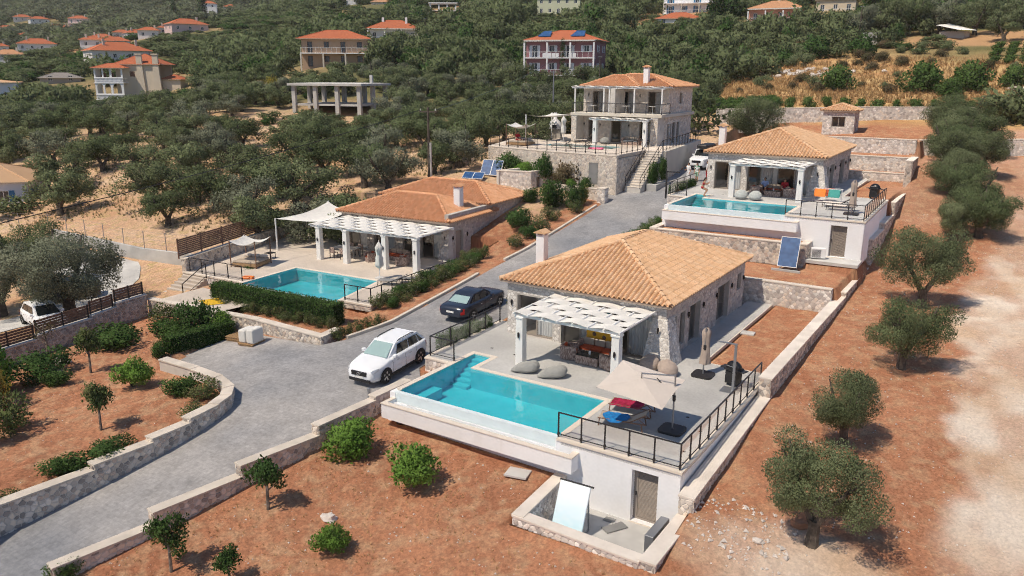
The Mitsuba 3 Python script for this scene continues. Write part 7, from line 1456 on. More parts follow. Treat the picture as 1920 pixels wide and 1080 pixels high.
STAND = dict(head=(0, .01, 1.60), neck=(0, -.01, 1.45), chest=(0, 0, 1.27), waist=(0, 0, 1.05), face=(0, 1, 0), shol=(-.19, 0, 1.38), shor=(.19, 0, 1.38), elbl=(-.25, -.03, 1.10), elbr=(.25, -.03, 1.10), wril=(-.25, .06, .86), wrir=(.25, .06, .86), hanl=(-.25, .10, .80), hanr=(.25, .10, .80),
             hipl=(-.09, 0, .90), hipr=(.09, 0, .90), knel=(-.10, .02, .48), kner=(.10, .02, .48), ankl=(-.10, -.01, .08), ankr=(.10, -.01, .08), toel=(-.11, .14, .04), toer=(.11, .14, .04))
SIT = dict(head=(0, .06, 1.18), neck=(0, .0, 1.03), chest=(0, -.02, .86), waist=(0, -.05, .66), face=(0, 1, -.1), shol=(-.19, 0, .97), shor=(.19, 0, .97), elbl=(-.27, .08, .72), elbr=(.27, .08, .72), wril=(-.2, .28, .62), wrir=(.2, .28, .62), hanl=(-.17, .34, .60), hanr=(.17, .34, .60),
           hipl=(-.1, 0, .54), hipr=(.1, 0, .54), knel=(-.13, .42, .52), kner=(.13, .42, .52), ankl=(-.13, .46, .08), ankr=(.13, .46, .08), toel=(-.14, .62, .04), toer=(.14, .62, .04))
KNEEL = dict(STAND, head=(.03, .12, 1.34), neck=(.02, .05, 1.20), chest=(0, .0, 1.02), waist=(0, -.06, .82), shol=(-.18, .02, 1.13), shor=(.18, .02, 1.13), elbl=(-.2, .2, .95), elbr=(.22, .2, .95), wril=(-.1, .36, 1.05), wrir=(.12, .36, 1.05), hanl=(-.05, .38, 1.10), hanr=(.07, .38, 1.10), hipl=(-.09, -.10, .68), hipr=(.09, -.10, .68), knel=(-.12, .28, .52), kner=(.14, .26, .50), ankl=(-.12, .05, .10), ankr=(.14, .02, .10), toel=(-.12, .2, .04), toer=(.14, .18, .04), face=(.3, 1, -.3))
person(FC.sub(-12.3, 5.0, .012, -1.2), 'dark-haired woman in a red bikini bending at the rear right pool', KNEEL, 'bikini', None, female=True)
zr = float(zroad(0, 45.5))
person(Frame(-17.2, 45.4, zr, 2.6), 'man in a pale lilac shirt standing behind the dark road gate', dict(STAND, wrir=(.2, .25, 1.05), hanr=(.15, .3, 1.08)), 'cloth_white', 'cloth_white', legs_skin=False)
person(Frame(-16.55, 45.8, zr, 2.9), 'person in a green and white top beside the man in lilac', STAND, 'cloth_stripe', 'cloth_green', female=True)
person(Frame(-16.0, 47.0, float(zroad(0, 47)), 1.8), 'person in a pink top and red trousers nearest the rear right villa wall', STAND, 'cloth_white', 'cloth_red', legs_skin=False)
person(FC.sub(-8.7, 9.05, 0, math.pi), 'man in a blue and white shirt sitting on the sofa of the rear right pergola', SIT, 'cloth_blue', 'cloth_dark')
person(FC.sub(-7.2, 9.05, 0, math.pi + .2), 'person in a red top sitting on the sofa of the rear right pergola', SIT, 'cloth_red', 'cloth_dark', female=True)
person(FD.sub(-5.9, -5.3, .01, -2.0), 'sunbather sitting on the daybed of the upper terrace', dict(SIT, ankl=(-.13, .80, .52), ankr=(.13, .80, .52), toel=(-.13, .86, .62), toer=(.13, .86, .62)), 'cloth_red', 'cloth_red', female=True)
t = thing('road_gate', 'dark metal gate frame at the entrance of the rear right villa', 'gate'); zf = 3.9
MB().box((-15.35, 35.4, zf), (-15.25, 35.5, zf + 2.2)).put(t + '__post', 'metal_dark'); MB().box((-15.34, 35.42, zf + 2.1), (-14.2, 35.48, zf + 2.19)).put(t + '__lintel', 'metal_dark')
for i in range(6): MB().box((-15.24 + i * .18, 35.43, zf + .1), (-15.21 + i * .18, 35.46, zf + 1.1)).put(t + '__bar', 'metal_dark')

# ------------------------------------------------------------------ planting
near = [(4.48, .17, 1.0, 0, 'nearest olive tree at the bottom right, two-lobed crown over a pale patch'), (4.1, 6.9, .84, 1, 'small olive second from the bottom in the right-hand row'), (4.95, 16.1, 1.02, 2, 'olive with leaning forked trunk third from the bottom in the right-hand row'),
        (4.6, 26.3, 1.28, 0, 'largest olive of the right-hand row, beside the rear service door'), (4.8, 40.0, .8, 1, 'low olive bush behind the largest olive of the right-hand row'), (5.4, 44.6, 1.25, 2, 'olive with horizontal limbs beside the rear right terrace'),
        (3.9, 49.2, 1.1, 1, 'olive in the right-hand row level with the rear right roof'), (3.4, 53.4, 1.15, 0, 'olive fifth from the far end of the right-hand row'), (3.0, 57.0, 1.15, 2, 'olive fourth from the far end of the right-hand row'), (2.6, 61.0, 1.2, 1, 'olive third from the far end of the right-hand row'), (2.3, 66.5, 1.25, 0, 'olive second from the far end of the right-hand row'), (2.0, 72.5, 1.4, 2, 'last olive of the right-hand row in front of the field wall')]
near += [(6.4, 41.5, 1.1, 2, 'olive to the right of the horizontal-limbed tree in the right-hand row'), (5.2, 55.0, 1.15, 0, 'olive behind the right side of the far right-hand row'), (4.4, 63.0, 1.2, 2, 'olive at the right side of the far end of the row'), (.9, 69.5, 1.15, 1, 'olive at the left side of the far end of the row')]
for i, (x, y, s, k, l) in enumerate(near): plant('olive_tree', f'grp_olive_near_{k}', x, y, s * (1.12 if i > 5 else .92), l, 'olive tree', rot=i * 67 + 20, sz=s * (1.08 if i < 6 else .98))
plant('olive_tree', 'grp_olive_near_1', -18.6, 70.5, 1.7, 'dark olive standing left of the tiled stone hut', 'olive tree', rot=40)
plant('olive_tree', 'grp_olive_big', -41.2, 1.2, 1.75, 'big silvery olive over the cars on the far left', 'olive tree', rot=200, sz=1.55); plant('olive_tree', 'grp_olive_big', -45.5, -1.0, 1.5, 'second silvery olive cut by the left edge behind the hatchback', 'olive tree', rot=90); plant('olive_tree', 'grp_olive_near_2', -49.5, 3.5, 1.5, 'darker olive behind the big silvery olive on the far left', 'olive tree', rot=30)
# the grove: nearest trees as seen, then scattered ones
hand = [(-68.5, 15.6, 1.5), (-60.5, 20, 1.55), (-54.0, 17.2, 1.2), (-52.5, 21.2, 1.45), (-47.0, 20.0, 1.5), (-43.5, 18.2, 1.35), (-45.8, 24.5, 1.6), (-42.6, 26.8, 1.5), (-49.6, 26.2, 1.55), (-40.6, 31.0, 1.4), (-39.5, 26.0, 1.45), (-37.0, 30.5, 1.1), (-44.0, 31.5, 1.5), (-42.0, 45.5, 1.45), (-38.2, 38.5, 1.35), (-40.5, 40.5, 1.3), (-36.5, 50.5, 1.3), (-39.2, 36.2, 1.1), (-38.5, 22.4, 1.25), (-41.2, 22.4, 1.4), (-56.5, 27.5, 1.5), (-62.5, 26, 1.5), (-50.2, 32.5, 1.5), (-56.5, 34.5, 1.45), (-47, 37, 1.5), (-74, 19, 1.5), (-68, 24.5, 1.4), (-34.5, 27.5, 1.2), (-36.2, 26.0, 1.25), (-33.5, 30.3, 1.0)]
HOUSES = [(-150.3, 78, .95, 20, 48), (-110.5, 95.4, .66, 15, 24), (-145.3, 153.4, .66, 18, 40), (-66.4, 108.4, .27, 16, 18), (-195.5, 244.3, .65, 15, 80), (-134.6, 227.2, .45, 18, 70), (-79.5, 207, .3, 18, 40), (-74.8, 186.2, .3, 14, 26), (-48.1, 181.2, .12, 15, 26), (-38.1, 199.5, .1, 13, 40), (-244.3, 260.1, .7, 11, 70), (-265.2, 263.5, .7, 7, 70), (-426.9, 308.3, .85, 14, 80), (-411.7, 312.2, .8, 11, 80),
          (-176.5, 61.5, 1.0, 12, 40), (-188.4, 82.4, 1.0, 12, 40), (-78.5, 13.0, .85, 11, 12), (-78, 61, .45, 17, 20), (-8.5, 72, 0, 12, 14), (-6.5, 146, -.3, 8, 16)] + [(x, y, 1.05 + .25 * math.sin(i * 2.1), w + 3, 60) for i, (x, y, w, s_, l_) in enumerate(VILLAGE)]
CLEAR = unary_union([sg.Polygon([Frame(x, y, 0, a)(q)[:2] for q in ((-w / 2 - 1, w * .8 + 2, 0), (w / 2 + 1, w * .8 + 2, 0), (w / 2 + 1, -f, 0), (-w / 2 - 1, -f, 0))]) for x, y, a, w, f in HOUSES])
LOWGROUND = unary_union([sg.Polygon([Frame(x, y, 0, a)(q)[:2] for q in ((-w / 2 - 1, -f * .25, 0), (w / 2 + 1, -f * .25, 0), (w / 2 + 1, -f, 0), (-w / 2 - 1, -f, 0))]) for x, y, a, w, f in HOUSES])
SITE = unary_union([ROAD.buffer(1.5), sg.box(-16, -30, 30, 58), fpoly(FB, [(-22, -6), (2, -6), (2, 26), (-22, 26)]), D_TERR.buffer(1.5), sg.Polygon([(-33, 33), (-20, 33), (-20, 50), (-31, 45)]), sg.box(-37, -40, -15, 25), sg.box(-25, 50, 30, 80), DRIVE.buffer(2), sg.Polygon([(-80, -40), (-37, -40), (-37, 15.5), (-46, 16), (-62, 17.5), (-66, 13), (-80, 10)]), sg.Polygon([(-36, 33), (-31.5, 31), (-30, 38), (-36, 40)])])
BARE = unary_union([sg.Point(-32, 120).buffer(0)] + [sg.Polygon([(-26, 76), (30, 90), (30, 150), (-8, 150), (-16, 126), (-30, 124), (-33, 100)]), sg.Polygon([(-3, 138), (14, 136), (20, 172), (-1, 172)]), sg.Point(-63, 47).buffer(2.5), sg.Point(-57, 42).buffer(2.6), sg.Point(-86, 47).buffer(4), sg.Point(-74, 36).buffer(3), sg.Point(-95, 40).buffer(3.5), sg.Point(-46.5, 42).buffer(2.6), sg.Polygon([(-66, 66), (-56, 72), (-60, 80), (-70, 74)])])
def scatter(poly, step, seed, avoid, jit=.42):
    r = np.random.default_rng(seed); x0, y0, x1, y1 = poly.bounds; p = np.array([(x + (.5 * step if j % 2 else 0), y) for j, y in enumerate(np.arange(y0, y1, step * .87)) for x in np.arange(x0, x1, step)]); p += r.uniform(-jit, jit, p.shape) * step
    return p[pin(poly, p) & ~pin(avoid, p)], r
used = list(hand)
g1 = 'olive trees of the grove left of the villas'
ks = []
for i, (x, y, s) in enumerate(hand): ks.append(plant('olive_tree', f'grp_olive_{(i * 7) % 5}', x, y, s * .95, 'grey-green olive in the open grove behind the wire fence and the left villa', 'olive tree', g1, rot=i * 53, sz=s * .80))
band_labels(ks, [q[:2] for q in hand], 'grey-green olive', 'of the open grove', 8)
ks, kp = [], []
GROVE = sg.Polygon([(-37, 24), (-31, 46), (-36, 66), (-26, 74), (-30, 96), (-52, 104), (-80, 92), (-92, 96), (-132, 74), (-140, 56), (-112, 22), (-78, 16), (-62, 20)])
p, r = scatter(GROVE, 5.3, 21, unary_union([SITE, BARE, CLEAR]))
hd = np.array(hand)[:, :2]; n_ = 0
for x, y in p:
    if np.min(np.hypot(hd[:, 0] - x, hd[:, 1] - y)) < 4.0 or n_ > 258: continue
    n_ += 1; kp.append((x, y)); ks.append(plant('olive_tree', f'grp_olive_{r.integers(5)}', x, y, (q_ := r.uniform(.95, 1.45)), 'olive tree among the dense olives rising behind the grove', 'olive tree', 'olive trees on the slope behind the grove', rot=r.uniform(0, 360), sz=q_ * r.uniform(.72, .95)))
band_labels(ks, kp, 'olive tree', 'of the slope grove', 6.5)
for i, (x, y, s) in enumerate([(-60.5, 101.5, 1.5), (-64.5, 99, 1.35), (-69.5, 98.5, 1.5), (-74, 101, 1.4), (-57, 104.5, 1.4)]): plant('olive_tree', f'grp_olive_{i % 5}', x, y, s, f'{ordw((3, 2, 1, 0, 4)[i] + 1)} from the left of the olives before the mauve apartment house'.replace('first', 'olive first').replace('second', 'olive second').replace('third', 'olive third').replace('fourth', 'olive fourth').replace('fifth', 'olive fifth'), 'olive tree', 'olives in front of the mauve apartment house', rot=i * 53, sz=s * .95)
# woodland beyond: one mass
labels['woodland'] = {'label': 'dense dark green woodland and olive scrub covering the hillside', 'category': 'woodland', 'kind': 'stuff'}
wn = 0
def wood(g, x, y, s, sz, z):
    global wn
    wn += 1; scene[f'woodland__{wn:03d}'] = {'type': 'instance', 'to_world': T().translate([x, y, z]).rotate([0, 0, 1], (wn * 47) % 360).scale([s, s, sz]), 'g': {'type': 'ref', 'id': g}}
eye = CAM[:2]
def fan(a0, a1, r0, r1): # a sector seen from the camera position, degrees left of +y
    return sg.Polygon([tuple(eye + q * np.array([-math.sin(math.radians(a)), math.cos(math.radians(a))])) for q, aa in ((r0, np.linspace(a0, a1, 20)), (r1, np.linspace(a1, a0, 20))) for a in aa])
AV = unary_union([SITE, BARE, CLEAR, GROVE.buffer(1), sg.box(-400, -300, -70, 14)])
p, r = scatter(fan(-4, 68, 100, 215), 4.7, 31, AV); z = ground_z(p[:, 0], p[:, 1])
for (x, y), zz in zip(p, z): s = r.uniform(1.4, 2.7); wood(f'grp_wood_{r.integers(5)}', x, y, s, s * r.uniform(.75, 1.15), zz)
p, r = scatter(fan(-4, 68, 215, 430), 7.0, 32, AV); z = ground_z(p[:, 0], p[:, 1])
for (x, y), zz in zip(p, z): s = r.uniform(2.2, 4.0); wood(f'grp_wood_{r.integers(5)}', x, y, s, s * r.uniform(.65, 1.0) * (.5 if x < -190 and y < 235 else .75 if y < 300 and x < -190 else 1), zz)
p, r = scatter(fan(-2, 68, 430, 1000), 12.5, 33, AV); z = ground_z(p[:, 0], p[:, 1])
for (x, y), zz in zip(p, z): s = r.uniform(4, 6.5); wood(f'grp_far_{r.integers(3)}', x, y, s, s * r.uniform(.5, .75), zz)
# low scrub in front of the far houses and on bare slopes
p, r = scatter(LOWGROUND.difference(SITE), 4.2, 34, unary_union([SITE, sg.Point(0, 0).buffer(60)])); z = ground_z(p[:, 0], p[:, 1])
for (x, y), zz in zip(p, z): s = r.uniform(.8, 1.6); wood(f'grp_wood_{r.integers(5)}', x, y, s, s * (.35 if x < -190 else .55), zz)
p, r = scatter(unary_union([GROVE, sg.Polygon([(-30, 96), (-24, 76), (-40, 66), (-60, 80)])]), 5.2, 35, unary_union([SITE, CLEAR, sg.Polygon([(-37, 14), (-37, 62), (-100, 56), (-108, 20)])])); z = ground_z(p[:, 0], p[:, 1])
for (x, y), zz in zip(p, z): s = r.uniform(.5, 1.1); wood(f'grp_wood_{r.integers(5)}', x, y, s, s * .75, zz)
for i, (x, y, h, l) in enumerate([(-398, 282, 16, 'tall dark cypress beside the small white house on the hill'), (-430, 286, 13, 'dark cypress left of the white two-storey house on the hill'), (-300, 330, 14, 'cypress near the top edge left of centre'), (-283, 330, 13, 'second cypress near the top edge left of centre'), (-24, 168, 11, 'dark pointed conifer right of the cream house')]): plant('cypress', 'grp_cypress', x, y, h, l, 'cypress', sz=h)
plant('fir_tree', 'grp_cypress', -61, 176, 14, 'broad blue-grey conifer left of the salmon house', 'conifer', sz=10)
# dry field: vines, figs, shrubs
for i in range(15): x = -19.5 + i * 1.95; plant('vine_bush', 'grp_vine_bush', x, 80.8 + i * .62 + .4 * math.sin(i * 5), 1.05 + .25 * math.sin(i * 3.3), f'low leafy bush, {ordw(i + 1)} from the left in the row above the upper field wall', 'bush', 'bushes in the row above the field wall', rot=i * 70, sz=1.5)
for i, (x, y, s, l) in enumerate([(-16, 99.5, 3.0, 'broad glossy fig tree left on the dry field'), (-5, 101.5, 3.6, 'wide fig tree in the middle of the dry field'), (.5, 104, 3.4, 'fig tree right of the middle on the dry field'), (5.5, 108, 2.6, 'fig tree farthest right on the dry field'), (-1.5, 98, 2.2, 'low fig bush in front of the wide fig trees')]): plant('fig_tree', 'grp_fig', x, y, s, l, 'fig tree', rot=i * 77, sz=s * 1.05)
for i in range(26): x, y = -30 + (i % 9) * 1.25, 79 + (i // 9) * 2.2 + .3 * (i % 9); plant('vine_bush', 'grp_vine_bush', x, y, 1.2, f'vine of the green vineyard patch, {ordw(i % 9 + 1)} from the left in its {ordw(i // 9 + 1)} row', 'vine', 'vines of the vineyard patch', rot=i * 31, sz=1.1)
for j in range(3):
    for i in range(10): x, y = 2 + i * 2.1, 124 + j * 5.5 + i * .4; plant('vine_bush', 'grp_vine_bush', x, y, 1.4, f'terraced vine, {ordw(i + 1)} from the left in the {ordw(j + 1)} row at the upper right', 'vine', 'vines of the terraced rows at the right', rot=i * 31, sz=1.2)
ks, kp = [], []
for i, (x, y, s) in enumerate([(2, 142, 1.6), (7.5, 146, 1.7), (-3, 150, 1.9), (-9, 152, 2.0), (-14, 150, 2.1), (-18, 147, 2.0), (12, 156, 1.7), (4, 160, 1.7), (-21, 143, 1.8)]): kp.append((x, y)); ks.append(plant('olive_tree', f'grp_olive_{i % 5}', x, y, s, 'dark olive on the orange terraces at the upper right', 'olive tree', 'olives on the upper right terraces', rot=i * 61))
band_labels(ks, kp, 'dark olive', 'on the upper right terraces', 30)
r = np.random.default_rng(8)
ks, kp = [], []
for i in range(46): x, y = r.uniform(-36, 6), r.uniform(96, 136); kp.append((x, y)); ks.append(plant('dry_shrub', ('grp_bush_dry', 'grp_bush_olive', 'grp_bush_dry')[i % 3], x, y, r.uniform(.8, 1.9), 'dry brown shrub on the golden field above the walls', 'shrub', 'dry shrubs on the golden field', rot=i * 31))
band_labels(ks, kp, 'dry shrub', 'on the golden field', 8)
ks, kp = [], []
for i in range(34): x, y = r.uniform(-48, -26), r.uniform(112, 150); kp.append((x, y)); ks.append(plant('scrub_bush', ('grp_bush_olive', 'grp_bush_mixed', 'grp_bush_dry')[i % 3], x, y, r.uniform(1.2, 2.6), 'grey-green scrub bush between the dry field and the salmon house', 'shrub', 'scrub between the dry field and the houses above', rot=i * 31))
band_labels(ks, kp, 'scrub bush', 'below the salmon house', 8)
plant('red_shrub', 'grp_bush_red', -30.5, 70.5, 2.6, 'dark reddish shrub behind the right wall of the two-storey villa', 'shrub'); plant('gold_bush', 'grp_bush_gold', -104.5, 74, 2.9, 'round yellow-green bush left of the concrete frame', 'bush'); plant('gold_bush', 'grp_bush_gold', -35.2, 31.6, 1.7, 'dry golden bush left of the utility pole', 'bush', sz=2.2); plant('gold_bush', 'grp_bush_gold', -158, 63, 3.2, 'pale yellow-green round tree beside the white and blue house', 'tree')
# front field
plant('citrus_bush', 'grp_bush_bright2', -12.75, -3.0, 1.5, 'bright green bush left of the front pool, beside the road wall', 'bush', rot=10, sz=1.5); plant('citrus_bush', 'grp_bush_bright', -9.4, -3.0, 1.4, 'bright green bush in front of the white pool trough', 'bush', rot=120, sz=1.55); plant('citrus_bush', 'grp_bush_bright', -9.73, -7.5, .85, 'round bright green bush alone on the red field at the bottom', 'bush', rot=200, sz=.95)
plant('sapling', 'grp_sapling_dark', -13.2, -7.15, 1.5, 'dark leafy sapling beside the low road wall', 'young tree', rot=20, sz=2.0); plant('sapling', 'grp_sapling_dark2', -13.4, -11.1, 1.3, 'dark leafy sapling lower down beside the road wall', 'young tree', rot=90, sz=1.75); plant('sapling', 'grp_sapling_dark', -11.3, -10.4, 1.1, 'dark sapling cut by the bottom edge in the middle of the field', 'young tree', rot=140, sz=1.3); plant('shrub', 'grp_bush_dark2', -16.0, -13.2, .7, 'green shrub at the bottom edge beside the end of the road wall', 'shrub')
# garden on the left
G = [('shrub', 'grp_bush_dark2', -23.2, -3.4, 1.15, 'dense flowering shrub at the inner bend of the retaining wall', .95), ('shrub', 'grp_bush_mixed', -21.8, -3.3, 1.0, 'second flowering shrub at the inner bend of the retaining wall', .9), ('shrub', 'grp_bush_mixed2', -20.8, -4.6, .8, 'small shrub above the retaining wall left of the bend', .6), ('shrub', 'grp_bush_dark', -20.65, -8.5, 1.1, 'dark low shrub on the garden wall, upper of two', .75), ('shrub', 'grp_bush_dark2', -20.95, -10.3, 1.2, 'dark low shrub on the garden wall, lower of two', .85), ('shrub', 'grp_bush_mixed', -20.9, -12.7, .8, 'sparse shrub at the lower left end of the garden wall', .5), ('shrub', 'grp_bush_dark2', -21.6, -14.4, .9, 'shrub cut by the left edge on the garden wall', .7),
     ('shrub', 'grp_bush_dark_flat', -32.6, -.9, 2.4, 'broad low green shrub in the middle of the left garden', 1.2), ('shrub', 'grp_bush_dark_flat', -31.2, 1.9, 1.9, 'second broad low shrub behind the middle of the left garden', 1.1), ('shrub', 'grp_bush_dark', -30.0, 2.5, 1.35, 'tall dark shrub against the planter wall', 2.0), ('shrub', 'grp_bush_bright2', -29.0, 3.4, .9, 'lighter shrub behind the small clipped hedge', 1.3), ('shrub', 'grp_bush_mixed2', -33.6, 2.6, 1.2, 'pale shrub against the corner of the garden walls', 1.1), ('citrus_bush', 'grp_bush_bright', -26.1, -4.2, 1.15, 'lemon bush with bright leaves in the left garden', 1.35), ('shrub', 'grp_bush_dark2', -28.6, -1.0, .75, 'small round clipped shrub beside the lemon bush', 1.0),
     ('shrub', 'grp_bush_dark', -31.5, -6.0, 1.9, 'dark shrub beside the white boulders on the left', 1.3), ('shrub', 'grp_bush_dark2', -29.6, -5.9, .9, 'low shrub in front of the white boulders', .8), ('tree', 'grp_bush_gold', -29.5, -9.2, 1.7, 'yellowish bushy tree cut by the left edge', 2.9), ('tree', 'grp_bush_bright2', -30.9, -8.3, 1.8, 'taller green bushy tree cut by the left edge', 2.6), ('shrub', 'grp_bush_mixed', -26.0, -9.8, 1.4, 'brownish bush at the left edge below the yellowish tree', 1.6)]
for i, (n, g, x, y, s, l, sz) in enumerate(G): plant(n, g, x, y, s, l, 'shrub' if n != 'tree' else 'tree', rot=i * 47, sz=sz)
plant('sapling', 'grp_sapling_mixed', -23.1, -7.6, 1.5, 'slim young tree with sparse brown-green crown in the left garden', 'young tree', sz=2.0); plant('sapling', 'grp_sapling_mixed', -29.7, -4.2, 1.6, 'slim young tree by the garden wall right of the bare one', 'young tree', rot=60, sz=2.2); plant('sapling', 'grp_sapling_bare', -33.9, -4.1, 1.7, 'nearly bare young tree against the far left garden wall', 'young tree', rot=100, sz=2.1); plant('sapling', 'grp_sapling_mixed', -25.5, -11.2, 1.6, 'young tree at the left edge above the garden wall', 'young tree', rot=140, sz=1.9)
hedge('long clipped hedge in front of the left pool', FB((-10.6, -2.6, 0))[:2], FB((-.35, -2.45, 0))[:2], .95, 1.35, FB.o[2] - .72, 9000, 1); hedge('small clipped hedge beside the driveway on the left', (-29.0, -.3), (-28.6, 3.6), .85, 1.05, -1.35, 4200, 2)
# flower beds along the road
r = np.random.default_rng(12)
for i in range(22):
    x, y = FB((.48 + .62 * (i % 2) + .1 * math.sin(i * 2.3), .1 + i * .54, 0))[:2]; plant('flower_bush', ('grp_bush_mixed', 'grp_bush_dark2', 'grp_bush_mixed2')[i % 3], x, y, r.uniform(.62, .9), f'flowering bush, {ordw(i + 1)} from the lower end of the kerbside bed of the left villa', 'flower bush', 'flowering bushes in the kerbside bed of the left villa', rot=i * 53, sz=r.uniform(.62, .95), z=float(zroad(0, y)) + .02)
for i in range(12): x, y = FB((-9.6 + i * .85, -3.35 - .1 * math.sin(i * 2), 0))[:2]; plant('flower_bush', ('grp_bush_mixed', 'grp_bush_mixed2')[i % 2], x, y, r.uniform(.4, .6), f'low flowering plant, {ordw(i + 1)} from the left between long hedge and planter wall', 'flower bush', 'low flowering plants below the long hedge', rot=i * 53, sz=r.uniform(.5, .8))
for i in range(5): plant('flower_bush', 'grp_bush_mixed', -21.75 + .1 * i, 5.2 + i * .75, .5, f'flowering bush, {ordw(i + 1)} from the front at the corner of planter wall and kerb', 'flower bush', 'flowering bushes at the planter corner', rot=i * 53, sz=.8, z=-.7)
BED = [(-22.5, 24.6, .85, 'grp_bush_mixed2', 'small flowering bush at the lower end of the upper kerb bed', .9), (-22.4, 26.4, .9, 'grp_bush_dark', 'dark bush second from the lower end of the upper kerb bed', 1.0), (-22.7, 28.3, 1.0, 'grp_bush_mixed2', 'white-flowered bush midway along the upper kerb bed', 1.1), (-24.2, 28.0, 1.5, 'grp_bush_dark', 'large round green bush beside the wall of the left villa', 1.7), (-23.0, 30.6, 1.0, 'grp_bush_mixed', 'flowering bush below the tall dark shrub by the kerb', 1.1), (-24.4, 33.0, 1.6, 'grp_bush_dark2', 'tall dark shrub before the stone annex', 2.6), (-23.2, 34.4, 1.2, 'grp_bush_dark', 'dark shrub at the top of the upper kerb bed', 1.9), (-22.6, 35.2, .9, 'grp_bush_gold', 'yellow-green shrub at the top corner of the upper kerb bed', 1.6), (-22.1, 33.2, .8, 'grp_bush_mixed2', 'pale flowering shrub at the kerb near the top', 1.0), (-26.6, 33.4, 1.0, 'grp_bush_dark2', 'bush under the shutters of the stone annex', 1.3), (-27.5, 30.6, .8, 'grp_bush_mixed2', 'small bush between the left villa and the annex', 1.0),
       (-26.2, 38.2, 1.7, 'grp_bush_dry', 'big brown-grey bush below the upper terrace', 2.4), (-28.2, 38.4, 1.3, 'grp_bush_dark', 'dark climbing bush on the corner of the stone annex', 2.6), (-25.0, 37.4, .75, 'grp_bush_bright2', 'round bright bush right of the brown-grey bush', 1.2), (-23.4, 37.2, 1.0, 'grp_bush_dark2', 'conical green bush before the stair of the two-storey villa', 1.9), (-24.2, 37.0, .5, 'grp_bush_gold', 'small yellow bush between the two round bushes', .6), (-32.6, 38.9, 1.8, 'grp_bush_dark', 'dark bushes along the upper terrace wall, left one', 1.9), (-30.6, 38.6, 1.5, 'grp_bush_bright2', 'light green bush along the upper terrace wall', 1.4),
       (-19.0, 41.6, .75, 'grp_bush_dark2', 'conical potted bush beside the outside stair, front one', 2.1), (-18.85, 43.2, .75, 'grp_bush_dark2', 'conical potted bush beside the outside stair, rear one', 2.2)]
for i, (x, y, s, g, l, sz) in enumerate(BED): plant('bush', g, x, y, s, l, 'bush', rot=i * 41, sz=sz, z=(float(zroad(0, y)) + .45 if i >= 18 else None))
t = thing('planter_box', 'low grey planter box under the conical bushes by the outside stair', 'planter'); MB().box((-19.35, 40.9, 3.3), (-18.4, 44.0, 4.15)).put(t, 'concrete', exact=True)
# behind the glass fences of the right-hand villas
for i in range(7): plant('fence_shrub', 'grp_bush_dark2', -15.25, 6.3 + i * .66, .55, f'green shrub, {ordw(i + 1)} from the front behind the glass fence of the front terrace', 'shrub', 'shrubs behind the front glass fence', rot=i * 71, sz=1.25 - .03 * i, z=-.45)
plant('fence_shrub', 'grp_bush_mixed', -15.0, 12.6, .5, 'upright shrub at the left corner of the front villa', 'shrub', sz=1.9, z=-.1)
for i in range(8): x, y = FC((-14.75, 6.0 + i * .62, 0))[:2]; plant('fence_shrub', 'grp_bush_dark2', x - .35, y, .5, f'green shrub, {ordw(i + 1)} from the front behind the glass fence of the rear right terrace', 'shrub', 'shrubs behind the rear right glass fence', rot=i * 71, sz=1.0, z=FC.o[2] - .25)
for i in range(7): plant('road_shrub', ('grp_bush_dark2', 'grp_bush_olive')[i % 2], -15.15 + .08 * i, 27.4 + i * .85, .62, f'green shrub, {ordw(i + 1)} from the front along the road below the rear right pool', 'shrub', 'shrubs along the road below the rear right pool', rot=i * 71, sz=.9, z=float(zroad(0, 27.4 + i * .85)))
plant('climber', 'grp_bush_dark', -37.7, 12.3, .9, 'pink-white climber on the slatted fence beside the left villa', 'climbing plant')
# dry grass and pebbles
def tufts(name, label, poly, n, h, mk, seed, avoid):
    r = np.random.default_rng(seed); x0, y0, x1, y1 = poly.bounds; p = np.column_stack([r.uniform(x0, x1, n * 3), r.uniform(y0, y1, n * 3)]); p = p[pin(poly, p) & ~pin(avoid, p)][:n]; z = ground_z(p[:, 0], p[:, 1]); k = 5
    a = r.uniform(0, 6.28, (len(p), k)); hh = h * r.uniform(.5, 1.4, (len(p), k)); b = np.column_stack([p, z])[:, None] + np.stack([np.cos(a), np.sin(a), 0 * a], -1) * h * .2 * r.random((len(p), k, 1))
    w = np.stack([-np.sin(a), np.cos(a), 0 * a], -1) * h * .10; tip = b + np.stack([np.cos(a) * hh * .5, np.sin(a) * hh * .5, hh], -1); v = np.stack([b - w, b + w, tip], 2).reshape(-1, 3)
    s = num(name); scene[s] = mikit.ply((v, np.arange(len(v)).reshape(-1, 3)), mk); labels[s] = {'label': label, 'category': 'grass', 'kind': 'stuff'}
leafmat('leaf_straw', (.52, .37, .19), (.38, .24, .12)); leafmat('leaf_weed', (.11, .12, .05), (.22, .18, .09))
tufts('dry_grass', 'dry golden grass on the field above the stone walls', sg.Polygon([(-36, 78), (30, 92), (30, 125), (-10, 128), (-40, 120)]), 9000, .55, 'leaf_straw', 3, sg.Point(0, 0).buffer(1))
tufts('dry_grass', 'sparse dry grass between the olives of the left grove', sg.Polygon([(-42, 13), (-72, 11), (-100, 30), (-60, 60), (-36, 45), (-38, 24)]), 6000, .28, 'leaf_weed', 4, SITE)
tufts('dry_grass', 'sparse weeds on the red soil of the front field and beside the walls', sg.Polygon([(-16, -14), (.5, -14), (.3, -4), (-5.5, -4), (-5.5, -.8), (-14, -.8), (-14.5, -6)]), 900, .10, 'leaf_straw', 5, sg.Point(0, 0).buffer(.1))
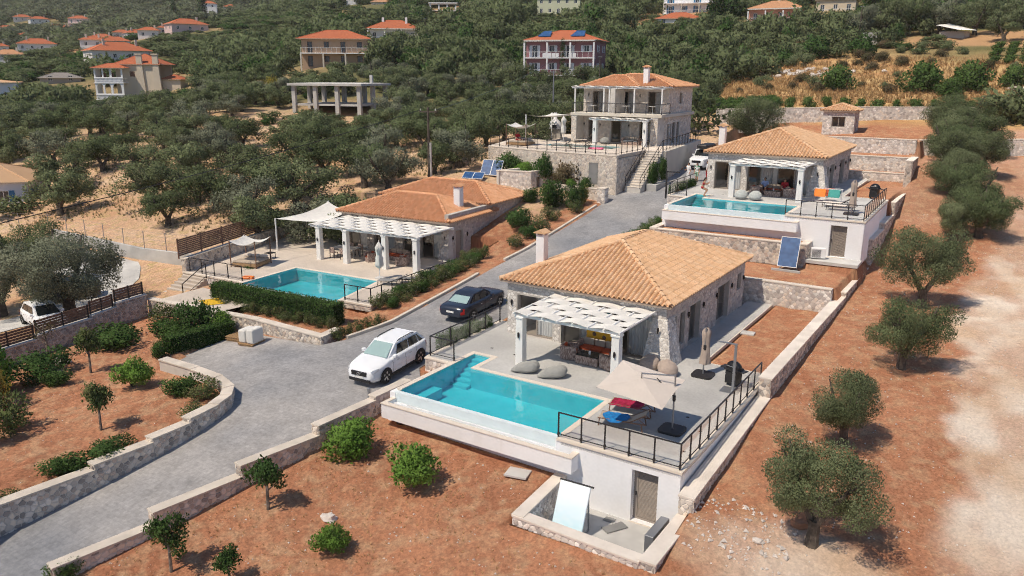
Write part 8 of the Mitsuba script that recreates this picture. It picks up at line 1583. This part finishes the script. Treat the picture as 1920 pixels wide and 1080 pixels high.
def pebbles(poly, n, seed, label, avoid, s0=.015, s1=.06):
    r = np.random.default_rng(seed); x0, y0, x1, y1 = poly.bounds; p = np.column_stack([r.uniform(x0, x1, n * 2), r.uniform(y0, y1, n * 2)]); p = p[pin(poly, p) & ~pin(avoid, p)][:n]; z = ground_z(p[:, 0], p[:, 1])
    q = np.array([[1, 0, 0], [-.5, .87, 0], [-.5, -.87, 0], [.1, .1, .8], [0, 0, -.6]]); f = np.array([[0, 1, 3], [1, 2, 3], [2, 0, 3], [1, 0, 4], [2, 1, 4], [0, 2, 4]]); s = s0 + (s1 - s0) * r.random(len(p)) ** 4
    a = r.uniform(0, 6.28, len(p)); ca, sa_ = np.cos(a), np.sin(a); v = np.stack([q[None, :, 0] * ca[:, None] - q[None, :, 1] * sa_[:, None], q[None, :, 0] * sa_[:, None] + q[None, :, 1] * ca[:, None], np.tile(q[:, 2], (len(p), 1))], -1) * s[:, None, None] + np.column_stack([p, z + s * .2])[:, None]
    k = num('pebbles'); scene[k] = mikit.ply((v.reshape(-1, 3), (np.arange(len(p))[:, None, None] * 5 + f).reshape(-1, 3)), 'stone_white'); labels[k] = {'label': label, 'category': 'pebbles', 'kind': 'stuff'}
pebbles(sg.Polygon([(-16, -14), (14, -14), (14, 45), (1, 45), (.8, -4), (-5.5, -4), (-5.5, -.8), (-14, -.8)]), 5200, 6, 'pale pebbles scattered over the red soil of the fields in front and on the right', sg.Point(0, 0).buffer(.1))
pebbles(sg.Polygon([(-35, -12), (-21, -12), (-21, -3), (-27, -2.4), (-29.5, 3), (-35, 3)]), 700, 7, 'pale pebbles on the red soil of the left garden', sg.Point(0, 0).buffer(.1), .012, .04)
pebbles(sg.Point(1.9, -.4).buffer(1.5).union(sg.box(.9, -2, 4, 1.2)), 260, 9, 'white limestone chips around the bare pale patch at the nearest olive', sg.Point(0, 0).buffer(.1), .03, .14)

# ------------------------------------------------------------------ the air
_z0, _z1 = float(_H.min()) - 1.0, float(_H.max()) + 16.0
scene['air'] = {'type': 'homogeneous', 'albedo': rgb(.95, .95, .95), 'sigma_t': .00013}
scene['haze'] = {'type': 'cube', 'to_world': T().translate([-150, 250, (_z0 + _z1) / 2]).scale([1400, 1200, (_z1 - _z0) / 2]), 'bsdf': {'type': 'null'}, 'interior': {'type': 'ref', 'id': 'air'}}
scene['camera']['medium'] = {'type': 'ref', 'id': 'air'}; labels['haze'] = {'label': 'thin summer haze over the hillside', 'category': 'haze', 'kind': 'stuff'}
